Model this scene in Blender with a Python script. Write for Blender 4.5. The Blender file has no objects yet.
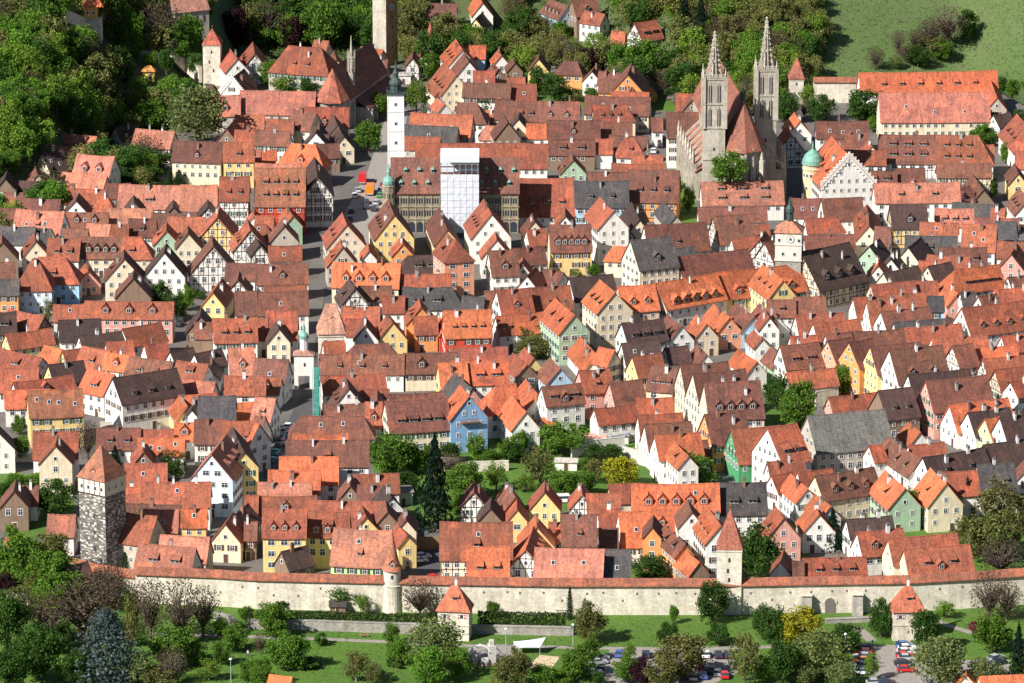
import bpy, math, random
from mathutils import Vector, Matrix
random.seed(11)
R = math.radians
SC = bpy.context.scene
COL = SC.collection
# ---------------------------------------------------------------- camera
F = 5000.0                       # focal length in picture widths of 1024 px
CAMZ = 370.0
PITCH = R(15.5)
cam = bpy.data.cameras.new('camera')
camo = bpy.data.objects.new('camera', cam); COL.objects.link(camo)
camo.location = (0, 0, CAMZ); camo.rotation_euler = (R(90) - PITCH, 0, 0)
cam.sensor_width = 36; cam.lens = F/1024*36; cam.clip_start = 10; cam.clip_end = 9000
SC.camera = camo
SC.view_settings.view_transform = 'Standard'; SC.view_settings.look = 'None'
SC.view_settings.gamma = 1; SC.view_settings.use_curve_mapping = False
SC.view_settings.exposure = 0.78
# ---------------------------------------------------------------- sky and sun
SUN_EL, SUN_AZ = R(39), R(50)    # azimuth: degrees to the left of straight behind the camera
W = bpy.data.worlds.new('World'); SC.world = W; W.use_nodes = True
nt = W.node_tree; bg = nt.nodes['Background']
sky = nt.nodes.new('ShaderNodeTexSky'); sky.sky_type = 'NISHITA'; sky.sun_disc = False
sky.sun_elevation = SUN_EL; sky.air_density = 1.0; sky.dust_density = 0.6
sdir = Vector((-math.cos(SUN_EL)*math.sin(SUN_AZ), -math.cos(SUN_EL)*math.cos(SUN_AZ), math.sin(SUN_EL)))
sky.sun_rotation = math.atan2(sdir.x, sdir.y)
nt.links.new(sky.outputs[0], bg.inputs[0]); bg.inputs[1].default_value = 0.05
sl = bpy.data.lights.new('sun', 'SUN'); sl.energy = 4.8; sl.angle = R(0.5); sl.color = (1, .96, .91)
so = bpy.data.objects.new('sun', sl); COL.objects.link(so)
so.rotation_euler = (-sdir).to_track_quat('-Z', 'Y').to_euler()
SC.cycles.max_bounces = 4; SC.cycles.diffuse_bounces = 2; SC.cycles.glossy_bounces = 2
SC.cycles.transmission_bounces = 2; SC.cycles.volume_bounces = 0; SC.cycles.volume_step_rate = 4
# ---------------------------------------------------------------- terrain and picking
def rayd(u, v):
    a = (u-512)/F; c = -(v-341.5)/F
    return (a, math.cos(PITCH)+c*math.sin(PITCH), -math.sin(PITCH)+c*math.cos(PITCH))
def flat(u, v, z=0.0):
    d = rayd(u, v); t = (z-CAMZ)/d[2]
    return Vector((d[0]*t, d[1]*t, z))
EDGEPX = [(-260,255),(0,236),(60,196),(105,160),(150,158),(189,112),(200,76),(260,62),(380,66),(470,58),(600,66),(690,98),(790,106),(1000,84),(1024,112),(1300,112)]
EDGE = [flat(u, v) for u, v in EDGEPX]
def interp(x, pts):
    if x <= pts[0][0]: return pts[0][1]
    for p, q in zip(pts, pts[1:]):
        if x <= q[0]:
            return p[1] + (q[1]-p[1])*(x-p[0])/(q[0]-p[0])
    return pts[-1][1]
def ss(t):
    t = max(0, min(1, t)); return t*t*(3-2*t)
def terr(x, y):
    t = y - interp(x, EDGE)
    if t <= 0: return 0.0
    h = -11*ss(t/55)
    if t > 45:
        q = t-45; h += 0.29*q*ss(q/60) if q < 60 else 0.29*q
    h += 2.5*math.sin(x*.021+1)*ss((t-60)/80) + 2*math.sin(y*.03+x*.011)*ss((t-60)/80)
    return 150+(h-150)*.1 if h > 150 else h
def pt(u, v, z=0.0):
    """world point where the ray through a pixel is z metres above the ground"""
    d = rayd(u, v); t = 1000.0
    while t < 4000:
        if CAMZ+d[2]*t-(terr(d[0]*t, d[1]*t)+z) <= 0: break
        t += 5
    lo, hi = t-5, t
    for _ in range(18):
        m = (lo+hi)/2
        if CAMZ+d[2]*m-(terr(d[0]*m, d[1]*m)+z) <= 0: hi = m
        else: lo = m
    return Vector((d[0]*m, d[1]*m, CAMZ+d[2]*m))
def pxs(p): return F/math.sqrt(p[0]**2+p[1]**2+(CAMZ-p[2])**2)     # pixels per metre there
def px(p):
    """the pixel a world point falls on (used for wording labels only)"""
    x, y, z = p[0], p[1], p[2]-CAMZ
    dep = y*math.cos(PITCH)-z*math.sin(PITCH); up = y*math.sin(PITCH)+z*math.cos(PITCH)
    return 512+F*x/dep, 341.5-F*up/dep
def T(c, r, x, y): return (256*c+x/3.996, (0, 171, 342, 512)[r]+y/3.996)
# ---------------------------------------------------------------- materials
def new_mat(name):
    m = bpy.data.materials.new(name); m.use_nodes = True
    n = m.node_tree; b = n.nodes['Principled BSDF']; return m, n, b
def node(n, t, **k):
    x = n.nodes.new(t)
    for a, v in k.items():
        if a in x.inputs: x.inputs[a].default_value = v
        else: setattr(x, a, v)
    return x
def noise(n, vec, scale, detail=4, rough=.6):
    x = node(n, 'ShaderNodeTexNoise', Scale=scale, Detail=detail, Roughness=rough)
    n.links.new(vec, x.inputs['Vector']); return x.outputs['Fac']
def ramp(n, fac, stops):
    x = n.nodes.new('ShaderNodeValToRGB'); e = x.color_ramp.elements
    while len(e) < len(stops): e.new(.5)
    for i, (p, c) in enumerate(stops):
        e[i].position = p; e[i].color = (c[0], c[1], c[2], 1) if not isinstance(c, (int, float)) else (c, c, c, 1)
    n.links.new(fac, x.inputs[0]); return x.outputs[0]
def mix(n, mode, fac, a, b):
    x = n.nodes.new('ShaderNodeMix'); x.data_type = 'RGBA'; x.blend_type = mode
    for s, v in ((0, fac), (6, a), (7, b)):
        if isinstance(v, bpy.types.NodeSocket): n.links.new(v, x.inputs[s])
        elif isinstance(v, (int, float)): x.inputs[s].default_value = v if s == 0 else (v, v, v, 1)
        else: x.inputs[s].default_value = (v[0], v[1], v[2], 1)
    return x.outputs[2]
def vary(n, scale=(1, 1, 1)):
    """object coordinates shifted by a random amount for every object"""
    tc = n.nodes.new('ShaderNodeTexCoord'); oi = n.nodes.new('ShaderNodeObjectInfo')
    mp = n.nodes.new('ShaderNodeVectorMath'); mp.operation = 'MULTIPLY'; mp.inputs[1].default_value = scale
    n.links.new(tc.outputs['Object'], mp.inputs[0])
    mm = n.nodes.new('ShaderNodeMath'); mm.operation = 'MULTIPLY'; mm.inputs[1].default_value = 97
    n.links.new(oi.outputs['Random'], mm.inputs[0])
    ad = n.nodes.new('ShaderNodeVectorMath'); ad.operation = 'ADD'
    n.links.new(mp.outputs[0], ad.inputs[0]); n.links.new(mm.outputs[0], ad.inputs[1])
    return ad.outputs[0], oi
MATS = {}
def tint(n, src):
    if src == 'object': return n.nodes.new('ShaderNodeObjectInfo').outputs['Color']
    x = n.nodes.new('ShaderNodeAttribute'); x.attribute_name = 'tint'; return x.outputs['Color']
def tile_material(name, lichen=(.13, .105, .085), moss=.45, src='object'):
    m, n, b = new_mat(name); v, oi = vary(n); oc = tint(n, src)
    big = noise(n, v, .28, 3); fine = noise(n, v, 1.6, 5, .75); speck = noise(n, v, 7.5, 3, .7)
    c = mix(n, 'MULTIPLY', .8, oc, ramp(n, fine, [(.32, (.42, .40, .40)), (.5, (.95, .93, .92)), (.68, (1.5, 1.42, 1.3))]))
    c = mix(n, 'MULTIPLY', .75, c, ramp(n, speck, [(.35, .42), (.5, 1), (.66, 1.45)]))
    st = n.nodes.new('ShaderNodeVectorMath'); st.operation = 'MULTIPLY'; st.inputs[1].default_value = (1.3, .18, .18); n.links.new(v, st.inputs[0])
    c = mix(n, 'MULTIPLY', .65, c, ramp(n, noise(n, st.outputs[0], 1.0, 4, .7), [(.34, (.5, .48, .5)), (.5, 1), (.68, (1.25, 1.2, 1.15))]))
    k = ramp(n, big, [(.42, 0), (.66, moss)])
    c = mix(n, 'MIX', k, c, mix(n, 'MULTIPLY', 1, c, (.62, .6, .62)))
    k2 = ramp(n, noise(n, v, .9, 6, .8), [(.56, 0), (.7, moss)])
    c = mix(n, 'MIX', k2, c, lichen)
    pv = node(n, 'ShaderNodeTexVoronoi', Scale=.42); n.links.new(v, pv.inputs['Vector']); ps = n.nodes.new('ShaderNodeSeparateColor'); n.links.new(pv.outputs['Color'], ps.inputs[0])
    c = mix(n, 'MULTIPLY', .6, c, ramp(n, ps.outputs[0], [(0, (.62, .60, .62)), (.18, (.95, .95, .95)), (.8, 1.0), (.88, (1.5, 1.25, 1.05)), (1, (1.55, 1.3, 1.1))]))
    # courses of tiles
    sp = n.nodes.new('ShaderNodeSeparateXYZ'); tc = n.nodes.new('ShaderNodeTexCoord'); n.links.new(tc.outputs['Object'], sp.inputs[0])
    w = n.nodes.new('ShaderNodeMath'); w.operation = 'MULTIPLY'; w.inputs[1].default_value = 3.2; n.links.new(sp.outputs[2], w.inputs[0])
    fr = n.nodes.new('ShaderNodeMath'); fr.operation = 'FRACT'; n.links.new(w.outputs[0], fr.inputs[0])
    c = mix(n, 'MULTIPLY', .5, c, ramp(n, fr.outputs[0], [(0, .55), (.2, 1), (1, 1.05)]))
    n.links.new(c, b.inputs['Base Color']); b.inputs['Roughness'].default_value = .85
    bu = node(n, 'ShaderNodeBump', Strength=.5, Distance=.12); n.links.new(fine, bu.inputs['Height']); n.links.new(bu.outputs[0], b.inputs['Normal'])
    MATS[name] = m
tile_material('clay_tiles')
tile_material('slate', (.19, .175, .15), .6)
tile_material('clay_tiles_tint', src='tint'); tile_material('slate_tint', (.19, .175, .15), .6, 'tint')
def plaster(name, amt=.35, src='object'):
    m, n, b = new_mat(name); v, oi = vary(n)
    base = tint(n, src)
    c = mix(n, 'MULTIPLY', amt, base, ramp(n, noise(n, v, .5, 5, .7), [(.3, .55), (.5, .95), (.7, 1.1)]))
    c = mix(n, 'MULTIPLY', amt, c, ramp(n, noise(n, v, 3, 4, .7), [(.35, .75), (.6, 1.1)]))
    st = n.nodes.new('ShaderNodeVectorMath'); st.operation = 'MULTIPLY'; st.inputs[1].default_value = (1.6, 1.6, .16); n.links.new(v, st.inputs[0])
    c = mix(n, 'MULTIPLY', .5, c, ramp(n, noise(n, st.outputs[0], 1.0, 5, .7), [(.36, (.58, .55, .50)), (.52, 1.02)]))
    n.links.new(c, b.inputs['Base Color']); b.inputs['Roughness'].default_value = .9; MATS[name] = m
plaster('plaster'); plaster('plaster_tint', src='tint')
def plain(name, col, rough=.7, amt=.25, scale=1.2, metal=0, spec=None):
    m, n, b = new_mat(name); v, oi = vary(n)
    c = mix(n, 'MULTIPLY', amt, col, ramp(n, noise(n, v, scale, 4, .7), [(.3, .5), (.7, 1.4)]))
    n.links.new(c, b.inputs['Base Color']); b.inputs['Roughness'].default_value = rough; b.inputs['Metallic'].default_value = metal
    MATS[name] = m; return m
plain('timber', (.075, .042, .03), .8); plain('dark_timber', (.05, .035, .03), .8); plain('red_timber', (.22, .03, .02), .8)
plain('glass', (.035, .045, .06), .12, .4, .8); plain('frame', (.7, .68, .64), .6, .1)
plain('chimney', (.52, .48, .44), .9, .5, 2); plain('cap', (.14, .12, .11), .8); plain('flashing', (.22, .22, .23), .5)
plain('door_wood', (.10, .05, .03), .6); plain('copper', (.16, .34, .27), .6, .5); plain('copper_dark', (.035, .06, .052), .6, .5)
plain('sheet', (.62, .65, .70), .7, .12, .5); plain('net_green', (.05, .27, .21), .7, .6); plain('steel', (.35, .36, .38), .4, .2)
plain('rubber', (.015, .015, .015), .8, .1); plain('red_paint', (.45, .02, .02), .4, .1); plain('orange_paint', (.7, .2, .02), .4, .1)
plain('white_paint', (.78, .78, .78), .4, .1); plain('gravel', (.27, .24, .21), .95, .5, 1.5); plain('sand', (.55, .42, .27), .95, .3)
plain('asphalt', (.065, .065, .067), .9, .4, .5); plain('paving', (.12, .108, .095), .95, .5, .15); plain('bark', (.10, .075, .055), .95, .4)
plain('gold', (.6, .4, .08), .4, .1, 1, .6); plain('blue_paint', (.05, .14, .36), .5, .1); plain('skin', (.55, .33, .24), .7, .1)
plain('shutter_green', (.03, .09, .05), .7); plain('timber_bench', (.25, .13, .07), .7); plain('cloth', (.05, .1, .3), .9)
def stone(name, ca, cb, mortar, sc, contrast=1.0):
    m, n, b = new_mat(name); tc = n.nodes.new('ShaderNodeTexCoord')
    mp = n.nodes.new('ShaderNodeMapping'); mp.inputs['Scale'].default_value = (1, 1, 1.7); n.links.new(tc.outputs['Object'], mp.inputs[0])
    vo = node(n, 'ShaderNodeTexVoronoi', Scale=sc); n.links.new(mp.outputs[0], vo.inputs['Vector'])
    ve = node(n, 'ShaderNodeTexVoronoi', Scale=sc, feature='DISTANCE_TO_EDGE'); n.links.new(mp.outputs[0], ve.inputs['Vector'])
    sx = n.nodes.new('ShaderNodeSeparateColor'); n.links.new(vo.outputs['Color'], sx.inputs[0])
    c = mix(n, 'MIX', sx.outputs[0], ca, cb)
    c = mix(n, 'MULTIPLY', .7*contrast, c, ramp(n, noise(n, tc.outputs['Object'], .22, 5, .7), [(.3, .6), (.7, 1.25)]))
    c = mix(n, 'MULTIPLY', .6*contrast, c, ramp(n, noise(n, tc.outputs['Object'], 1.6, 4, .8), [(.3, .6), (.7, 1.3)]))
    st = n.nodes.new('ShaderNodeMapping'); st.inputs['Scale'].default_value = (.5, .5, .07); n.links.new(tc.outputs['Object'], st.inputs[0])
    c = mix(n, 'MULTIPLY', .55*contrast, c, ramp(n, noise(n, st.outputs[0], 1.0, 5, .7), [(.38, (.55, .52, .47)), (.55, 1.05)]))
    c = mix(n, 'MIX', ramp(n, ve.outputs['Distance'], [(0, .7), (.07, 0)]), c, mortar)
    n.links.new(c, b.inputs['Base Color']); b.inputs['Roughness'].default_value = .95; MATS[name] = m
stone('limestone', (.58, .52, .42), (.76, .69, .57), (.48, .43, .34), 1.3, .85)
stone('grey_stone', (.30, .28, .25), (.40, .37, .32), (.24, .22, .2), 1.2)
stone('church_stone', (.42, .38, .31), (.52, .47, .385), (.3, .27, .22), .9)
stone('ochre_stone', (.29, .24, .165), (.37, .31, .21), (.25, .20, .14), 1.0)
stone('brown_stone', (.30, .17, .08), (.36, .21, .10), (.25, .14, .07), 1.0)
def chequer():
    m, n, b = new_mat('rough_ashlar'); tc = n.nodes.new('ShaderNodeTexCoord')
    mp = n.nodes.new('ShaderNodeMapping'); mp.inputs['Scale'].default_value = (1.5, 1.5, 2.9); mp.inputs['Location'].default_value = (.3, .3, 0); n.links.new(tc.outputs['Object'], mp.inputs[0])
    fl = n.nodes.new('ShaderNodeVectorMath'); fl.operation = 'FLOOR'; n.links.new(mp.outputs[0], fl.inputs[0])
    vo = n.nodes.new('ShaderNodeTexWhiteNoise'); n.links.new(fl.outputs[0], vo.inputs['Vector'])
    c = ramp(n, vo.outputs['Value'], [(0, (.08, .075, .07)), (.5, (.15, .14, .125)), (.7, (.24, .22, .18)), (.86, (.48, .44, .38)), (1, (.60, .56, .49))])
    c = mix(n, 'MULTIPLY', .5, c, ramp(n, noise(n, tc.outputs['Object'], 1.6, 4, .8), [(.3, .6), (.7, 1.3)]))
    n.links.new(c, b.inputs['Base Color']); b.inputs['Roughness'].default_value = .95; MATS['rough_ashlar'] = m
chequer()
def leaf(name):
    m, n, b = new_mat(name); g = n.nodes.new('ShaderNodeNewGeometry'); oi = n.nodes.new('ShaderNodeObjectInfo')
    c = mix(n, 'MULTIPLY', 1, oi.outputs['Color'], ramp(n, g.outputs['Random Per Island'], [(0, .55), (.5, 1), (1, 1.55)]))
    n.links.new(c, b.inputs['Base Color']); b.inputs['Roughness'].default_value = .75
    b.inputs['Specular IOR Level'].default_value = .2
    tr = n.nodes.new('ShaderNodeBsdfTranslucent'); n.links.new(c, tr.inputs[0]); ms = n.nodes.new('ShaderNodeMixShader'); ms.inputs[0].default_value = .38
    n.links.new(b.outputs[0], ms.inputs[1]); n.links.new(tr.outputs[0], ms.inputs[2]); n.links.new(ms.outputs[0], n.nodes['Material Output'].inputs[0])
    MATS[name] = m
leaf('leaves')
def grass(name, a, b_, c_, sc=.05):
    m, n, b = new_mat(name); tc = n.nodes.new('ShaderNodeTexCoord'); o = tc.outputs['Object']
    c = mix(n, 'MIX', ramp(n, noise(n, o, sc, 6, .7), [(.35, 0), (.65, 1)]), a, b_)
    c = mix(n, 'MIX', ramp(n, noise(n, o, sc*6, 6, .8), [(.5, 0), (.75, .8)]), c, c_)
    c = mix(n, 'MULTIPLY', .8, c, ramp(n, noise(n, o, 1.1, 5, .8), [(.3, .55), (.7, 1.4)]))
    n.links.new(c, b.inputs['Base Color']); b.inputs['Roughness'].default_value = .95
    bu = node(n, 'ShaderNodeBump', Strength=.8, Distance=.4); n.links.new(noise(n, o, .8, 5, .8), bu.inputs['Height']); n.links.new(bu.outputs[0], b.inputs['Normal'])
    MATS[name] = m
grass('lawn', (.078, .165, .008), (.052, .125, .008), (.13, .165, .03))
grass('meadow', (.075, .130, .026), (.095, .14, .040), (.13, .125, .06), .02)
grass('scrub', (.060, .095, .022), (.075, .095, .032), (.085, .072, .045), .03)
# ---------------------------------------------------------------- mesh builder
class MB:
    def __init__(s, *mats): s.v = []; s.f = []; s.m = []; s.mats = list(mats)
    def mi(s, name):
        if name not in s.mats: s.mats.append(name)
        return s.mats.index(name)
    def add(s, vs, fs, mat=None, M=None):
        o = len(s.v); i = s.mi(mat) if mat else 0
        s.v += [tuple(M @ Vector(p)) if M else tuple(p) for p in vs]
        s.f += [tuple(o+k for k in f) for f in fs]; s.m += [i]*len(fs); return s
    def box(s, x0, x1, y0, y1, z0, z1, mat=None, M=None):
        return s.add([(x0,y0,z0),(x1,y0,z0),(x1,y1,z0),(x0,y1,z0),(x0,y0,z1),(x1,y0,z1),(x1,y1,z1),(x0,y1,z1)],
                     [(0,3,2,1),(4,5,6,7),(0,1,5,4),(1,2,6,5),(2,3,7,6),(3,0,4,7)], mat, M)
    def lathe(s, prof, n=12, mat=None, M=None, rot=0.0):
        """closed solid of revolution; prof = [(r, z), ...] from bottom to top"""
        vs = []; fs = []
        for r, z in prof:
            for k in range(n):
                a = rot+2*math.pi*k/n; vs.append((max(r, 1e-3)*math.cos(a), max(r, 1e-3)*math.sin(a), z))
        for i in range(len(prof)-1):
            for k in range(n):
                a, b = i*n+k, i*n+(k+1) % n; fs.append((a, b, b+n, a+n))
        fs.append(tuple(range(n-1, -1, -1))); fs.append(tuple((len(prof)-1)*n+k for k in range(n)))
        return s.add(vs, fs, mat, M)
    def prism(s, poly, y0, y1, mat=None, M=None):
        """polygon given in x,z extruded along y"""
        n = len(poly)
        vs = [(x, y0, z) for x, z in poly]+[(x, y1, z) for x, z in poly]
        fs = [tuple(range(n)), tuple(range(2*n-1, n-1, -1))]+[(k, k+n, (k+1) % n+n, (k+1) % n) for k in range(n)]
        return s.add(vs, fs, mat, M)
    def slab(s, top, loops, t, mat=None, M=None):
        """faces over the points `top`, thickened downwards by t; loops = faces, boundary closed"""
        n = len(top); vs = list(top)+[(x, y, z-t) for x, y, z in top]
        fs = [tuple(f) for f in loops]+[tuple(reversed([k+n for k in f])) for f in loops]
        e = {}
        for f in loops:
            for a, b in zip(f, f[1:]+f[:1]): e[(a, b)] = 1
        for (a, b) in e:
            if (b, a) not in e: fs.append((b, a, a+n, b+n))
        return s.add(vs, fs, mat, M)
    def mesh(s, name):
        me = bpy.data.meshes.new(name); me.from_pydata(s.v, [], s.f)
        for m in s.mats: me.materials.append(MATS[m])
        me.polygons.foreach_set('material_index', s.m); me.update(); return me
    def build(s, name, parent=None, color=None, loc=None):
        return link(name, s.mesh(name), parent, color, loc)
def link(name, me, parent=None, color=None, loc=None, rotz=None, scale=None):
    o = bpy.data.objects.new(name, me); COL.objects.link(o)
    if parent: o.parent = parent
    if color: o.color = (color[0], color[1], color[2], 1)
    if loc is not None: o.location = loc
    if rotz is not None: o.rotation_euler = (0, 0, rotz)
    if scale is not None: o.scale = scale
    return o
USED = {}
def tag(o, label=None, cat=None, group=None, kind=None):
    if label: o['label'] = label
    if cat: o['category'] = cat
    if group: o['group'] = group
    if kind: o['kind'] = kind
    return o
def thing(name, loc, rotz=0, label=None, cat=None, group=None):
    o = bpy.data.objects.new(name, None); COL.objects.link(o); o.location = loc; o.rotation_euler = (0, 0, rotz)
    return tag(o, label, cat, group)
# ================================================================ the setting
def grid_terrain():
    xs = [-900,-600,-400]+[-330+11*i for i in range(61)]+[400,600,900]
    ys = [300,700,1000,1200]+[1400+9*i for i in range(95)]+[2400,2900,4000,6500]
    vs = [(x, y, terr(x, y)) for y in ys for x in xs]; nx = len(xs)
    xs2 = [x*6 if abs(x) > 600 else x for x in xs]
    vs = [(xs2[i % nx], v[1], v[2]) for i, v in enumerate(vs)]
    fs = [(j*nx+i, j*nx+i+1, (j+1)*nx+i+1, (j+1)*nx+i) for j in range(len(ys)-1) for i in range(nx-1)]
    m = MB('scrub', 'meadow', 'lawn'); m.add(vs, fs)
    for k, f in enumerate(m.f):
        c = [sum(m.v[i][a] for i in f)/4 for a in range(3)]
        u, v = px(c)
        if c[1] < 1180: m.m[k] = 2
        elif u > 812 and c[1] > 1500: m.m[k] = 1
    o = m.build('terrain'); tag(o, kind='structure')
    for p in o.data.polygons: p.use_smooth = True
grid_terrain()
def sheet(name, pts, mat, z=.004, kind='structure'):
    m = MB(mat); m.add([(p[0], p[1], p[2]+z) for p in pts], [tuple(range(len(pts)))])
    return tag(m.build(name), kind=kind)
WALLPX = [(-300, 530), (30, 577), (68, 585), (93, 592), (134, 599), (136, 603), (216, 606), (256, 609), (388, 612), (560, 615), (720, 615), (830, 613), (906, 612), (960, 609), (1060, 602), (1300, 590)]
WL = [pt(u, v) for u, v in WALLPX]
# paved ground of the old town, from the wall to the rim of the plateau
rim = [Vector((p.x, p.y-2, 0)) for p in EDGE]
town = [p.copy() for p in WL]+list(reversed(rim))
def strip(name, a, b, mat, z):
    """sheet between two polylines sampled along x"""
    xs = [-330+6*i for i in range(110)]; vs = []
    for x in xs:
        vs += [(x, interp(x, a)+.5, z), (x, interp(x, b)-2, z)]
    m = MB(mat); m.add(vs, [(2*i, 2*i+2, 2*i+3, 2*i+1) for i in range(len(xs)-1)]); return tag(m.build(name), kind='structure')
strip('town_ground', WL, EDGE, 'paving', .004)
def quad_px(name, pts, mat, z): return sheet(name, [pt(u, v) for u, v in pts], mat, z)
# lanes and squares
quad_px('market_square', [(333,262),(338,225),(368,170),(378,140),(388,110),(408,110),(400,160),(384,232),(378,262)], 'gravel', .008)
quad_px('main_street', [(262,478),(300,395),(318,330),(330,262),(345,262),(334,330),(320,400),(290,478)], 'asphalt', .008)
quad_px('courtyard', [(396,590),(400,562),(410,548),(440,546),(440,590)], 'asphalt', .008)
# green gardens inside the walls
for k in ([(375,520),(372,430),(450,425),(520,440),(590,420),(640,440),(700,455),(700,485),(560,512),(430,525)],
          [(0,515),(0,470),(60,480),(76,505),(76,535),(20,540)], [(765,430),(765,385),(815,385),(815,430)],
          [(560,600),(560,570),(705,560),(705,590)], [(745,600),(748,520),(808,525),(812,580)], [(880,590),(890,530),(1024,470),(1024,580)],
          [(90,205),(90,170),(230,162),(230,190)], [(256,110),(250,60),(310,70),(315,95)], [(525,105),(525,70),(600,75),(700,90),(700,112),(600,110)],
          [(770,130),(775,98),(860,100),(870,150),(800,150)], [(660,240),(672,170),(690,170),(700,240)]):
    quad_px('garden_ground', k, 'lawn', .012)
# park: paths, car parks, sandy patches
def path(name, pts, w, mat, z=.02):
    P = [pt(u, v) for u, v in pts]; m = MB(mat)
    for i, p in enumerate(P):
        d = (P[min(i+1, len(P)-1)]-P[max(i-1, 0)]); d.z = 0; d.normalize(); n = Vector((-d.y, d.x, 0))*w/2
        m.v += [tuple(p+n+Vector((0,0,z))), tuple(p-n+Vector((0,0,z)))]
    m.f = [(2*i, 2*i+1, 2*i+3, 2*i+2) for i in range(len(P)-1)]; m.m = [0]*len(m.f)
    return tag(m.build(name), kind='structure')
path('footpath', [(150,634),(256,637),(320,639),(390,642),(420,644),(470,646),(520,646),(580,648),(680,649),(768,647),(786,645)], 2.0, 'gravel')
path('footpath', [(854,626),(862,632),(872,641)], 2.6, 'gravel', .024)
path('footpath', [(930,618),(950,626),(972,633),(1024,646)], 2.0, 'gravel')
quad_px('car_park', [(868,690),(871,645),(905,645),(908,640),(940,660),(1010,660),(1010,700),(868,700)], 'gravel', .018)
quad_px('car_park', [(596,700),(610,648),(735,650),(738,672),(700,690),(700,700)], 'gravel', .016)
quad_px('playground_ground', [(525,668),(540,655),(560,657),(552,668)], 'sand', .02)
quad_px('playground_ground', [(465,660),(470,645),(520,646),(520,662)], 'gravel', .022)
# ================================================================ the town wall
def wall_run(name, P, h, mat, label, roof=True, t=1.6):
    o = thing(name, P[0], 0, label, 'town wall')
    m = MB(mat); r = MB('clay_tiles')
    for a, b in zip(P, P[1:]):
        d = (b-a); dzz = d.z; d.z = 0; L = d.length; ang = math.atan2(d.y, d.x)
        SH = Matrix.Identity(4); SH[2][0] = dzz/max(L, .1)
        M = Matrix.Translation(a-P[0]) @ Matrix.Rotation(ang, 4, 'Z') @ SH
        m.box(-.02, L+.02, 0, t, -.4, h, mat, M)
        if roof:
            q = [(-.5, h-.25), (1.5, h+1.1), (t+1.6, h-.25), (t+1.6, h-.45), (1.5, h+.85), (-.5, h-.45)]
            vs = [(-.1, y, z) for y, z in q]+[(L+.1, y, z) for y, z in q]; n = 6
            r.add(vs, [tuple(range(n-1, -1, -1)), tuple(range(n, 2*n))]+[(k, (k+1) % n, (k+1) % n+n, k+n) for k in range(n)], 'clay_tiles', M)
            m.box(-.02, L+.02, t, t+1.2, h-2.6, h-2.4, 'dark_timber', M)
            for i in range(int(L/4)):
                m.box(i*4+1, i*4+1.2, t+1.0, t+1.2, -.3, h, 'dark_timber', M)
        else:
            m.box(-.02, L+.02, -.12, t+.12, h, h+.18, 'grey_stone', M)
    m.build('wall', o)
    if roof: r.build('wall_roof', o, (.29, .105, .06))
    return o
WH = 7.4
wr = wall_run('town_wall', WL[5:9], WH, 'limestone', 'long tan town wall with tiled walkway, left of the round turret')
wall_run('town_wall', WL[8:11], WH, 'limestone', 'tan limestone town wall with tiled roof between round turret and square tower')
wall_run('town_wall', WL[10:15], WH, 'limestone', 'tan limestone town wall with tiled roof behind the right-hand gatehouse')
wall_run('town_wall', [pt(u, v) for u, v in ((30, 577), (68, 585), (93, 592), (136, 599))], 5.5, 'limestone', 'short roofed stone town wall left of the rough stone tower')
# slits along the wall
def slit(u, v, w=.5, h=.8, name='loophole'):
    for a, b in zip(WL[5:], WL[6:]):
        pa, pb = px(a), px(b)
        if pa[0] <= u <= pb[0]:
            f = (u-pa[0])/(pb[0]-pa[0]); p = a.lerp(b, f); vy = pa[1]+(pb[1]-pa[1])*f
            z = (vy-v)/(pxs(p)*.95)
            return p, z
for k in range(46):
    u = 145+k*19+random.uniform(-5, 5)
    if 380 < u < 405 or 712 < u < 745 or 435 < u < 475 or 888 < u < 925: continue
    q = slit(u, 0)
    if q:
        z = random.choice((4.9, 5.1, 3.2))
        m = MB('cap'); m.box(-.22, .22, -.05, .04, 0, .55, 'cap')
        ow = next(o for o in COL.objects if o.name == ('town_wall' if u < 388 else 'town_wall.001' if u < 722 else 'town_wall.002'))
        m.build('loophole', ow, loc=q[0]-ow.location+Vector((0, 0, z)))
# two sloping grey buttresses and the arched gate in the right stretch
for u, lab in ((806, 'grey stone buttress on the town wall, left of the small arched gate'), (857, 'grey stone buttress on the town wall, right of the small arched gate')):
    p, z = slit(u, 600); o = thing('wall_buttress', p, 0, lab, 'buttress', 'grey buttresses on the town wall')
    m = MB('grey_stone'); m.add([(-1.2,-2.6,0),(1.2,-2.6,0),(1.2,0,0),(-1.2,0,0),(-1.2,-1.4,4.2),(1.2,-1.4,4.2),(1.2,0,4.6),(-1.2,0,4.6)],
        [(0,3,2,1),(4,5,6,7),(0,1,5,4),(1,2,6,5),(2,3,7,6),(3,0,4,7)]); m.build('shaft', o)
    m = MB('limestone'); m.box(-1.35, 1.35, -1.55, -.02, 4.62, 4.8); m.build('coping', o)
p, z = slit(830, 612); o = thing('arched_gate', p, 0, 'dark arched gateway through the town wall between two grey buttresses', 'gate')
def arch_poly(w, h, n=10, x0=0, z0=0):
    r = w/2; return [(x0-r, z0), (x0+r, z0)]+[(x0+r*math.cos(math.pi*k/n), z0+h-r+r*math.sin(math.pi*k/n)) for k in range(n+1)]
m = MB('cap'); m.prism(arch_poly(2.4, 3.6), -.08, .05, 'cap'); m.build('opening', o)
m = MB('limestone')
for k in range(7):
    a0, a1 = math.pi*k/7, math.pi*(k+.9)/7
    m.prism([(1.25*math.cos(a0), 2.4+1.25*math.sin(a0)), (1.6*math.cos(a0), 2.4+1.6*math.sin(a0)), (1.6*math.cos(a1), 2.4+1.6*math.sin(a1)), (1.25*math.cos(a1), 2.4+1.25*math.sin(a1))], -.16, .04, 'limestone')
m.build('arch_stones', o)
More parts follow.
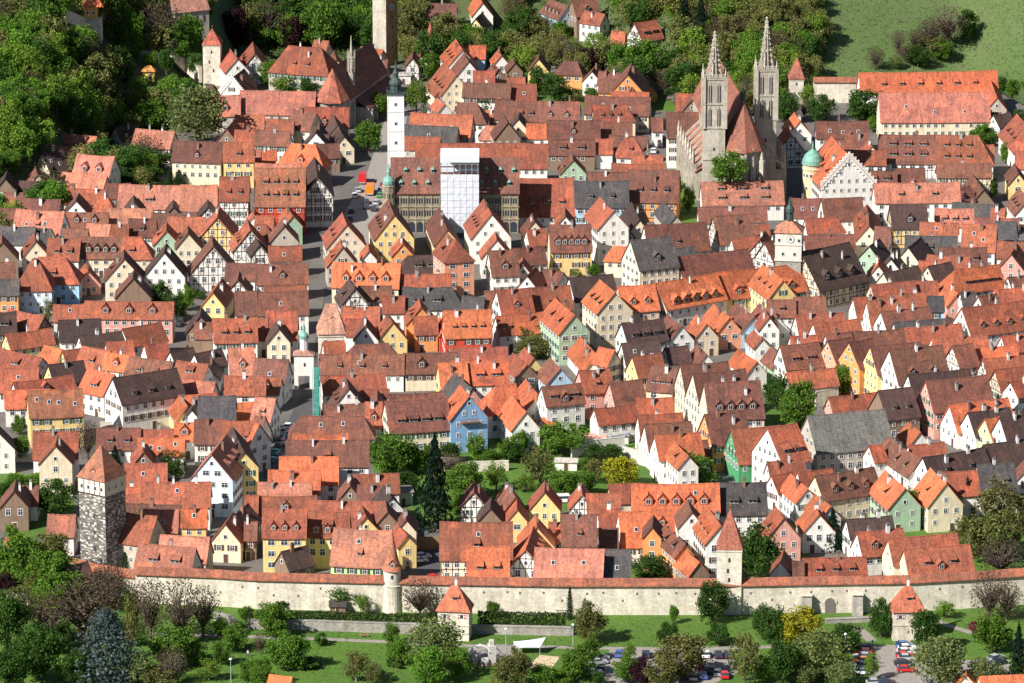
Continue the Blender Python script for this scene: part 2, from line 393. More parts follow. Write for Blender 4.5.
# terrace ramp at the gate and low outer walls with hedges
def low_wall(pts, h, lab, t=.8):
    wall_run('low_wall', [pt(u, v) for u, v in pts], h, 'grey_stone', lab, False, t)['category'] = 'wall'
low_wall([(247, 629), (322, 631), (380, 633), (439, 635)], 2.3, 'low grey park wall under the hedge, left of the left gatehouse')
low_wall([(474, 634), (520, 635), (573, 636)], 1.9, 'low grey park wall under the hedge, right of the left gatehouse')
low_wall([(826, 624), (850, 623), (874, 622)], 1.0, 'low pale wall beside the ramp to the arched gate')
low_wall([(5, 604), (28, 606)], 2.6, 'short grey wall fragment among the trees at the left edge')
low_wall([(238, 630), (230, 624), (216, 620)], 2.0, 'short stub of grey wall behind the small park trees at left')
# stone ring walls on the wooded spur, top left
def spur(pts, h, lab): wall_run('ruined_wall', [pt(u, v) for u, v in pts], h, 'limestone', lab, False, 1.2)['category'] = 'wall'
spur([(42, 6), (60, 18), (82, 28), (98, 34)], 4.0, 'pale ruined wall stepping down the slope left of the orange-roofed lookout')
spur([(143, 36), (152, 44), (163, 50), (172, 58), (186, 72), (199, 82)], 5.0, 'pale ring wall running down to the slender square tower')
spur([(138, 58), (158, 62)], 3.0, 'pale terrace wall above the small yellow hut')
spur([(38, 28), (54, 34)], 1.5, 'short pale retaining wall in the woods at top left')
wall_run('town_wall', [pt(813, 103), pt(856, 103)], 7.5, 'limestone', 'roofed town wall beside the far right slender tower')
path('hill_track', [(36, 8), (50, 16), (64, 24), (78, 32)], 3, 'gravel', .3)
# ================================================================ houses
# kind (e = long side to the viewer, g = gable to the viewer), x, y, ground, yaw, ridge length, half width,
# ridge height, eave height, hips, roof colour, wall colour, extras
HOUSES = [
('e',-139.84,1575.42,-7.44,-0.362,12.06,3.97,9.68,5.18,0,'S','c','c2'),
('e',-146.29,1548.29,-8.45,0.663,7.42,4.73,11.81,6.19,0,'D','c','c1s2'),
('e',-142.94,1564.1,-7.41,-0.304,11.69,3.0,8.67,5.2,0,'S','c',''),
('e',-128.81,1507.16,-0.0,-0.339,12.09,4.71,11.82,6.18,0,'S','w',''),
('e',-127.19,1606.3,-10.77,0.663,8.24,3.33,9.03,5.02,0,'D','w','q2c1'),
('e',-113.56,1551.12,-0.0,-0.332,12.94,3.99,9.55,5.15,0,'S','c','c2'),
('e',-97.64,1520.59,0.0,-0.157,15.33,4.81,13.0,7.75,0,'B','c','q1'),
('e',-85.02,1517.04,0.0,0.0,9.35,4.0,13.71,8.76,0,'R','y','d1'),
('e',-81.71,1523.77,0.0,0.0,5.87,3.76,9.56,5.29,0,'S','w',''),
('e',-93.43,1592.55,0.0,0.0,9.63,4.9,11.73,6.18,0,'S','s',''),
('e',-76.38,1594.49,0.0,-0.091,24.54,4.99,12.54,6.22,0,'S','s',''),
('e',-84.71,1576.67,-0.0,-0.079,9.2,3.2,8.59,4.83,0,'R','w','c1'),
('g',-89.82,1565.25,-0.0,1.435,19.1,3.76,8.96,4.29,0,'R','n',''),
('e',-83.47,1554.42,-0.0,0.0,9.58,3.0,8.87,5.34,0,'R','c','c1'),
('g',-91.21,1626.36,-0.0,1.337,14.69,4.42,11.5,6.18,0,'B','w','z1c1'),
('g',-94.19,1655.41,0.0,1.78,16.34,4.04,11.89,7.38,0,'R','w',''),
('g',-88.07,1669.94,0.0,1.656,19.11,4.85,10.8,4.96,0,'R','t',''),
('e',-99.9,1620.99,0.0,-0.663,2.77,3.0,8.94,5.2,0,'D','n',''),
('e',-69.89,1653.52,-0.0,-0.31,11.86,6.51,14.66,6.96,3,'R','s','c2'),
('e',-65.61,1688.75,-0.0,-0.404,5.24,3.38,9.29,5.15,0,'R','s','c1'),
('g',-60.08,1664.55,-0.0,1.665,14.1,3.98,9.26,4.44,0,'B','c',''),
('e',-47.92,1679.65,-0.0,-0.663,9.41,3.11,8.58,5.15,0,'R','n','c1'),
('e',-44.9,1647.22,0.0,-0.198,6.04,4.44,11.63,6.18,0,'B','n',''),
('g',-33.84,1669.33,-0.0,1.566,10.87,2.26,8.57,5.86,0,'B','t',''),
('g',-31.28,1678.72,0.0,1.563,10.14,2.28,7.06,4.46,0,'B','w',''),
('g',-18.05,1669.62,0.0,1.712,17.64,5.31,12.0,6.18,0,'O','w',''),
('e',-12.5,1687.18,-0.0,-0.118,6.95,3.0,8.0,4.26,0,'O','b',''),
('g',-4.18,1673.41,-0.0,1.684,9.0,2.71,8.34,5.15,0,'O','w',''),
('g',-15.38,1652.12,0.0,1.688,14.02,4.38,11.52,6.18,0,'B','w',''),
('g',-20.68,1628.64,-0.0,1.794,19.9,6.11,12.57,4.95,0,'R','c','d4'),
('e',-9.41,1641.44,-0.0,0.0,6.89,3.0,9.07,5.41,0,'R','w',''),
('e',-8.2,1616.78,0.0,-0.122,15.69,3.1,10.3,6.41,0,'B','w',''),
('e',-14.4,1578.76,-0.0,-0.121,6.04,4.74,12.26,6.76,2,'B','w','c1'),
('e',-0.04,1630.41,0.0,0.0,2.92,3.0,9.19,5.49,0,'R','w',''),
('g',-5.41,1648.67,-0.0,1.785,9.0,3.58,9.13,4.94,0,'B','n',''),
('e',-22.43,1564.09,0.0,-0.182,19.87,4.64,11.97,6.12,0,'R','s','c2s2'),
('e',-25.94,1557.11,0.0,-0.204,17.44,3.54,9.64,5.21,0,'K','s','s1'),
('e',-28.63,1546.26,0.0,-0.15,11.68,3.0,8.52,5.2,0,'R','s',''),
('e',-13.07,1536.99,-0.0,0.0,34.35,3.0,8.54,5.2,0,'R','s',''),
('e',-2.56,1586.47,0.0,-0.143,5.18,4.58,11.35,6.17,0,'B','w',''),
('g',-2.03,1555.26,0.0,1.692,10.03,4.12,12.28,7.07,0,'B','n',''),
('e',-5.65,1562.49,0.0,0.0,5.21,3.0,8.39,4.88,3,'S','w',''),
('e',-7.56,1585.11,-0.0,0.0,4.88,3.0,8.24,4.63,0,'R','w','q1'),
('g',-23.27,1601.44,0.0,1.87,9.0,2.28,7.76,5.16,0,'R','w',''),
('e',-60.94,1600.31,-0.0,-0.092,16.2,3.0,8.72,5.18,0,'R','s','s1'),
('e',-60.65,1579.29,0.0,0.0,15.55,4.74,10.56,5.06,0,'R','c',''),
('g',-61.6,1545.47,0.0,1.499,12.31,4.48,11.56,6.4,0,'D','w','q1c1'),
('g',-56.59,1565.45,-0.0,1.677,14.39,3.74,9.61,5.13,0,'D','c',''),
('g',-54.43,1552.26,0.0,1.716,14.21,3.33,8.97,4.99,0,'D','c',''),
('e',-74.35,1565.84,0.0,-0.084,8.5,3.0,9.76,6.0,0,'R','w',''),
('e',-66.67,1570.08,0.0,-0.529,8.59,4.05,11.34,6.43,0,'B','c',''),
('e',-75.96,1548.49,-0.0,-0.161,10.95,3.06,10.04,6.2,0,'B','w','c1'),
('e',-65.08,1518.85,0.0,-0.217,7.9,5.09,12.53,6.19,3,'O','c','c1'),
('e',-77.28,1529.71,-0.0,0.0,6.29,3.0,8.16,4.35,0,'O','w','c2'),
('e',-58.23,1535.93,-0.0,0.145,7.14,3.0,8.83,5.2,0,'B','n',''),
('e',-72.45,1509.81,-0.0,-0.048,14.02,3.0,8.56,5.2,0,'S','r',''),
('e',-25.19,1777.64,-4.98,-0.09,10.02,3.0,8.93,5.2,0,'B','w',''),
('g',-11.41,1784.05,-3.7,1.648,19.06,3.81,8.56,3.75,0,'O','w',''),
('g',-11.87,1769.52,-9.03,1.36,11.29,2.94,10.29,6.61,0,'D','y',''),
('g',16.98,1777.94,-2.59,2.031,15.03,3.75,6.95,2.47,0,'B','b',''),
('e',25.96,1770.95,-4.63,0.394,9.34,4.24,11.7,6.54,0,'B','n',''),
('e',29.69,1763.87,-7.06,-0.64,8.87,3.0,10.55,7.17,0,'R','w',''),
('e',37.98,1746.25,-8.49,-0.184,4.7,3.0,8.92,5.2,0,'R','w',''),
('e',47.21,1737.18,-6.13,0.594,9.25,4.63,12.0,6.48,0,'R','t',''),
('g',0.68,1662.01,-0.0,1.645,9.0,2.68,8.22,5.15,0,'B','n',''),
('e',2.09,1635.57,0.0,0.0,4.19,3.0,8.22,4.91,0,'R','o',''),
('g',9.17,1662.67,-0.0,1.513,9.0,3.53,9.55,5.15,0,'B','y',''),
('e',19.88,1657.3,0.0,-0.251,4.8,3.0,9.0,5.2,3,'B','o',''),
('g',27.66,1648.04,0.0,1.398,10.77,3.13,8.61,5.15,0,'B','w',''),
('e',33.18,1641.66,-0.0,-0.254,7.77,3.0,8.63,4.93,0,'B','w','c2'),
('e',32.67,1636.11,-0.0,-0.115,6.73,3.0,7.16,3.66,0,'B','o',''),
('g',39.12,1626.68,0.0,1.474,17.92,5.56,13.0,6.79,0,'B','o','c1'),
('g',45.15,1638.26,-0.0,1.481,9.0,3.49,7.42,3.43,0,'D','o',''),
('e',4.02,1618.16,0.0,0.0,7.71,3.63,9.61,5.15,0,'R','w','s1'),
('e',4.47,1584.05,0.0,-0.043,8.61,4.28,11.52,6.18,0,'B','w',''),
('e',15.33,1583.05,0.0,-0.084,13.18,4.99,11.66,6.18,0,'B','w','c2'),
('e',34.59,1594.2,0.0,-0.141,21.14,4.06,10.85,5.97,0,'B','c','s2'),
('e',38.73,1599.95,-0.0,-0.126,11.95,3.0,11.07,7.77,0,'R','c',''),
('e',31.71,1585.85,-0.0,0.069,10.61,3.69,9.99,5.49,2,'R','c','c1'),
('e',58.13,1606.97,0.0,0.0,8.4,3.95,9.07,4.53,0,'R','w',''),
('g',58.94,1599.47,-0.0,1.516,9.0,2.99,9.51,5.78,0,'B','n',''),
('e',54.54,1544.59,0.0,0.0,10.85,5.36,17.0,10.21,0,'B','w',''),
('g',2.26,1568.85,-0.0,1.514,9.0,4.13,10.26,5.38,0,'D','c',''),
('e',8.22,1561.92,0.0,-0.052,6.82,3.0,9.22,5.41,0,'O','w',''),
('e',19.69,1559.81,-0.0,0.0,16.65,4.13,10.9,6.17,0,'B','c','q1c1'),
('e',33.44,1564.69,0.0,0.0,9.88,3.66,9.2,5.15,0,'B','c','c1'),
('e',18.87,1540.11,0.0,0.0,14.48,3.17,8.95,5.15,0,'B','n','d2c1'),
('g',18.82,1517.13,-0.0,1.623,9.0,3.99,9.0,4.63,0,'B','g',''),
('e',29.02,1541.89,-0.0,0.0,5.31,3.36,8.93,5.15,0,'R','w',''),
('e',37.02,1547.29,0.0,-0.148,11.85,3.0,8.69,5.2,0,'B','w',''),
('e',37.33,1538.18,-0.0,0.0,2.76,3.83,10.21,5.16,3,'R','w','c1'),
('e',42.23,1521.24,0.0,0.0,9.38,3.0,8.55,5.2,0,'R','w',''),
('e',39.3,1510.25,-0.0,-0.061,16.47,3.0,8.49,5.2,0,'R','w',''),
('e',5.66,1519.82,-0.0,0.0,10.54,5.06,12.5,6.19,0,'R','w',''),
('g',38.99,1610.63,-0.0,1.483,18.91,2.6,8.94,5.96,0,'R','c',''),
('e',138.38,1627.3,-0.0,0.084,46.02,4.39,11.84,6.3,0,'O','w','d6'),
('g',158.98,1612.32,-0.0,1.56,26,3.23,9.36,5.32,0,'O','s',''),
('e',136.63,1582.24,-0.0,0.031,35.37,6.89,15.0,7.02,0,'S','c','s3'),
('e',156.48,1582.54,-0.0,-0.18,4.06,3.0,8.24,4.73,0,'B','n',''),
('g',91.77,1569.98,-0.0,1.663,12.64,3.75,9.59,5.15,0,'O','w','c1'),
('g',87.52,1543.93,0.0,1.709,9.0,4.11,11.12,6.17,0,'O','t','c1'),
('e',105.83,1563.75,-0.0,0.0,16.69,3.7,9.58,5.15,0,'B','w','s3c1'),
('g',113.2,1540.76,-0.0,1.639,9.0,2.2,7.82,5.2,0,'R','c',''),
('e',109.33,1548.05,0.0,0.0,7.55,3.64,9.53,5.15,0,'B','w','c2'),
('e',124.3,1530.57,0.0,-0.039,17.8,5.89,12.87,5.46,0,'B','t','d6c2'),
('e',139.59,1525.88,-0.0,-0.079,13.04,6.39,13.77,6.22,2,'R','t','d6c1'),
('e',150.27,1534.93,-0.0,0.0,2.76,3.0,8.7,5.2,0,'R','w',''),
('e',111.01,1523.27,0.0,-0.058,11.72,3.0,9.6,5.94,0,'R','w',''),
('g',162.83,1547.4,-0.0,1.67,26,5.74,12.69,6.19,0,'R','w','d4'),
('e',160.39,1520.12,-0.0,-0.113,6.06,6.21,13.31,6.21,0,'R','w',''),
('e',128.51,1541.62,0.0,0.0,6.33,3.0,9.0,5.2,0,'B','n',''),
('g',-158.51,1524.06,-7.44,1.59,10.01,3.25,9.02,5.18,0,'D','n',''),
('e',-150.18,1526.52,-10.04,-0.076,8.73,3.0,8.92,5.36,0,'D','n',''),
('g',-150.15,1535.14,-8.2,1.728,11.95,3.31,8.53,4.91,0,'B','c',''),
('e',-131.4,1495.27,-0.0,-0.344,14.57,3.07,8.73,5.15,0,'S','c','c1'),
('e',-154.33,1513.09,-10.21,-0.045,7.21,3.0,8.78,5.2,0,'B','n',''),
('e',-156.65,1507.96,-10.68,-0.136,4.77,3.0,8.48,5.2,0,'R','w',''),
('e',-141.83,1463.21,0.0,-0.189,11.72,3.0,8.8,5.2,0,'B','w','c1'),
('e',-133.3,1476.02,0.0,-0.111,5.79,3.0,8.81,5.2,0,'R','w',''),
('g',-130.98,1463.23,-0.0,1.543,9.0,3.86,9.4,5.15,0,'B','w','c1'),
('e',-126.77,1475.23,-0.0,-0.049,6.49,3.0,8.81,5.2,0,'R','w',''),
('e',-123.26,1466.96,0.0,0.0,1.51,3.1,9.16,5.15,3,'R','w',''),
('e',-120.12,1482.65,0.0,0.0,7.25,3.0,8.84,5.2,0,'B','w',''),
('e',-109.33,1470.79,0.0,-0.085,18.73,4.97,11.14,5.41,0,'S','w','d1'),
('e',-94.32,1466.04,0.0,-0.029,10.82,5.24,12.46,6.07,0,'S','w',''),
('g',-113.8,1462.31,-0.0,1.665,9.0,2.73,9.09,5.74,0,'D','n',''),
('g',-101.99,1461.36,0.0,1.636,9.0,2.2,7.78,5.37,0,'D','n',''),
('g',-91.32,1456.94,-0.0,1.629,9.0,3.28,8.88,5.27,0,'D','t',''),
('e',-83.18,1458.01,-0.0,0.0,8.63,4.97,17.0,10.98,0,'R','t','d2c1'),
('e',-139.57,1436.19,-0.0,-0.253,14.65,4.49,11.85,6.18,0,'S','w','d1s2'),
('e',-150.55,1451.99,0.0,0.0,5.24,3.0,8.61,5.2,0,'B','n',''),
('e',-127.02,1446.76,-0.0,-0.023,13.23,3.0,8.72,5.2,0,'B','w','q2s1'),
('e',-128.38,1426.56,0.0,-0.085,7.07,3.0,8.79,5.2,0,'B','w',''),
('e',-114.13,1450.58,-0.0,-0.046,13.52,3.25,8.88,5.15,0,'S','w','c1'),
('e',-122.05,1432.62,-0.0,-0.219,6.94,3.0,8.67,5.2,0,'S','w',''),
('e',-116.01,1431.97,0.0,0.0,5.32,3.0,8.64,5.2,0,'R','w','c1'),
('e',-109.39,1436.69,-0.0,-0.078,7.78,3.57,9.28,5.15,0,'B','w','d1'),
('e',-100.62,1445.77,-0.0,-0.046,13.25,3.0,8.69,5.1,0,'B','w',''),
('e',-96.58,1440.31,0.0,-0.055,11.05,3.06,8.76,5.25,0,'R','w','c1'),
('g',-86.69,1433.19,-0.0,1.571,13.12,5.25,12.26,6.19,0,'R','ty',''),
('g',-77.0,1419.77,-0.0,1.682,12.05,5.23,11.73,5.29,0,'R','t',''),
('g',-101.8,1428.35,0.0,1.637,10.55,3.96,8.99,4.66,0,'R','g','c1'),
('g',-94.86,1420.15,0.0,1.633,9.0,3.74,10.12,5.65,0,'B','c',''),
('g',-99.29,1386.47,0.0,1.566,10.06,5.8,13.29,6.21,0,'D','w','c1'),
('g',-110.84,1382.66,0.0,1.645,10.02,5.45,12.43,6.19,0,'B','c','c1'),
('g',-106.67,1362.1,0.0,1.604,9.0,5.0,11.83,6.18,0,'B','n',''),
('g',-86.02,1392.48,-0.0,1.628,11.04,6.91,13.72,5.18,0,'B','tw','c1'),
('e',-146.02,1427.53,0.0,-0.183,11.59,3.63,9.27,5.15,0,'K','w',''),
('e',-138.06,1427.72,0.0,-0.24,5.04,3.0,8.57,5.2,0,'K','w',''),
('g',-147.86,1404.88,-0.0,1.669,9.0,4.46,11.38,6.17,0,'B','n',''),
('g',-138.99,1412.2,-0.0,1.693,9.51,3.94,9.95,5.16,0,'R','c','c1'),
('e',-129.81,1405.46,0.0,-0.064,9.14,4.61,11.29,6.17,0,'R','w','d2c1'),
('e',-119.23,1407.9,-0.0,0.0,12.21,4.37,11.19,6.17,0,'B','c','q4'),
('e',-110.29,1406.56,0.0,0.0,5.45,4.46,11.31,6.17,2,'R','c',''),
('e',-144.78,1387.05,0.0,0.073,3.93,3.0,8.92,5.2,0,'B','n','c1'),
('e',-141.79,1362.27,-0.0,0.0,5.64,3.0,10.45,6.94,0,'K','o',''),
('e',-134.9,1369.69,-0.0,0.0,1.56,5.52,14.5,6.95,3,'R','b','c1'),
('e',-131.02,1379.31,0.0,0.0,7.63,5.44,12.37,6.28,2,'R','b2',''),
('g',-121.95,1388.23,0.0,1.722,9.0,3.52,7.14,3.09,0,'R','p','c1'),
('e',-122.96,1340.68,0.0,0.063,8.52,3.0,8.82,5.2,0,'R','w','s1'),
('e',-105.85,1335.78,-0.0,-0.044,24.33,3.0,11.0,7.25,0,'R','p','q3'),
('e',-118.09,1317.11,-0.0,0.162,11.27,4.09,10.96,6.17,0,'D','w','c1'),
('e',-112.05,1311.43,0.0,0.404,11.74,3.0,8.59,5.2,0,'D','w','c1'),
('e',-101.21,1317.07,0.0,0.621,12.0,3.64,9.2,5.15,0,'R','w','c1'),
('e',-134.02,1332.71,-0.0,-0.663,12.97,3.0,8.76,5.2,0,'R','n',''),
('e',-131.85,1313.81,-0.0,0.498,12.93,3.0,8.57,5.2,0,'R','y','c1'),
('e',-139.83,1328.4,-0.0,0.126,6.31,3.94,10.02,5.16,0,'D','n',''),
('g',-82.86,1359.79,-0.0,1.451,15.21,3.25,9.26,5.23,0,'O','y','c1'),
('e',-77.47,1384.47,0.0,-0.067,8.5,3.4,9.26,5.44,0,'B','w','c1'),
('g',-77.51,1370.74,-0.0,1.573,9.0,3.6,9.18,5.08,0,'B','t','c1'),
('e',-74.11,1344.25,0.0,0.094,5.78,4.45,11.68,6.18,0,'B','w',''),
('g',-85.7,1329.45,-0.0,1.587,9.0,3.84,9.78,5.16,0,'D','n',''),
('e',-75.69,1316.49,0.0,0.112,11.68,4.35,11.55,6.18,0,'R','w','c2'),
('e',-84.47,1322.56,-0.0,0.0,4.8,3.0,8.66,5.2,0,'B','n',''),
('g',-77.09,1450.02,0.0,1.62,9.27,2.2,7.94,5.49,0,'R','w',''),
('e',-69.54,1462.19,0.0,0.0,14.82,8.33,18.62,9.1,0,'R2','tr','d8'),
('g',-59.41,1476.21,0.0,1.645,26,4.66,15.5,9.76,0,'D','tw',''),
('g',-66.15,1447.88,0.0,1.739,13.14,2.73,8.94,5.83,0,'R','g','c1'),
('g',-67.18,1425.89,0.0,1.65,9.0,4.13,10.93,6.17,0,'B','s',''),
('e',-73.49,1442.08,0.0,-0.116,5.27,3.0,8.7,5.2,0,'R','w',''),
('e',-74.15,1432.65,-0.0,0.0,2.96,3.0,8.7,5.2,2,'R','w','s1'),
('e',-65.92,1406.82,0.0,0.063,9.3,3.0,8.69,5.2,0,'R','w','s1'),
('e',-65.77,1381.65,-0.0,0.097,14.65,3.65,9.73,5.15,0,'B','w','q1c2'),
('e',-63.85,1361.73,0.0,0.0,11.63,3.0,8.55,5.2,0,'R','w',''),
('e',-64.13,1345.26,0.0,0.095,14.29,4.7,11.3,6.17,0,'B','w','s1'),
('e',-63.11,1323.71,0.0,0.0,8.44,5.13,11.54,5.08,0,'R','w','s1'),
('e',-68.62,1322.17,-0.0,0.0,3.09,3.86,9.97,5.16,0,'R','w',''),
('g',-63.75,1314.91,-0.0,1.637,9.0,3.12,10.21,6.26,0,'D','c','c1'),
('g',-49.11,1421.89,-0.0,1.691,14.25,5.79,12.97,6.2,0,'R','c','d2'),
('g',-49.24,1397.68,0.0,1.668,9.0,4.41,11.74,6.18,0,'R','s','d2c1'),
('g',-35.66,1431.9,0.0,1.69,18.48,5.83,14.0,6.67,0,'B','y','c2'),
('g',-32.02,1413.19,-0.0,1.637,9.0,3.17,8.74,5.15,0,'R','o','c1'),
('g',-20.41,1434.25,-0.0,1.685,26,3.8,9.81,5.16,0,'B','y','c2'),
('g',-7.22,1428.63,0.0,1.698,18.16,5.82,15.0,7.78,0,'R','w','c1'),
('g',-4.69,1407.24,0.0,1.631,9.0,4.43,11.53,6.18,0,'R','w',''),
('e',-2.65,1387.12,-0.0,0.183,7.87,5.05,12.38,6.4,0,'B','w','c1'),
('g',-17.2,1387.58,0.0,1.857,9.0,4.36,16.14,11.16,1,'R','o2','c1'),
('g',-41.68,1408.92,-0.0,1.623,9.0,2.2,7.73,5.2,0,'R','w',''),
('e',-41.28,1374.84,0.0,-0.075,18.93,5.04,11.88,6.18,0,'O','c','q4c2'),
('e',-25.43,1393.88,-0.0,0.153,9.45,3.76,9.15,5.01,3,'D','w','d2'),
('e',-24.56,1374.01,0.0,0.101,13.91,3.0,8.79,5.2,0,'R','w','c2'),
('e',-23.6,1352.38,0.0,0.0,13.45,4.28,10.67,5.79,2,'K','w','d2c1'),
('g',-44.91,1356.26,0.0,1.747,11.14,3.98,10.74,5.82,0,'D','t','c1'),
('e',-38.71,1364.42,-0.0,0.0,9.18,3.0,7.84,4.55,0,'B','w','c1'),
('e',-33.06,1349.31,-0.0,0.0,5.87,3.0,8.96,5.2,0,'R','w','c1'),
('e',-41.88,1336.48,-0.0,0.0,10.18,3.42,9.31,5.15,0,'R','w','c2'),
('e',-43.19,1325.84,-0.0,0.0,4.81,3.0,8.83,5.06,0,'R','w',''),
('g',-39.9,1319.33,0.0,1.599,9.0,3.29,9.71,5.59,0,'B','w','c1'),
('g',-33.37,1322.41,-0.0,1.724,9.0,4.03,9.91,4.86,0,'R','y','c1'),
('g',-25.39,1334.36,0.0,1.651,9.0,4.03,10.95,6.13,0,'R','o',''),
('e',-23.82,1327.23,0.0,0.085,6.21,3.57,9.09,5.19,0,'R','o','c1'),
('e',-12.35,1320.19,-0.0,0.103,12.72,4.96,12.68,6.6,0,'O','r','d4c2'),
('g',-18.82,1328.33,-0.0,1.805,9.41,2.2,7.26,4.8,0,'O','r',''),
('e',-3.77,1350.88,0.0,0.178,7.67,4.38,10.17,5.15,0,'B','w','d3'),
('e',-2.17,1326.94,-0.0,0.294,4.53,3.53,9.42,5.15,0,'R','w','d2'),
('g',-74.09,1410.39,0.0,1.766,9.0,2.67,9.21,6.04,0,'D','t',''),
('e',10.23,1472.28,0.0,0.039,16.69,8.24,13.0,3.41,0,'R','w',''),
('e',29.65,1496.71,0.0,0.0,12.32,3.0,8.98,5.2,0,'B','w','c1'),
('e',26.94,1470.03,-0.0,0.04,16.07,5.48,12.77,6.2,0,'K','b','c1'),
('e',43.25,1477.32,-0.0,-0.108,15.09,6.96,14.24,6.23,0,'B','to','d3'),
('e',69.81,1476.18,0.0,0.065,24.67,5.05,11.0,5.27,0,'S','w','d6c2'),
('g',6.36,1437.96,-0.0,1.636,9.0,3.41,9.4,5.15,0,'B','c','c1'),
('g',15.83,1447.98,0.0,1.561,9.86,2.87,8.53,5.15,0,'R','w',''),
('e',6.99,1425.17,-0.0,0.283,5.37,3.15,9.03,5.15,0,'R','w','c1'),
('e',16.82,1411.17,0.0,0.075,11.84,5.63,14.0,7.5,0,'B','y','q5'),
('g',27.83,1426.91,0.0,1.781,17.18,4.59,16.18,11.02,0,'R','w','c1'),
('g',32.85,1435.56,0.0,1.724,9.82,2.88,8.43,5.0,0,'R','t','c1'),
('g',36.85,1449.91,-0.0,1.651,21.69,3.45,8.37,4.1,0,'D','c','c1'),
('g',47.19,1453.24,0.0,1.747,18.27,2.74,8.23,5.16,0,'K','s',''),
('e',47.68,1415.79,0.0,0.212,18.44,5.51,12.99,6.2,0,'B','w',''),
('e',65.92,1452.86,-0.0,0.076,20.35,3.0,8.97,5.2,0,'B','w','c1'),
('e',64.87,1424.98,-0.0,0.257,11.91,5.55,13.28,6.43,0,'B','t',''),
('e',69.24,1434.08,-0.0,0.227,13.43,3.25,7.73,3.7,0,'R','w','c1'),
('e',68.84,1418.04,0.0,0.26,9.21,3.15,8.3,4.86,0,'R','w',''),
('g',72.84,1410.57,-0.0,1.384,10.51,3.78,10.85,6.31,0,'R','t',''),
('e',75.6,1400.58,-0.0,0.663,6.71,4.3,11.9,6.55,0,'B','t',''),
('e',39.6,1384.88,0.0,0.387,12.26,6.39,16.47,9.44,0,'K','c','q1'),
('e',31.36,1406.53,-0.0,-0.151,3.88,3.0,8.62,5.2,1,'O','c',''),
('g',42.68,1396.81,0.0,1.528,10.08,3.67,8.02,3.84,0,'O','w',''),
('e',48.36,1405.06,0.0,0.34,8.73,3.0,8.55,4.99,0,'K','w',''),
('e',57.47,1389.15,0.0,0.428,22.81,4.15,11.05,6.21,0,'B','t',''),
('e',48.86,1357.25,0.0,0.591,20.77,5.28,12.0,5.8,0,'O','w','q5d4c1'),
('e',69.75,1369.44,-0.0,0.388,25.91,5.12,11.68,5.38,0,'O','y','q5d3'),
('g',26.37,1333.71,0.0,1.853,14.01,5.09,16.0,10.45,0,'O','c','d3'),
('e',34.7,1349.56,0.0,0.265,10.42,5.25,12.0,6.23,0,'O','c','q2'),
('e',10.42,1349.51,0.0,0.241,11.39,4.92,11.65,6.18,0,'R','w','d1c1'),
('e',0.28,1343.15,0.0,0.295,9.31,4.81,12.55,7.2,0,'R','w','q1c1'),
('e',22.19,1360.88,0.0,0.332,12.73,5.04,11.73,6.18,0,'D','w','d1c1'),
('e',4.54,1403.01,-0.0,0.31,9.53,3.22,9.22,5.15,0,'B','w','c1'),
('g',3.12,1390.68,0.0,1.594,9.0,2.75,8.37,4.94,0,'R','w',''),
('e',10.71,1381.47,-0.0,-0.663,9.9,3.03,8.12,4.78,0,'B','w','c2'),
('g',5.52,1375.65,-0.0,1.319,10.14,3.0,9.1,5.55,0,'R','w',''),
('e',4.83,1328.99,-0.0,0.34,10.25,3.82,9.51,5.12,0,'O','w','c1'),
('g',14.42,1319.43,0.0,1.856,18.33,4.33,14.03,9.07,0,'O','g','d2'),
('e',35.5,1315.57,0.0,0.4,11.98,4.18,10.99,6.17,0,'D','w','c2'),
('g',44.55,1321.5,0.0,1.873,11.73,3.65,9.55,5.15,0,'B','w',''),
('g',51.98,1323.29,-0.0,1.855,9.0,3.45,9.28,5.15,0,'O','c','c1'),
('g',57.86,1332.76,-0.0,1.85,14.3,3.47,9.17,5.16,0,'O','o2','c1'),
('g',64.45,1334.65,0.0,1.895,13.98,3.72,8.95,4.77,0,'B','b','c2'),
('g',70.99,1336.05,0.0,1.877,13.91,3.7,8.57,4.32,0,'B','w','c2'),
('g',67.04,1313.88,-0.0,1.786,9.0,2.2,7.65,5.2,0,'R','w',''),
('e',121.78,1463.13,-0.0,0.062,25.56,3.99,13.79,9.03,0,'S','w',''),
('g',122.9,1484.56,-0.0,1.493,9.72,2.97,8.77,5.15,0,'O','w',''),
('e',113.37,1500.99,0.0,0.0,10.35,3.0,8.34,4.87,0,'B','w','d2'),
('e',123.22,1503.58,0.0,0.0,8.51,3.0,8.51,5.2,0,'B','p',''),
('e',138.91,1495.94,-0.0,0.0,16.54,3.0,11.93,8.57,0,'B','tc',''),
('e',135.38,1472.17,-0.0,0.663,8.88,3.0,9.83,6.36,0,'B','w','q1'),
('g',142.05,1483.2,0.0,1.645,21.05,3.54,9.31,5.06,0,'B','n',''),
('g',155.86,1503.21,0.0,1.561,13.23,2.81,8.61,5.15,0,'B','y',''),
('g',154.45,1465.76,0.0,1.658,14.28,3.89,9.66,5.16,0,'B','w',''),
('e',88.42,1459.78,0.0,0.0,9.4,3.74,9.77,5.15,0,'B','w','s2'),
('e',98.5,1451.95,-0.0,0.182,12.08,4.46,11.81,6.45,0,'B','w',''),
('g',101.39,1463.06,0.0,1.65,14.14,3.11,7.22,3.58,0,'B','t','c1'),
('g',105.4,1436.11,0.0,1.531,25.94,3.78,10.49,6.11,0,'R','c','c2'),
('e',91.66,1439.93,0.0,0.165,9.28,3.0,8.74,5.2,2,'R','w','c1'),
('e',92.78,1418.72,0.0,0.142,14.71,3.0,8.85,5.2,0,'B','w','c1'),
('e',89.21,1379.06,0.0,0.663,18.16,8.26,15.5,5.87,0,'D','tc','q3c2'),
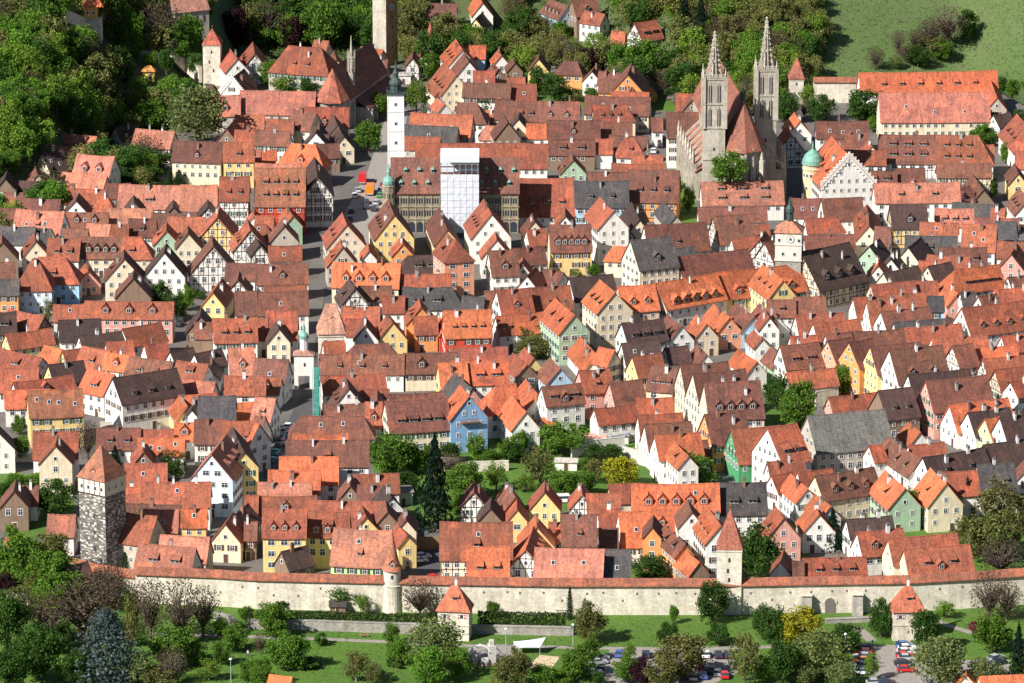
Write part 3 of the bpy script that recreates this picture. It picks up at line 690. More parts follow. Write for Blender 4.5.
('e',117.78,1443.36,-0.0,0.088,10.53,4.8,12.02,6.18,0,'D','ty','q1'),
('e',132.06,1448.75,-0.0,-0.055,11.17,3.56,9.33,5.15,0,'S','w','d3'),
('e',126.27,1432.73,-0.0,-0.137,11.07,3.41,9.02,5.15,0,'R','w','s1c1'),
('e',136.59,1416.2,0.0,-0.156,9.63,5.45,12.66,6.19,0,'R','w','s2c1'),
('e',138.16,1456.38,0.0,-0.268,11.78,3.0,9.06,5.41,0,'K','w','c1'),
('e',145.52,1452.69,0.0,-0.167,3.74,3.0,8.51,5.2,0,'R','w',''),
('e',143.96,1440.08,-0.0,-0.122,12.58,3.02,8.7,5.18,0,'B','w','c1'),
('e',145.17,1424.64,-0.0,-0.257,5.93,4.51,11.44,6.18,0,'K','w',''),
('e',122.35,1415.43,-0.0,-0.081,14.72,3.68,9.42,4.83,0,'K','w',''),
('e',130.42,1401.15,-0.0,0.0,13.54,3.61,9.7,5.15,0,'B','w','c2'),
('e',123.17,1395.01,0.0,-0.431,6.88,3.0,8.67,5.2,0,'R','w',''),
('e',128.95,1393.2,-0.0,-0.266,5.47,3.0,8.95,5.2,0,'R','w','c1'),
('g',116.8,1406.14,-0.0,1.201,12.56,3.6,9.92,5.48,0,'D','c',''),
('e',108.66,1419.71,0.0,-0.204,4.42,4.03,11.09,6.51,0,'B','w',''),
('g',105.29,1407.79,0.0,1.176,9.0,3.65,9.43,5.15,0,'D','g','c1'),
('e',110.27,1372.24,0.0,0.663,12.85,4.95,10.66,5.16,0,'D','c','c1'),
('g',105.14,1387.27,-0.0,1.459,9.0,3.13,9.03,5.15,0,'R','w','c1'),
('g',109.74,1396.07,0.0,1.375,9.0,3.01,8.8,5.15,0,'D','w','c2'),
('e',119.91,1388.22,0.0,0.0,6.1,3.0,8.95,5.2,0,'R','w',''),
('e',121.47,1376.15,-0.0,0.663,8.57,4.78,11.18,5.29,0,'D','c','c1'),
('e',131.67,1370.65,-0.0,0.416,13.88,4.47,11.69,6.28,1,'O','w','d4c2'),
('g',144.47,1393.41,0.0,1.342,12.45,4.15,11.25,6.17,0,'R','p','c1'),
('e',145.88,1410.06,-0.0,-0.169,8.72,3.31,9.1,5.15,0,'R','w',''),
('e',141.2,1359.5,-0.0,0.306,11.81,3.0,8.53,5.2,0,'R','w','c3'),
('e',143.63,1371.92,0.0,0.438,6.57,3.0,8.79,5.2,0,'B','w','c1'),
('e',107.18,1361.92,0.0,0.324,12.97,3.03,9.42,6.11,0,'R','c','c1'),
('e',110.21,1345.31,0.0,0.115,11.82,4.36,10.93,6.06,0,'R','w','c2'),
('e',116.78,1366.0,0.0,0.083,6.64,3.0,8.96,5.27,0,'R','w','c1'),
('e',117.68,1341.67,0.0,0.0,4.17,3.0,11.0,7.71,0,'K','b',''),
('g',123.71,1358.6,-0.0,1.849,9.0,3.0,8.35,5.03,0,'O','p','c1'),
('e',127.46,1352.83,-0.0,0.216,3.8,3.0,9.21,5.89,0,'K','w','c1'),
('e',132.78,1349.66,-0.0,0.571,6.01,3.0,9.15,5.41,0,'B','w',''),
('e',133.03,1327.51,0.0,0.423,21.27,5.67,12.55,6.19,0,'R','w','c1'),
('e',99.46,1343.29,-0.0,0.233,9.31,4.18,10.28,5.71,0,'R','w','c1'),
('e',103.59,1335.71,-0.0,0.196,10.95,4.9,11.45,5.37,0,'R','w','c2'),
('e',108.03,1327.88,0.0,0.409,14.59,4.12,11.06,6.48,0,'B','w','c2'),
('e',112.22,1321.72,0.0,0.252,15.68,3.0,9.42,5.69,0,'K','w',''),
('e',75.11,1345.91,-0.0,0.0,7.53,3.17,8.78,4.95,0,'B','w','d1'),
('e',82.96,1347.76,0.0,0.158,8.56,3.26,9.19,5.15,0,'B','w','c1'),
('g',70.05,1325.13,-0.0,1.652,9.0,2.8,10.6,7.06,0,'R','w','c1'),
('e',84.67,1328.4,-0.0,0.236,13.51,3.57,9.42,5.15,0,'R','w','c2'),
('e',88.63,1319.13,0.0,0.355,13.45,3.94,10.02,5.16,0,'R','w',''),
('e',79.08,1309.63,0.0,0.184,6.99,3.0,8.49,5.2,0,'R','w','c1'),
('e',88.72,1310.5,0.0,0.258,7.01,3.0,8.88,5.2,0,'B','w',''),
('e',99.41,1313.45,-0.0,0.2,15.53,3.0,8.96,5.41,0,'B','y','c1'),
('e',114.96,1316.88,0.0,0.291,16.23,3.0,9.22,5.56,0,'R','w','c3'),
('e',121.39,1308.47,0.0,0.217,15.39,3.0,8.53,5.2,0,'R','w','c1'),
('e',136.29,1308.87,0.0,0.364,7.17,3.0,8.87,5.2,0,'R','w','c1'),
('g',73.23,1357.36,-0.0,1.851,17.27,4.09,13.72,8.58,0,'O','y',''),
('e',-131.54,1289.84,-0.0,-0.663,15.58,3.62,9.14,5.15,0,'R','w','d1'),
('e',-130.23,1269.31,-0.0,0.0,10.37,4.47,10.66,5.53,0,'R','w','s1'),
('e',-123.25,1263.59,0.0,0.456,16.34,3.0,9.41,5.83,0,'R','w','q1'),
('e',-126.45,1254.19,0.0,0.101,11.71,3.0,9.0,5.28,0,'O','w','q1'),
('e',-117.76,1237.4,-0.0,0.171,13.72,4.97,14.0,8.37,0,'B2','y','s4'),
('e',-118.65,1279.41,0.0,0.45,9.58,3.68,9.29,5.15,0,'D','y',''),
('e',-123.51,1297.63,0.0,-0.663,6.38,3.28,8.46,4.74,0,'O','w',''),
('e',-118.02,1294.95,-0.0,0.451,5.75,3.0,8.65,5.04,0,'R','y','c1'),
('e',-111.47,1291.52,0.0,-0.503,8.81,3.93,9.85,5.03,0,'R','w','d1'),
('e',-104.98,1287.73,-0.0,-0.418,7.96,3.0,9.37,5.89,0,'O','w','q1c1'),
('e',-96.12,1282.93,-0.0,-0.433,12.91,3.58,9.3,5.15,0,'B','w','d2'),
('e',-108.1,1265.0,-0.0,-0.635,8.94,4.09,10.92,6.17,0,'O','w','d1c1'),
('e',-95.77,1253.36,0.0,0.548,18.31,5.0,13.82,8.05,0,'D','w','d3c1'),
('e',-84.86,1278.95,-0.0,-0.421,8.99,3.0,9.48,5.99,0,'R','w','d1'),
('g',-80.26,1284.49,0.0,1.532,9.0,2.54,7.29,4.48,0,'D','w','c1'),
('e',-83.26,1262.38,-0.0,-0.326,11.19,3.99,9.38,4.67,0,'S','w',''),
('e',-72.24,1284.55,0.0,0.115,6.48,4.6,12.0,6.18,0,'S','w','q1c1'),
('e',-70.15,1264.68,0.0,0.0,10.53,3.43,9.92,5.92,0,'R','w','c1'),
('e',-71.33,1244.86,-0.0,0.117,9.93,3.0,8.31,4.63,0,'O','w','c1'),
('e',-76.01,1238.05,-0.0,0.0,9.35,4.18,12.13,7.45,0,'K','w',''),
('e',-81.4,1254.16,0.0,0.297,8.05,3.0,7.82,4.17,0,'O','w',''),
('g',-85.39,1247.5,-0.0,1.831,11.59,2.9,8.12,4.57,0,'O','y','c1'),
('g',-82.1,1239.15,-0.0,1.493,9.0,2.2,9.43,6.76,0,'D','w',''),
('e',-68.87,1214.54,0.0,0.0,8.11,4.57,12.34,6.93,0,'R','w',''),
('e',-77.0,1219.95,0.0,0.0,7.13,4.16,11.07,6.17,0,'B','w','c1'),
('e',-83.62,1224.9,-0.0,0.0,4.79,3.0,8.82,5.2,0,'O','w','q1'),
('e',-90.36,1218.37,-0.0,0.054,8.25,3.0,8.95,5.2,0,'R','w','c1'),
('e',-99.85,1217.81,0.0,0.0,10.8,3.79,9.39,5.15,0,'B','w','d2c1'),
('e',-88.42,1208.67,-0.0,0.0,11.36,3.0,9.46,6.14,0,'O','w','s3'),
('g',-92.63,1201.98,0.0,1.658,9.0,2.86,9.2,5.7,0,'R','n','c1'),
('e',-90.74,1186.51,-0.0,0.042,10.09,3.49,9.53,5.15,0,'R','w','s1'),
('e',-81.87,1166.34,-0.0,0.0,16.48,4.03,10.94,6.17,0,'R','w','c3s1'),
('e',-92.4,1169.42,-0.0,0.0,4.29,3.0,8.71,5.2,0,'R','w',''),
('e',-87.23,1154.89,-0.0,-0.101,14.09,3.0,8.86,5.2,0,'B','w','c1'),
('e',-114.93,1207.47,0.0,0.04,11.0,4.76,11.53,6.18,0,'R','w','s1c1'),
('g',-113.59,1194.77,0.0,1.582,9.0,4.08,13.0,8.36,0,'R','c','c1'),
('g',-130.45,1213.47,-0.0,1.726,9.0,4.2,11.0,6.27,0,'D','w','c1'),
('g',-72.25,1181.4,-0.0,1.413,17.41,5.17,16.0,9.82,0,'O2','b','d3c1'),
('g',-68.19,1193.9,0.0,1.753,21.71,3.51,13.5,9.48,0,'D','y','c1'),
('e',-63.37,1163.18,-0.0,0.0,2.92,3.0,8.6,5.2,0,'R','w',''),
('g',-121.28,1165.99,0.0,1.608,9.0,3.38,10.2,6.1,0,'B','n','c1'),
('e',-118.43,1172.6,-0.0,0.0,4.3,3.0,8.05,4.26,0,'B','w',''),
('e',-106.36,1303.57,0.0,0.297,6.92,3.0,8.63,5.2,0,'R','w',''),
('e',-96.22,1300.49,0.0,0.417,6.24,3.0,8.85,5.2,0,'R','w',''),
('e',-88.87,1294.78,-0.0,0.663,7.08,3.0,8.69,5.2,0,'D','w',''),
('e',-81.66,1292.49,0.0,0.663,8.54,3.0,8.81,5.08,0,'D','w','c1'),
('e',-63.66,1276.72,0.0,-0.198,8.75,4.1,11.08,6.17,0,'B','w','s1'),
('e',-64.32,1270.12,-0.0,-0.179,6.77,3.04,7.85,4.39,0,'R','w','q1'),
('e',-63.67,1239.99,-0.0,-0.276,5.11,4.19,10.9,6.17,0,'S','w','d1'),
('e',-64.32,1226.5,-0.0,-0.291,2.37,4.5,10.05,5.12,0,'B','w',''),
('e',-64.25,1210.77,0.0,-0.663,1.0,4.33,12.69,7.6,0,'O','w',''),
('e',-40.18,1287.5,0.0,0.0,22.42,3.61,9.33,5.15,0,'B','w','d3s1c1'),
('e',-21.5,1288.8,0.0,0.084,14.77,3.87,9.49,5.15,0,'B','c','q2'),
('e',-8.89,1296.76,0.0,0.084,15.0,3.0,8.66,5.2,0,'R','w','c1'),
('e',-15.75,1272.51,0.0,0.166,7.37,4.71,11.3,5.89,0,'O','y','q1c2'),
('e',-6.66,1274.78,-0.0,0.114,10.74,4.21,11.35,6.17,0,'O','w','d2c2'),
('e',-41.98,1268.92,-0.0,0.217,16.79,3.34,8.88,5.15,0,'R','w',''),
('g',-42.73,1249.37,-0.0,1.657,9.49,4.76,12.25,6.22,0,'B','w','c1'),
('e',-36.55,1258.0,0.0,0.056,8.52,3.0,8.0,4.48,0,'R','w',''),
('g',-35.07,1251.51,0.0,1.597,9.0,2.2,8.53,5.89,0,'B','w',''),
('e',-25.04,1252.44,0.0,0.197,14.45,3.0,8.72,5.2,0,'B','w',''),
('g',-12.78,1260.92,0.0,1.864,15.72,3.47,9.74,5.44,0,'K','p','c1'),
('e',-43.0,1241.62,-0.0,0.107,10.83,3.0,8.91,5.2,0,'B','w','c2'),
('e',-35.59,1237.14,0.0,0.0,4.0,4.41,10.72,5.47,0,'R','w','c1'),
('e',-24.57,1231.59,0.0,0.232,16.02,5.6,13.0,6.41,0,'B','c','d4c1'),
('g',-12.17,1232.78,0.0,1.83,9.6,4.84,15.0,9.09,0,'O','b3','d1c1'),
('e',-1.72,1246.51,-0.0,0.319,5.26,4.76,12.63,6.7,1,'O','w','d1'),
('e',-45.99,1224.85,-0.0,0.0,15.97,3.86,10.5,6.01,3,'B','w','s2'),
('e',-48.71,1218.91,-0.0,0.0,13.68,3.0,7.53,3.87,0,'O','w',''),
('e',-45.93,1193.31,0.0,0.011,20.43,4.15,13.55,8.31,0,'B','w','d1c2'),
('e',-50.22,1185.35,0.0,0.0,14.31,4.56,11.57,6.21,0,'O','w','c1'),
('e',-53.56,1177.53,-0.0,0.0,12.5,4.14,10.59,5.91,0,'O','w','c1'),
('e',-55.61,1171.35,-0.0,0.0,12.75,3.0,9.27,5.87,0,'S','w','c2'),
('e',-55.06,1163.89,-0.0,0.0,14.63,3.0,8.18,4.53,0,'R','w','q1'),
('e',-40.25,1158.39,0.0,-0.057,18.03,3.0,8.47,4.83,0,'R','w','c1'),
('e',-33.63,1181.73,0.0,0.096,11.03,3.0,8.3,4.51,0,'R','w','c1'),
('g',-39.71,1174.84,0.0,1.573,9.0,3.08,8.74,4.91,0,'B','n','c1'),
('e',-34.46,1171.28,0.0,-0.099,6.3,3.0,8.55,5.15,0,'B','w','c1'),
('g',-30.32,1164.85,0.0,1.812,9.0,2.84,8.93,5.73,0,'D','w','c1'),
('g',-9.27,1168.91,-0.0,1.558,9.0,3.37,8.98,5.15,0,'B','t','c1'),
('g',-5.11,1157.0,0.0,1.525,9.0,3.03,8.56,5.15,0,'D','n',''),
('g',-1.1,1173.05,0.0,1.572,9.0,2.46,6.93,3.93,0,'R','c','c1'),
('e',-64.93,1220.88,-0.0,-0.663,0.67,3.25,8.08,4.03,0,'R','w',''),
('e',-48.21,1302.01,-0.0,0.232,5.51,3.0,8.96,5.2,0,'R','w',''),
('e',-37.87,1300.74,0.0,0.138,9.17,3.0,8.61,5.2,3,'B','w',''),
('e',-36.94,1230.69,-0.0,0.0,2.25,3.0,8.25,4.51,0,'R','w',''),
('g',20.84,1301.05,-0.0,1.792,19.37,3.68,7.84,3.62,0,'O','w','c2'),
('g',11.37,1279.27,0.0,1.841,10.17,3.49,9.23,5.15,0,'B','b','c1'),
('g',4.7,1294.2,-0.0,1.789,11.0,2.28,7.92,5.13,0,'R','y','c1'),
('g',2.17,1286.7,-0.0,1.889,11.71,2.87,8.35,5.18,0,'R','n',''),
('g',5.33,1258.56,0.0,1.789,15.8,3.56,8.44,4.5,0,'O','w','c1'),
('g',1.76,1234.83,-0.0,1.785,16.52,3.65,11.07,6.55,0,'O','w',''),
('e',12.76,1249.7,0.0,0.343,10.54,3.58,11.65,7.56,0,'B','w','d3q1'),
('e',21.53,1263.36,0.0,0.307,7.97,4.2,12.0,7.15,0,'R','p','d1c2'),
('e',29.65,1255.8,-0.0,0.339,8.59,4.06,11.02,6.17,0,'B','p',''),
('e',25.39,1289.71,0.0,-0.663,4.8,3.0,10.35,6.72,0,'O','c',''),
('e',34.41,1292.64,0.0,0.251,10.11,4.77,11.38,6.17,0,'D','w','s2'),
('e',35.78,1281.71,-0.0,0.409,8.08,4.07,10.85,6.17,0,'R','y','c1'),
('e',44.22,1297.24,-0.0,0.396,6.51,3.0,8.71,5.2,0,'D','w',''),
('g',51.15,1297.09,-0.0,1.786,10.27,2.46,8.05,5.16,0,'B','w','c1'),
('e',40.3,1268.17,-0.0,-0.349,7.08,4.57,11.32,6.17,0,'B','c','d4'),
('e',50.26,1259.02,-0.0,0.233,12.56,5.9,15.0,7.95,0,'B','c','c1'),
('e',53.72,1247.7,-0.0,0.292,14.06,6.03,16.0,8.39,0,'B','c','c2'),
('e',56.47,1233.94,0.0,0.164,14.29,6.69,17.0,9.24,0,'B','c','c2'),
('e',53.86,1217.26,0.0,0.331,10.42,5.52,13.69,7.13,0,'B','o','c2'),
('e',61.4,1207.85,0.0,0.265,12.7,6.34,12.5,5.46,0,'R','g2','d1'),
('g',63.1,1289.61,0.0,1.921,12.69,2.91,8.47,5.15,0,'O','w',''),
('e',37.05,1247.49,-0.0,0.077,9.15,3.0,8.83,5.2,0,'O','w','c1'),
('e',26.48,1238.67,0.0,0.38,11.21,3.0,9.0,5.67,0,'R','w',''),
('e',37.94,1229.69,-0.0,0.182,11.34,3.65,9.71,5.15,0,'R','w','c1'),
('e',39.53,1217.85,-0.0,0.23,11.83,4.46,10.76,5.17,0,'B','w','c1'),
('e',41.54,1205.5,-0.0,0.252,11.53,4.45,11.49,6.56,0,'O','w','c1'),
('e',44.96,1212.4,-0.0,0.242,9.21,3.06,7.55,3.7,0,'B','w',''),
('g',42.34,1196.34,0.0,1.821,12.32,2.6,10.37,7.36,0,'O','w','d1'),
('e',27.6,1171.44,-0.0,0.14,7.45,3.0,8.89,5.2,0,'R','c',''),
('e',39.57,1158.4,0.0,0.02,20.94,4.53,13.0,7.44,0,'O','c','q5s2'),
('e',55.86,1161.17,-0.0,0.055,11.35,5.35,12.31,6.19,0,'K','w','d2c1'),
('g',8.02,1165.62,0.0,1.546,9.0,3.81,10.0,5.38,0,'R','y','c1'),
('g',17.03,1166.67,-0.0,1.574,9.0,3.06,9.04,5.35,0,'R','t','c1'),
('e',22.18,1160.31,0.0,0.052,7.92,3.0,9.87,6.16,0,'R','w',''),
('g',0.04,1164.91,0.0,1.766,9.0,2.49,8.92,6.08,0,'B','n',''),
('g',71.12,1295.49,-0.0,1.844,9.09,2.67,7.97,4.7,0,'B','g',''),
('e',76.88,1289.07,0.0,0.351,10.92,4.21,11.85,6.53,0,'B','w','d2c1'),
('e',87.5,1288.13,-0.0,0.541,7.3,4.93,13.5,7.53,0,'B','o2',''),
('e',92.6,1281.28,-0.0,0.554,7.1,5.0,15.05,9.12,0,'B','o',''),
('e',101.34,1274.5,0.0,0.324,13.97,5.42,15.79,9.78,0,'B','y',''),
('e',106.0,1265.15,0.0,0.34,14.7,6.39,17.51,9.98,0,'B','w','c1'),
('e',120.56,1289.69,0.0,0.436,5.93,4.22,11.5,6.64,0,'B','tw',''),
('e',128.78,1293.91,-0.0,0.328,14.0,4.0,9.56,4.69,0,'O','b','c1'),
('e',131.8,1284.96,0.0,0.343,13.22,3.52,9.42,5.15,0,'R','t',''),
('e',132.6,1270.15,-0.0,0.376,11.23,4.39,10.53,5.29,0,'R','tc',''),
('e',133.95,1262.77,0.0,0.643,7.98,3.0,9.44,6.07,0,'R','w',''),
('e',79.04,1273.38,0.0,0.361,13.75,3.0,8.82,5.2,0,'R','s','c1'),
('e',88.98,1250.73,0.0,0.346,13.84,3.0,8.81,5.2,0,'R','p','c1'),
('e',99.1,1243.74,-0.0,0.385,9.36,5.49,12.35,6.19,0,'D','n','d2'),
('e',111.54,1256.12,0.0,0.312,17.14,5.03,13.44,7.16,0,'D','w','c1'),
('e',115.21,1247.01,-0.0,0.327,16.94,5.61,14.38,7.61,0,'B','p','c1'),
('e',84.61,1215.96,0.0,0.302,20.47,6.88,14.0,6.35,0,'G','s',''),
('e',120.37,1238.29,-0.0,0.422,16.95,4.61,10.39,4.59,0,'O','w','c3'),
('e',122.15,1230.43,0.0,0.4,11.74,4.5,10.53,5.51,0,'D','w','c2'),
('e',122.36,1223.05,0.0,0.464,4.04,3.9,10.56,6.07,0,'O','l',''),
('e',128.13,1218.01,-0.0,0.413,9.56,4.12,12.74,7.71,0,'D','w','c2'),
('g',98.5,1201.97,0.0,1.904,20.78,3.36,8.86,4.83,0,'B','w','d3c1'),
('g',102.52,1222.31,-0.0,1.836,9.0,2.68,8.34,5.15,0,'O','w',''),
('e',104.37,1207.22,0.0,0.348,9.67,3.0,8.41,4.79,0,'R','w','c1'),
('e',109.97,1192.62,-0.0,0.5,18.02,3.97,10.54,5.89,0,'D','w','c2'),
('e',123.82,1200.84,-0.0,0.423,12.79,4.05,10.82,6.17,0,'D','w','c2'),
('e',91.53,1205.83,-0.0,0.441,3.6,3.0,8.57,5.2,0,'R','w',''),
('e',67.39,1196.82,-0.0,0.548,8.46,6.87,16.25,8.68,0,'R','w','d2'),
('e',67.91,1187.15,0.0,0.235,9.18,3.0,10.05,6.39,0,'R','w','c2'),
('e',74.92,1183.02,0.0,0.356,9.11,3.0,8.88,5.2,0,'R','w',''),
('g',70.5,1173.35,0.0,1.86,11.98,2.75,8.95,5.68,0,'O','w','c1'),
('e',66.45,1180.75,-0.0,0.583,5.75,3.0,8.6,4.93,0,'R','w',''),
('g',75.54,1159.85,-0.0,1.896,9.69,2.75,8.33,5.15,0,'O','w',''),
('e',81.64,1174.86,0.0,0.467,16.36,4.44,11.05,6.0,0,'B','c','q3c2'),
('g',93.62,1167.76,-0.0,1.819,15.02,4.12,11.15,6.37,0,'O','g','d1c2'),
('g',104.05,1167.04,0.0,1.788,12.8,4.4,12.33,6.84,0,'O','c','d1c2'),
('e',110.54,1177.7,0.0,0.205,10.38,4.28,10.21,5.51,0,'R','w',''),
('e',119.15,1179.34,0.0,0.165,9.02,4.55,11.55,6.18,0,'K','w','c1'),
('g',128.56,1190.68,0.0,1.513,9.0,3.14,8.72,5.15,0,'B','w',''),
('e',-108.01,1145.22,0.0,-0.063,6.35,3.34,9.25,5.15,0,'S','w',''),
('g',-118.12,1134.91,-0.0,1.751,9.0,2.2,7.74,5.2,0,'R','n',''),
('g',-92.12,1144.99,0.0,1.704,9.0,2.2,7.34,4.81,0,'R','p',''),
('e',-88.64,1135.54,0.0,-0.406,9.03,4.82,12.43,6.82,0,'R','s','c1'),
('e',-84.09,1143.68,0.0,-0.049,8.25,4.27,10.99,5.93,0,'S','s','s1'),
('e',-77.23,1126.17,-0.0,-0.169,11.52,3.88,9.92,5.16,0,'S','s',''),
('e',-80.72,1115.72,-0.0,-0.254,13.68,4.07,10.87,6.17,0,'S','w','d2'),
('g',-67.65,1140.98,-0.0,1.416,9.0,3.64,9.68,5.15,0,'R','c','c1'),
('e',-75.94,1141.08,-0.0,0.0,5.8,3.0,12.0,8.67,0,'O','y','s1'),
('g',-65.18,1150.19,0.0,1.282,9.0,3.47,9.11,5.15,0,'B','n','c1'),
('e',-62.5,1141.76,0.0,0.0,2.7,3.0,8.52,5.2,0,'B','n',''),
('e',-53.86,1131.52,-0.0,0.0,10.08,4.81,15.0,9.66,0,'R','y','q3c1'),
('e',-43.74,1135.7,0.0,-0.04,9.97,3.9,13.0,8.21,0,'R','y','q3d1'),
('e',-35.21,1121.77,-0.0,-0.148,13.15,5.69,13.0,6.06,0,'S','l','c1d1s1'),
('g',-35.58,1149.03,0.0,1.699,9.11,3.34,8.91,5.15,0,'R','y','c1'),
('g',-30.29,1151.67,0.0,1.645,9.0,2.42,9.33,6.61,0,'B','n',''),
('g',-26.14,1136.23,0.0,1.864,9.0,2.2,8.21,5.65,0,'R','y',''),
('g',-25.29,1144.6,-0.0,1.569,9.0,2.4,9.55,6.62,0,'B','c',''),
('e',-51.19,1119.63,-0.0,0.663,7.18,3.0,8.91,5.2,0,'D','n',''),
('e',-8.38,1121.44,0.0,0.0,16.77,5.85,14.96,7.79,0,'R','tc','d1s1'),
('e',-5.57,1111.3,-0.0,0.0,9.63,5.1,12.04,5.94,0,'O','t','d2'),
('g',4.13,1121.27,-0.0,1.466,17.46,4.14,11.02,6.4,0,'O','t',''),
('e',13.38,1107.85,0.0,-0.084,15.76,4.8,12.76,7.18,0,'S','w','s2'),
('e',24.39,1110.35,-0.0,0.0,6.07,4.94,11.74,6.18,0,'K','w','s1'),
('e',15.88,1132.08,0.0,0.0,8.01,5.04,13.46,7.48,0,'B','w','c1'),
('g',15.86,1140.56,-0.0,1.558,9.0,3.59,8.14,3.87,0,'B','o',''),
('e',23.49,1151.98,0.0,0.0,4.71,3.0,8.58,5.2,0,'R','w',''),
('e',23.08,1136.56,-0.0,0.0,4.18,3.0,8.61,5.2,0,'B','w',''),
('e',28.97,1141.7,0.0,0.147,6.8,5.55,11.21,4.38,0,'O','w','s1'),
('e',36.07,1149.63,-0.0,0.0,6.45,3.68,9.19,5.15,0,'O','w',''),
('g',33.45,1133.4,-0.0,1.51,9.0,2.2,11.35,8.63,0,'B','o',''),
('g',38.55,1126.6,0.0,1.864,14.81,2.33,10.14,7.23,0,'B','o','d2'),
('g',42.16,1115.66,-0.0,1.871,10.35,2.46,8.56,5.45,0,'O','n',''),
('g',47.88,1129.31,-0.0,1.743,14.98,3.61,13.88,9.69,0,'O','w','c1'),
('g',42.45,1139.6,-0.0,1.634,9.0,2.99,13.12,9.57,0,'B','w',''),
('g',5.78,1134.05,-0.0,1.604,9.0,4.16,11.14,6.17,0,'O','y',''),
('g',1.21,1156.76,0.0,1.57,9.0,2.42,8.37,5.45,0,'R','y',''),
('e',10.47,1140.26,0.0,0.0,2.99,3.0,9.0,5.2,0,'R','w',''),
('g',63.92,1140.34,0.0,1.731,9.08,4.25,11.33,6.17,0,'R','p',''),
('g',73.19,1148.63,0.0,1.678,9.1,3.95,9.67,5.16,0,'O','w','c1'),
('e',85.6,1143.94,0.0,0.269,11.23,3.0,8.93,5.2,0,'D','w','c2'),
('e',87.28,1131.43,0.0,0.3,11.25,3.87,9.71,5.15,0,'R','w','c2'),
('e',96.11,1115.99,-0.0,0.267,16.76,4.16,13.21,8.23,0,'R','c','d1'),
('e',98.86,1109.01,0.0,0.244,15.75,4.06,12.79,7.83,0,'R','c','q1d2'),
('e',75.31,1113.04,-0.0,0.091,14.65,3.36,8.81,5.15,0,'R','c','d3c1'),
('g',63.38,1116.68,-0.0,1.431,9.0,2.37,8.07,5.16,0,'R','w',''),
('e',66.76,1110.82,-0.0,0.0,2.34,3.0,8.83,5.2,0,'B','n',''),
('e',-101.22,1108.96,-0.0,0.663,5.08,3.0,8.74,5.2,0,'D','n',''),
('e',-10.69,1348.0,0.0,-0.226,6.03,3.0,9.13,5.57,0,'K','w',''),
('e',46.8,1572.87,0.0,0.0,3.23,3.0,8.72,5.2,0,'B','w',''),
('e',158.17,1576.86,0.0,0.663,6.95,3.0,9.05,5.67,0,'D','w',''),
('e',101.94,1540.92,-0.0,0.0,5.54,3.0,8.76,5.2,0,'R','w',''),
('g',100.89,1496.48,-0.0,1.719,26,8.48,17.33,8.03,0,'O','w','z1c2'),
]

ROOF = {'O': (.47, .125, .052), 'R': (.30, .087, .046), 'S': (.39, .150, .096), 'B': (.165, .064, .042), 'D': (.066, .036, .030), 'K': (.062, .057, .058), 'G': (.19, .185, .17)}
RNAME = {'O': 'orange', 'R': 'red', 'S': 'salmon', 'B': 'brown', 'D': 'dark', 'K': 'charcoal', 'G': 'grey'}
WALL = {'w': (.80, .77, .70), 'c': (.74, .62, .44), 'y': (.78, .58, .24), 'o': (.70, .30, .10), 'p': (.68, .34, .27), 'g': (.36, .50, .34), 'b': (.42, .60, .74), 's': (.48, .42, .34), 'n': (.24, .16, .11), 'r': (.55, .07, .035), 'l': (.60, .72, .34)}
WNAME = {'w': 'white', 'c': 'cream', 'y': 'yellow', 'o': 'orange', 'p': 'pink', 'g': 'pale-green', 'b': 'light-blue', 's': 'stone', 'n': 'brown', 'r': 'red', 'l': 'lime-green'}
SPECIAL = {'O2b': (.62, .70, .78), 'R2b': None}
# shared small meshes ------------------------------------------------------
def window_mesh(w=1.0, h=1.35, bars=True, sill=False, shutter=None):
    m = MB('frame', 'glass')            # faces -y, centre of the bottom edge at the origin
    t = .13
    m.box(-w/2-t, w/2+t, -.07, .03, -t, 0, 'frame'); m.box(-w/2-t, w/2+t, -.07, .03, h, h+t, 'frame')
    m.box(-w/2-t, -w/2, -.07, .03, 0, h, 'frame'); m.box(w/2, w/2+t, -.07, .03, 0, h, 'frame')
    m.box(-w/2, w/2, -.03, .02, 0, h, 'glass')
    if bars:
        m.box(-.035, .035, -.05, .0, 0, h, 'frame'); m.box(-w/2, w/2, -.05, -.001, h*.62, h*.62+.06, 'frame')
    if shutter:
        for s in (-1, 1): m.box(s*(w/2+t+.3)-.27, s*(w/2+t+.3)+.27, -.10, .0, -.05, h+.05, shutter)
    return m.mesh('window')
WIN = [window_mesh(), window_mesh(.85, 1.2), window_mesh(1.1, 1.5), window_mesh(.95, 1.3, shutter='door_wood'), window_mesh(.9, 1.25, shutter='shutter_green'), window_mesh(1.5, 1.2), window_mesh(.7, 1.05)]
WSMALL = window_mesh(.7, .9, False)
def chimney_mesh(w, d, h):
    m = MB('plaster', 'cap')
    m.box(-w/2, w/2, -d/2, d/2, -1.2, h, 'plaster'); m.box(-w/2-.08, w/2+.08, -d/2-.08, d/2+.08, h, h+.12, 'cap')
    m.box(-w/2+.1, -w/2+.25, -d/2+.1, d/2-.1, h+.12, h+.4, 'plaster'); m.box(w/2-.25, w/2-.1, -d/2+.1, d/2-.1, h+.12, h+.4, 'plaster')
    m.box(-w/2-.04, w/2+.04, -d/2-.04, d/2+.04, h+.4, h+.48, 'cap')
    return m.mesh('chimney')
CHIM = [chimney_mesh(.65, .65, 1.3), chimney_mesh(.55, .9, 1.0), chimney_mesh(.9, .6, 1.4), chimney_mesh(.5, .5, 1.6)]
CCOL = [(.75, .73, .70), (.70, .66, .60), (.62, .60, .58), (.30, .15, .10), (.26, .13, .09), (.36, .33, .30)]
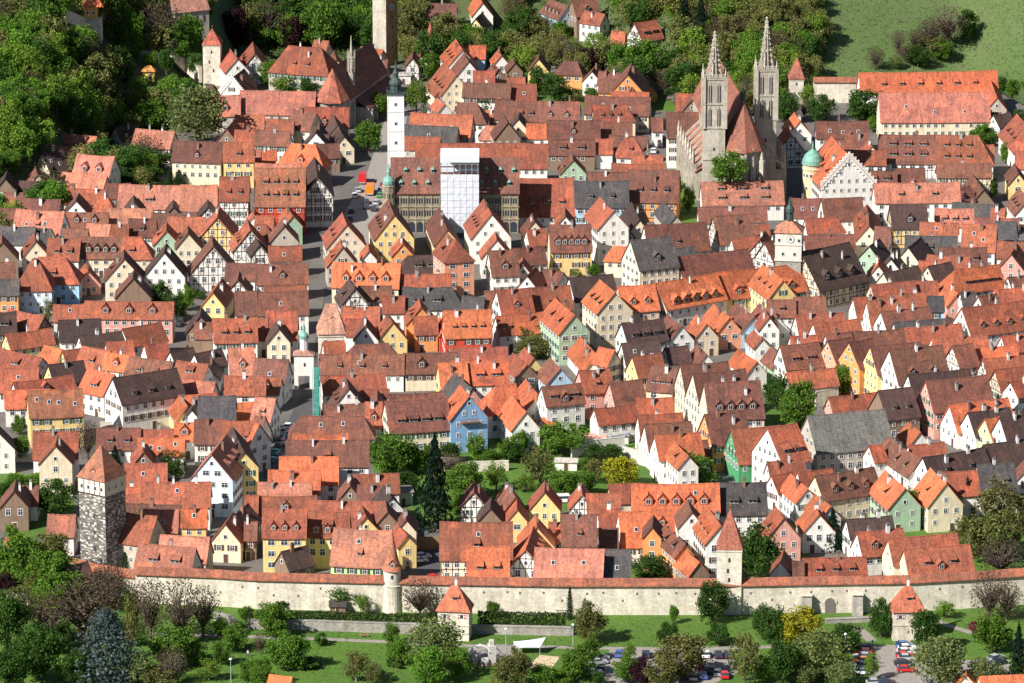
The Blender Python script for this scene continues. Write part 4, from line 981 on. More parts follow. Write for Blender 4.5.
def shed_dormer(w, h, v=1.2):
    m = MB('clay_tiles', 'plaster', 'glass', 'frame'); k = .42; yb = h/(v-k)
    m.add([(-w/2,0,0),(w/2,0,0),(w/2,0,h),(-w/2,0,h),(-w/2,yb,v*yb-.02),(w/2,yb,v*yb-.02),(-w/2,.15,-.1),(w/2,.15,-.1)], [(0,1,2,3),(0,3,4),(1,5,2)], 'timber')
    m.slab([(-w/2-.2,-.35,h-.15+.09),(w/2+.2,-.35,h-.15+.09),(w/2+.2,yb+.1,h+k*yb+.15),(-w/2-.2,yb+.1,h+k*yb+.15)], [[0,1,2,3]], .12, 'clay_tiles')
    n = max(1, round(w/1.1))
    for i in range(n):
        x = -w/2+w*(i+.5)/n; ww = w/n*.36
        m.box(x-ww, x+ww, -.05, .03, h*.2, h*.82, 'glass'); m.box(x-ww-.08, x+ww+.08, -.03, .02, h*.2-.1, h*.82+.08, 'frame')
    return m.mesh('dormer')
def gable_dormer(w, h, v=1.2, wallm='plaster'):
    m = MB('clay_tiles', wallm, 'glass', 'frame'); hp = h+w*.55
    yb = h/v; yr = hp/v
    m.add([(-w/2,0,0),(w/2,0,0),(w/2,0,h),(0,0,hp),(-w/2,0,h),(-w/2,yb,h),(w/2,yb,h)], [(0,1,2,3,4),(0,4,5),(1,6,2)], wallm)
    e = .22; s = (hp-h)/(w/2)
    for q in (-1, 1):
        a = [(0,-e,hp+.12),(q*(w/2+e),-e,h-e*s+.12),(q*(w/2+e),(h-e*s)/v+.1,h-e*s+.12),(0,yr+.1,hp+.12)]
        m.slab(a if q < 0 else a[::-1], [[0,1,2,3]], .1, 'clay_tiles')
    m.box(-w*.24, w*.24, -.05, .03, h*.25, h*.95, 'glass'); m.box(-w*.24-.1, w*.24+.1, -.03, .02, h*.25-.1, h*.95+.1, 'frame')
    m.box(-.03, .03, -.08, .0, h*.25, h*.95, 'frame')
    return m.mesh('dormer')
SHED = [shed_dormer(1.5, 1.05), shed_dormer(2.3, 1.1), shed_dormer(1.1, .9)]
GAB = [gable_dormer(1.7, 1.5), gable_dormer(2.1, 1.6), gable_dormer(1.5, 1.2)]
sk = MB('frame', 'glass'); sk.box(-.45, .45, -.6, .6, 0, .10, 'frame'); sk.box(-.36, .36, -.5, .5, .02, .13, 'glass'); SKY = sk.mesh('skylight')
dm = MB('door_wood', 'frame'); dm.box(-.55, .55, -.06, .02, 0, 2.1, 'door_wood'); dm.box(-.68, .68, -.03, .02, 0, 2.25, 'frame'); dm.box(.35, .42, -.11, -.05, 1.0, 1.1, 'steel'); DOOR = dm.mesh('door')

def timbering(m, P0, U, w, z0, z1, gable, col, O):
    """beams on a facade: P0 left bottom, U unit vector along, O outward normal; gable = (rise ratio) or None"""
    t = .05
    def beam(x0, za, x1, zb, wd=.2):
        d = Vector((x1-x0, zb-za)); L = d.length
        if L < .3: return
        nx, nz = -d.y/L*wd/2, d.x/L*wd/2
        q = [(x0+nx, za+nz), (x0-nx, za-nz), (x1-nx, zb-nz), (x1+nx, zb+nz)]
        vs = []
        for o in (-.02, t):
            for x, z in q: vs.append((P0.x+U.x*x+O.x*o, P0.y+U.y*x+O.y*o, z))
        m.add(vs, [(4,5,6,7),(0,4,7,3),(1,2,6,5),(0,1,5,4),(3,7,6,2)], col)
    top = lambda x: z1 + (min(x, w-x)*gable-.25 if gable else 0)
    z = z1; fl = [z1]
    while z > z0+1 and len(fl) < 4: z -= 2.6; fl.append(max(z, z0))
    if gable:
        z = z1
        while True:
            z += 2.4
            hw = w/2-(z-z1)/gable-.2
            if hw < .5: break
            beam(w/2-hw, z, w/2+hw, z); fl.insert(0, z)
        beam(.1, z1-.1, w/2, z1+w/2*gable-.5); beam(w/2, z1+w/2*gable-.5, w-.1, z1-.1)
    for z in fl:
        if z <= z1: beam(.05, z, w-.05, z)
    n = max(3, round(w/1.35))
    for i in range(n+1):
        x = w*i/n; x = min(max(x, .12), w-.12)
        beam(x, fl[-1], x, top(x), .17)
    for a, b in zip(fl, fl[1:]):
        hw = w/2 if a <= z1 else w/2-(a-z1)/gable-.2
        for s in (-1, 1):
            xa = w/2+s*(hw-.15); beam(xa, a, xa-s*min(1.2, hw), b, .15)

PENDING = []          # windows and chimneys waiting for the visibility test
def wall_frame(L0, L1, b, side):
    if side == 'f': return Vector((L0, -b, 0)), Vector((1, 0, 0)), Vector((0, -1, 0)), L1-L0
    if side == 'k': return Vector((L1, b, 0)), Vector((-1, 0, 0)), Vector((0, 1, 0)), L1-L0
    if side == 'l': return Vector((L0, b, 0)), Vector((0, -1, 0)), Vector((-1, 0, 0)), 2*b
    return Vector((L1, -b, 0)), Vector((0, 1, 0)), Vector((1, 0, 0)), 2*b
def jit(c, a, rnd):
    k = 1+rnd.uniform(-a, a); return tuple(max(0, x*k*(1+rnd.uniform(-a*.22, a*.22))) for x in c)
HOUSE = []
def build_house(i, row):
    k, x, y, z0, yaw, L, b, zr, ze, hip, rc, wc, ex = row
    rnd = random.Random(i*7+1)
    o = thing('house', (x, y, z0), yaw)
    opts = {}
    j = 0
    while j < len(ex):
        n = j+1
        while n < len(ex) and ex[n].isdigit(): n += 1
        opts[ex[j]] = int(ex[j+1:n] or 0); j = n
    v = (zr-ze)/b
    rcol = jit(ROOF[rc[0]], .26, rnd)
    if rc == 'O2': rcol = jit(ROOF['S'], .1, rnd)
    if rc in ('R2', 'B2'): rcol = (.27, .105, .055)
    base = wc.replace('t', '').replace('2', '').replace('3', '') or 'w'
    tim = 't' in wc
    wcol = jit(WALL[base[0]], .07, rnd)
    if rc == 'O2': wcol = (.62, .72, .82)
    if i in BRIGHT: wcol = BRIGHT[i]
    xa, xb = -L/2, L/2
    l0 = xa-(b*.75 if hip & 1 else 0); l1 = xb+(b*.75 if hip & 2 else 0)
    # roof slab ------------------------------------------------------------
    ov = .38; ov2 = .3; eb = b+ov; zeo = zr-v*eb
    h0, h1 = hip & 1, hip & 2
    ex0 = l0-(ov if h0 else ov2); ex1 = l1+(ov if h1 else ov2)
    rx0 = xa if h0 else ex0; rx1 = xb if h1 else ex1
    sag = rnd.uniform(.0, .34)
    ns = max(2, int(L/4)); ridge = []; ef = []; ek = []
    top = []
    for q in range(ns+1):
        f = q/ns; s = -sag*4*f*(1-f)+rnd.uniform(-.04, .04)
        top.append((rx0+(rx1-rx0)*f, rnd.uniform(-.05, .05), zr+s+.12))
        top.append((ex0+(ex1-ex0)*f, -eb, zeo+s*.6+.12)); top.append((ex0+(ex1-ex0)*f, eb, zeo+s*.6+.12))
    loops = []
    for q in range(ns):
        a = 3*q; c = a+3
        loops += [[a, a+1, c+1, c], [a, c, c+2, a+2]]
    if h0: loops.append([0, 2, 1])
    if h1: loops.append([3*ns, 3*ns+1, 3*ns+2])
    m = MB('slate' if rc in 'KG' else 'clay_tiles'); m.slab(top, loops, .22)
    # ridge tiles
    for q in range(ns):
        p, p2 = top[3*q], top[3*q+3]
        m.add([(p[0],p[1]-.16,p[2]-.06),(p[0],p[1],p[2]+.1),(p[0],p[1]+.16,p[2]-.06),(p2[0],p2[1]-.16,p2[2]-.06),(p2[0],p2[1],p2[2]+.1),(p2[0],p2[1]+.16,p2[2]-.06)],
              [(0,3,4,1),(1,4,5,2),(0,1,2),(3,5,4)])
    roof = m.build('roof', o, rcol)
    # walls -----------------------------------------------------------------
    m = MB('plaster'); zt = ze-.05
    def gwall(xx, th):
        return [(xx, -b, -.3), (xx, b, -.3), (xx, b, zt), (xx, 0, zr-.1), (xx, -b, zt)]
    bt = -.5 if y < interp(x, EDGE)-12 else -6
    vs = [(l0,-b,bt),(l0,b,bt),(l0,b,zt),(l0,-b,zt),(l1,-b,bt),(l1,b,bt),(l1,b,zt),(l1,-b,zt)]
    fs = [(0,3,2,1),(4,5,6,7),(0,4,7,3),(1,2,6,5)]
    m.add(vs, fs, 'plaster')
    if not h0: m.add([(l0,-b,zt),(l0,b,zt),(l0,0,zr-.1)], [(0,2,1)], 'plaster')
    if not h1: m.add([(l1,-b,zt),(l1,b,zt),(l1,0,zr-.1)], [(0,1,2)], 'plaster')
    cosy, siny = math.cos(yaw), math.sin(yaw)
    def facing(n):
        w = Vector((n.x*cosy-n.y*siny, n.x*siny+n.y*cosy, 0)); c = Vector((-x, -y, 0)).normalized(); return w.dot(c)
    sides = {}
    for s in 'fklr':
        P0, U, O, w = wall_frame(l0, l1, b, s); sides[s] = (P0, U, O, w, facing(O))
    tcol = 'red_timber' if base == 'r' else 'dark_timber' if rc == 'D' else 'timber'
    for s, (P0, U, O, w, fc) in sides.items():
        gab = v if s in 'lr' and not ((h0 and s == 'l') or (h1 and s == 'r')) else None
        if fc < .08: continue
        if tim: timbering(m, P0, U, w, .2, zt, gab, tcol, O)
        # windows
        rot = math.atan2(U.y, U.x); wm = WIN[rnd.choice((0, 1, 2, 5, 6))] if rnd.random() > .2 else WIN[rnd.choice((3, 4))]
        sp = rnd.uniform(2.1, 2.7)
        n = max(1, int((w-.8)/sp)); zf = zt-2.0
        fl = []
        while zf > .8 and len(fl) < 4: fl.append((zf, n, w-.8)); zf -= 2.75
        if gab:
            z = zt+.9
            while z+1.6 < zr-.3:
                ww = w-2*(z+1.5-zt)/v-.5
                if ww < .9: break
                fl.append((z, max(1, int(ww/sp)), ww)); z += 2.6
        if base == 'n' and rc in 'DB' and rnd.random() < .6: fl = fl[:1]
        for (z, nn, ww) in fl:
            if rnd.random() < .25: wm = WIN[rnd.randrange(len(WIN))]
            for q in range(nn):
                if rnd.random() < .06: continue
                d = w/2+ww*((q+.5)/nn-.5)
                small = z > zt and nn == 1 and z > zr-4.2
                PENDING.append((P0+U*d+O*.035+Vector((0, 0, z)), rot, o, WSMALL if small else wm, 'window', None, O))
        if rnd.random() < .8 and s != 'k': PENDING.append((P0+U*(w*rnd.choice((.3, .5, .7)))+O*.04+Vector((0, 0, .02)), rot, o, DOOR, 'door', None, O))
    if 'z' in opts:                       # stepped gable standing above the roof
        st = 9; xx = l0
        for q in range(st):
            y1 = b*(1-q/st)+.25; y0 = b*(1-(q+1)/st)+.25; zz = zr-v*b*(1-(q+1)/st)+.45
            for s_ in (-1, 1):
                a_, c_ = sorted((s_*y0, s_*y1)); m.box(xx-.28, xx+.25, a_, c_, zz-1.5-v*b/st, zz, 'plaster'); m.box(xx-.36, xx+.33, a_-.04, c_+.04, zz, zz+.16, 'plaster')
        m.box(xx-.28, xx+.25, -.25, .25, zr-1, zr+1.2, 'plaster')
    m.build('wall', o, wcol)
    # roof furniture ----------------------------------------------------------
    sf = 'f' if sides['f'][4] >= sides['k'][4] else 'k'
    if k == 'g':
        # the slope that shows: the one the ridge leans away from, else the sunny left one
        sf = 'k' if sides['k'][4] >= -.02 or sides['k'][4] > sides['f'][4] else 'f'
    sg = -1 if sf == 'f' else 1; rz = 0 if sf == 'f' else math.pi
    slope = lambda t: (sg*b*t, zr-v*b*t+.12)    # t: 0 ridge, 1 eave
    def spread(n, w=.8): return [((q+.5)/n-.5)*L*w for q in range(n)]
    nd = opts.get('d', 0); nq = opts.get('q', 0)
    if not nd and not nq and not opts.get('s', 0) and b > 3.6:
        t = rnd.random(); kk = max(1, min(4, int(L/3.4)))
        if t < .3: nd = opts['d'] = rnd.randint(1, kk)
        elif t < .42: nq = opts['q'] = rnd.randint(1, kk)
    if nd:
        rows_ = 2 if (nd >= 6 and L < 30) else 1; per = nd//rows_
        dm_ = SHED[rnd.randrange(3) if L/per > 3 else 2]
        for r_ in range(rows_):
            t = (.72 if rows_ == 1 else (.42, .8)[r_])+rnd.uniform(-.03, .03)
            for xx in spread(per):
                yy, zz = slope(t); PENDING.append((Vector((xx, yy, zz)), rz, roof, dm_, 'dormer', rcol, None))
    if nq:
        dm_ = GAB[rnd.randrange(3)]
        for xx in spread(nq):
            yy, zz = slope(.8 if not nd else .93); PENDING.append((Vector((xx, yy, zz)), rz, roof, dm_, 'dormer', rcol, None))
    for q in range(opts.get('s', 0)):
        yy, zz = slope(rnd.uniform(.35, .7)); PENDING.append((Vector((spread(opts['s'])[q]+rnd.uniform(-.8, .8), yy, zz)), (rz, v), roof, SKY, 'skylight', None, None))
    nc = opts.get('c', 0) or (1 if rnd.random() < .22 else 0)
    for q in range(nc):
        f = ((q+.5)/nc-.5)*L*.75+rnd.uniform(-1, 1)
        t = rnd.choice((.08, .2, .35))*rnd.choice((1, 1, -.5))
        PENDING.append((Vector((f, sg*b*t, zr-v*b*abs(t)+.2)), 0 if rnd.random() < .7 else math.pi/2, roof, CHIM[rnd.randrange(4)], 'chimney', rnd.choice(CCOL), None))
    HOUSE.append(dict(o=o, k=k, rc=rc, wc=wc, L=L, b=b, hip=hip, opts=opts, tim=tim, base=base[0], v=v, zr=zr, p=px((x, y, z0+zr)), wp=(x, y), i=i))
    return o
BRIGHT = {}
for i, r in enumerate(HOUSES):
    if r[11] == 'b3': BRIGHT[i] = (.20, .36, .56)
    if r[11] == 'b2': BRIGHT[i] = (.38, .64, .84)
    if r[11] == 'b' and r[9] == 3: BRIGHT[i] = (.66, .77, .86)
    if r[11] == 'o2': BRIGHT[i] = (.74, .33, .20)
    if r[11] == 'g2': BRIGHT[i] = (.07, .30, .13)
for i, r in enumerate(HOUSES): build_house(i, r)
# ================================================================ towers, church, town hall
LM = []        # landmarks used to word the labels: (phrase, pixel)
def landmark(phrase, u, v): LM.append((phrase, (u, v)))
def pin(m, name, parent, color=None, loc=None): return m.build(name, parent, color, loc)
def tower_at(name, u, v, label, cat='tower', rotz=0):
    return thing(name, pt(u, v), rotz, label, cat)
def windows_on(o, spec, mesh=None):
    for (x, y, z, rot) in spec:
        link('window', mesh or WSMALL, o, loc=(x, y, z), rotz=rot)
def pyramid(m, w, z0, z1, ov=.4, top=0.0, mat='clay_tiles', d=None):
    d = d or w; a, b_ = w/2+ov, d/2+ov; t = top/2
    m.add([(-a,-b_,z0),(a,-b_,z0),(a,b_,z0),(-a,b_,z0),(-t-.01,-.01,z1),(t+.01,-.01,z1),(t+.01,.01,z1),(-t-.01,.01,z1)], [(3,2,1,0),(0,1,5,4),(1,2,6,5),(2,3,7,6),(3,0,4,7),(4,5,6,7)], mat)
def cross_slit(): 
    m = MB('glass'); m.box(-.25, .25, -.04, .03, 0, 1.0); return m.mesh('slit')
SLIT = cross_slit()
def simple_tower(u, v, w, h, hr, label, mat='limestone', top=0, rotz=0, slits=(), d=None, rcol=(.36, .12, .075), ov=.4):
    o = tower_at('wall_tower', u, v, label, rotz=rotz); d = d or w
    m = MB(mat); m.box(-w/2, w/2, -d/2, d/2, -1, h); m.box(-w/2-.15, w/2+.15, -d/2-.15, d/2+.15, h-.5, h-.02, mat); m.build('shaft', o)
    r = MB('clay_tiles'); pyramid(r, w, h, h+hr, ov, top, d=d); ro = r.build('roof', o, rcol)
    f = MB('gold'); f.lathe([(.03, h+hr-.2), (.03, h+hr+1.0)], 6); f.lathe([(.02, h+hr+.5), (.16, h+hr+.65), (.02, h+hr+.8)], 8); f.build('finial', ro)
    for (x, z) in slits: link('slit', SLIT, o, loc=(x, -d/2-.02, z))
    return o
# rough stone tower, bottom left
o = tower_at('city_gate_tower', 104, 566, 'big rough stone tower with chequered masonry and pointed tiled roof at lower left', rotz=R(-34))
w = 7.8; H_ = 22.6
m = MB('rough_ashlar'); m.box(-w/2, w/2, -w/2, w/2, -1, H_-3.8); m.build('shaft', o)
m = MB('plaster'); m.box(-w/2-.12, w/2+.12, -w/2-.12, w/2+.12, H_-3.8, H_)
for s in (-1, 0, 1):
    for zz in (H_-3.75, H_-.25): m.box(-w/2-.2, w/2+.2, -w/2-.18, -w/2-.1, zz, zz+.22, 'timber')
for xx in (-4.2, -2.4, -.8, .8, 2.4, 4.0): m.box(xx, xx+.2, -w/2-.18, -w/2-.1, H_-3.6, H_-.2, 'timber')
m.build('watch_room', o, (.66, .60, .50))
r = MB('clay_tiles'); pyramid(r, w+.2, H_, H_+7.6, .35); ro = r.build('roof', o, (.30, .125, .075))
link('dormer', GAB[2], ro, color=(.40, .15, .09), loc=(0, -w/2+.6, H_+.6))
windows_on(o, [(x, -w/2-.14, H_-2.5, 0) for x in (-2.9, -.9, 1.1, 3.0)]+[(w/2+.14, y, H_-2.5, R(90)) for y in (-2.5, 0, 2.5)])
for z in (5, 9, 13): link('slit', SLIT, o, loc=(.5, -w/2-.02, z)); link('slit', SLIT, o, loc=(w/2+.02, .5, z), rotz=R(90))
landmark('the chequered stone tower', 98, 500)
# square wall tower, lower right
simple_tower(729, 611, 5.7, 15.8, 9.2, 'slim square stone tower with steep brown pyramid roof rising over the long wall', slits=((0, 12.8), (0, 8.0), (-.3, 10.2)), rotz=R(-4), ov=.25)
landmark('the slim square wall tower', 728, 545)
# round turret on the wall
o = tower_at('round_turret', 392.5, 611, 'round stone turret with a tall tiled cone standing in the town wall')
m = MB('limestone'); m.lathe([(2.25, -1), (2.1, 6.2), (2.25, 6.5), (2.0, 6.7), (1.9, 10.4)], 24); m.build('shaft', o)
r = MB('clay_tiles'); r.lathe([(2.4, 10.2), (1.55, 12.3), (.75, 16), (.05, 20.2)], 24); ro = r.build('roof', o, (.45, .17, .10))
link('dormer', GAB[2], ro, color=(.4, .15, .1), loc=(.0, -1.9, 10.9)); link('slit', SLIT, o, loc=(0, -1.95, 8.3))
landmark('the round wall turret', 393, 570)
# the two gatehouses in front of the wall
def gatehouse(u, v, w, h, hr, lab, rotz):
    o = tower_at('gatehouse', u, v, lab, 'gatehouse', rotz)
    m = MB('limestone'); m.box(-w/2, w/2, -2.6, 2.6, -1, h); m.box(-w/2-.14, w/2+.14, -2.74, 2.74, h*.52, h*.52+.22, 'limestone'); m.build('shaft', o)
    r = MB('clay_tiles'); pyramid(r, w, h, h+hr, .45, 1.6, d=5.2); ro = r.build('roof', o, (.50, .15, .08))
    link('dormer', SHED[0], ro, color=(.5, .15, .08), loc=(.3, -1.6, h+hr*.42))
    c = link('chimney', CHIM[3], ro, loc=(.2, .6, h+hr-.3))
    for x in (-w*.27, w*.27):
        m = MB('frame', 'glass', 'red_paint'); m.box(-.35, .35, -.05, .03, 0, .9, 'glass'); m.box(-.43, .43, -.03, .02, -.08, .98, 'frame')
        for s in (-1, 1):
            m.box(s*.72-.27, s*.72+.27, -.09, .0, 0, .9, 'frame'); m.add([(s*.72-.27,-.1,0),(s*.72+.27,-.1,0),(s*.72,-.1,.45)], [(0,1,2)], 'red_paint'); m.add([(s*.72-.27,-.1,.9),(s*.72,-.1,.45),(s*.72+.27,-.1,.9)], [(0,1,2)], 'red_paint')
        m.build('window', o, loc=(x, -2.62, h-1.6))
    m = MB('cap'); m.box(-.2, .2, -2.64, -2.5, h*.25, h*.25+.7, 'cap'); m.build('slit', o)
    return o
gatehouse(455, 637, 7.2, 7.0, 5.4, 'small stone gatehouse with red and white shutters, left of the playground', R(-8))
gatehouse(906.5, 637, 7.0, 6.9, 5.4, 'small stone gatehouse with red and white shutters at the head of the right car park', R(4))
landmark('the left shuttered gatehouse', 455, 610)
landmark('the right shuttered gatehouse', 907, 610)
# slender tower at the top left ring wall, and others at the rim
simple_tower(213, 84, 5.9, 14.2, 5.2, 'slender pale square tower with red pyramid roof above the ring wall at upper left', slits=((0, 11.2), (-.8, 7.8), (.6, 4.8)), rcol=(.40, .11, .07), rotz=R(-3))
landmark('the slender pale tower', 213, 60)
simple_tower(796, 103, 4.7, 8.6, 7.4, 'slender tower with tall brown pyramid roof below the meadow, beside the twin church towers', slits=((0, 6.5),), rcol=(.33, .12, .08))
landmark('the tower below the meadow', 796, 80)
o = tower_at('round_turret', 430.5, 52, 'small round turret with pointed red cone at the edge of the woods, top centre')
m = MB('limestone'); m.lathe([(1.6, -1), (1.5, 4.2)], 18); m.build('shaft', o)
r = MB('clay_tiles'); r.lathe([(2.35, 4.1), (1.2, 7.2), (.05, 11)], 20); r.build('roof', o, (.36, .11, .07)); link('slit', SLIT, o, loc=(.3, -1.52, 2.6))
landmark('the small red-coned turret', 431, 40)
# tall gate tower cut by the top edge
o = tower_at('city_gate_tower', 385.5, 64, 'tall two-tone gate tower with a clock, cut off by the top edge', rotz=R(-40))
w = 6.1
m = MB('church_stone', 'brown_stone'); vs = [(-w/2,-w/2,-1),(w/2,-w/2,-1),(w/2,w/2,-1),(-w/2,w/2,-1),(-w/2,-w/2,27),(w/2,-w/2,27),(w/2,w/2,27),(-w/2,w/2,27)]
m.add(vs, [(0,1,5,4),(3,0,4,7),(4,5,6,7),(0,3,2,1)], 'church_stone'); m.add(vs, [(1,2,6,5),(2,3,7,6)], 'brown_stone'); m.build('shaft', o)
r = MB('clay_tiles'); pyramid(r, w, 27, 35, .4); r.build('roof', o, (.4, .13, .08))
m = MB('frame', 'blue_paint', 'gold'); m.lathe([(1.1, 0), (1.1, .1)], 20, 'frame'); m.lathe([(.9, .1), (.9, .14)], 20, 'blue_paint'); m.box(-.05, .05, 0, .75, .14, .18, 'gold'); m.box(0, .5, -.05, .05, .14, .18, 'gold')
c = m.build('clock', o, loc=(w/2+.02, 0, 20.5)); c.rotation_euler = (R(90), 0, R(90))
for z in (6, 9.5, 13, 16.5): link('slit', SLIT, o, loc=(w/2+.02, .3, z), rotz=R(90))
landmark('the tall clock gate tower', 385, 30)
# orange lookout with stone base
o = tower_at('lookout_pavilion', 94, 34, 'orange-roofed lookout pavilion on a pale stone base at the top left', 'pavilion')
m = MB('limestone'); m.box(-2.8, 2.8, -2.8, 2.8, -3, 6); m.build('base', o)
m = MB('plaster'); m.box(-3.0, 1.4, -2.9, 2.6, 6, 10); m.build('wall', o, (.80, .42, .12))
r = MB('clay_tiles'); pyramid(r, 6, 10, 14, .6, 1.5); r.build('roof', o, (.62, .16, .06)); windows_on(o, [(-1.7, -2.92, 7.4, 0), (.3, -2.92, 7.4, 0)])
# stone chapel among the trees
o = thing('chapel', pt(188, 34), R(28), 'tall grey stone chapel with faded red roof among trees at upper left', 'chapel')
m = MB('church_stone'); m.box(-6.5, 6.5, -3.6, 3.6, -2, 9); m.add([(-6.5,-3.6,9),(-6.5,3.6,9),(-6.5,0,13)], [(0,2,1)], 'church_stone'); m.add([(6.5,-3.6,9),(6.5,3.6,9),(6.5,0,13)], [(0,1,2)], 'church_stone')
m.build('wall', o)
r = MB('clay_tiles'); r.slab([(-6.8,-4,8.7),(6.8,-4,8.7),(6.8,0,13.2),(-6.8,0,13.2),(6.8,4,8.7),(-6.8,4,8.7)], [[0,1,2,3],[3,2,4,5]], .2); r.build('roof', o, (.40, .19, .14))
for x in (-4, -1, 2, 4.6): link('slit', SLIT, o, loc=(x, -3.62, 4.5), scale=(1.4, 1, 2.4))
for y in (-1.5, 1.5): link('slit', SLIT, o, loc=(-6.52, y, 5), rotz=R(-90), scale=(1.4, 1, 2))
# yellow hut
o = thing('garden_hut', pt(149, 79), 0, 'small yellow garden hut with orange roof in the wooded slope', 'hut')
m = MB('plaster'); m.box(-1.9, 1.9, -1.6, 1.6, -1, 2.9); m.build('wall', o, (.85, .58, .10))
r = MB('clay_tiles'); pyramid(r, 3.8, 2.9, 4.7, .6, 1.4, d=3.2); r.build('roof', o, (.65, .28, .07)); link('door', DOOR, o, loc=(.5, -1.63, 0))
landmark('the small yellow garden hut', 149, 72)
# ---------------------------------------------------------------- the big church with two openwork spires
def spire(m, r0, z0, h, mat='church_stone'):
    n = 8
    m.lathe([(r0*.42, z0), (.12, z0+h*.93), (.1, z0+h)], 8, mat)
    for k in range(n):                       # crocketed ribs outside the slim core
        a = 2*math.pi*k/n+.2
        for q in range(9):
            f = q/9; r_ = r0*(1-f*.93); rr = r_*.9
            x, y, z = rr*math.cos(a), rr*math.sin(a), z0+h*f
            x2, y2 = rr*.86*math.cos(a), rr*.86*math.sin(a)
            f2 = (q+1)/9; r2 = r0*(1-f2*.93)*.9; d = Vector((r2*math.cos(a)-x, r2*math.sin(a)-y, h/9))
            s = .17
            m.add([(x-s,y-s,z),(x+s,y-s,z),(x+s,y+s,z),(x-s,y+s,z),(x+d.x-s,y+d.y-s,z+d.z),(x+d.x+s,y+d.y-s,z+d.z),(x+d.x+s,y+d.y+s,z+d.z),(x+d.x-s,y+d.y+s,z+d.z)],
                  [(0,1,5,4),(1,2,6,5),(2,3,7,6),(3,0,4,7)], mat)
            m.box(x*1.12-.2, x*1.12+.2, y*1.12-.2, y*1.12+.2, z+.6, z+1.0, mat)
    m.lathe([(r0*.62, z0+h*.34), (r0*.66, z0+h*.36), (r0*.6, z0+h*.38)], 8, mat); m.lathe([(r0*.36, z0+h*.66), (r0*.42, z0+h*.68), (r0*.34, z0+h*.7)], 8, mat)
    m.lathe([(.1, z0+h-.1), (.45, z0+h+.35), (.1, z0+h+.8)], 8, mat)
ctr = pt(742, 206)
CH = thing('parish_church', ctr, R(90), 'great gothic stone church with twin openwork spires and steep brown roof', 'church')
# local frame: x runs away from the viewer along the nave, +y is to the left
def wpt(u, v, z): 
    p = pt(u, v); return p
nl = 70; nb = 6.8; ze = 19.5; zr = 33.5; lean = -.28          # the nave leans back to the left
CH.rotation_euler = (0, 0, math.atan2(math.cos(.085), -math.sin(.085)))
m = MB('church_stone')
m.box(0, nl, -nb, nb, -1, ze-.1, 'church_stone'); m.lathe([(nb+.1, -1), (nb+.1, ze-.1)], 8, 'church_stone', rot=R(22.5))
m.add([(nl,-nb,ze),(nl,nb,ze),(nl,0,zr)], [(0,1,2)], 'church_stone')
m.box(8, nl-4, nb-1, nb+6.5, -1, 9.5, 'church_stone'); m.box(8, nl-4, -nb-6.5, -nb+1, -1, 9.5, 'church_stone'); wallo = m.build('wall', CH)
r = MB('clay_tiles')
b2 = nb+.5; zo = ze-1
r.slab([(0,0,zr),(nl,0,zr),(nl,-b2,zo),(0,-b2,zo),(nl,b2,zo),(0,b2,zo)], [[0,3,2,1],[0,1,4,5]], .3)
ang = [R(90+22.5*2*k) for k in range(5)]
pr = [(b2*1.06*math.cos(R(90+45*k)), b2*math.sin(R(90+45*k)), zo) for k in range(5)]
r.slab([(0,0,zr)]+pr, [[0,k+1,k+2] for k in range(4)], .3)
ro = r.build('roof', CH, (.27, .105, .07))
r = MB('clay_tiles'); 
for s in (-1, 1): 
    q = [(7.6,s*(nb-.2),13.6),(nl-3.6,s*(nb-.2),13.6),(nl-3.6,s*(nb+7),9.2),(7.6,s*(nb+7),9.2)]
    r.slab(q if s < 0 else q[::-1], [[0,3,2,1]], .25)
r.build('aisle_roof', CH, (.33, .12, .08))
m = MB('copper_dark', 'gold'); m.lathe([(.8, zr-.6), (.8, zr+1.5), (1.0, zr+1.6), (.25, zr+3.2), (.05, zr+6)], 8, 'copper_dark'); m.box(-.5, .5, -.06, .06, zr+4.8, zr+4.95, 'gold'); m.build('ridge_turret', ro, loc=(1.2, 0, 0))
m = MB('church_stone', 'glass')
for k in range(5):                               # choir buttresses between tall windows
    a = R(90+45*k); 
    M = Matrix.Rotation(a, 4, 'Z'); m.box(nb-.2, nb+1.5, -.5, .5, -1, 15.5, 'church_stone', M); m.box(nb+.1, nb+.9, -.35, .35, 15.5, 18, 'church_stone', M); m.lathe([(.4, 0), (.05, 2.6)], 4, 'church_stone', Matrix.Translation(M @ Vector((nb+.9, 0, 15.5))))
for s in (-1, 1):
    for q in range(7):
        xx = 9+q*6.3; m.box(xx-.4, xx+.4, min(s*(nb+6.3), s*(nb+8)), max(s*(nb+6.3), s*(nb+8)), -1, 11.5, 'church_stone'); m.lathe([(.55, 0), (.5, 2), (.65, 2.1), (.05, 5)], 4, 'church_stone', Matrix.Translation((xx, s*(nb+7.3), 11.5)))
        m.add([(xx-.2,s*(nb+6.6),11),(xx+.2,s*(nb+6.6),11),(xx+.2,s*(nb-.1),17.5),(xx-.2,s*(nb-.1),17.5),(xx-.2,s*(nb+6.6),10),(xx+.2,s*(nb+6.6),10),(xx+.2,s*(nb-.1),16.3),(xx-.2,s*(nb-.1),16.3)], [(0,1,2,3),(4,7,6,5),(0,3,7,4),(1,5,6,2)], 'church_stone')
m.build('buttresses', CH)
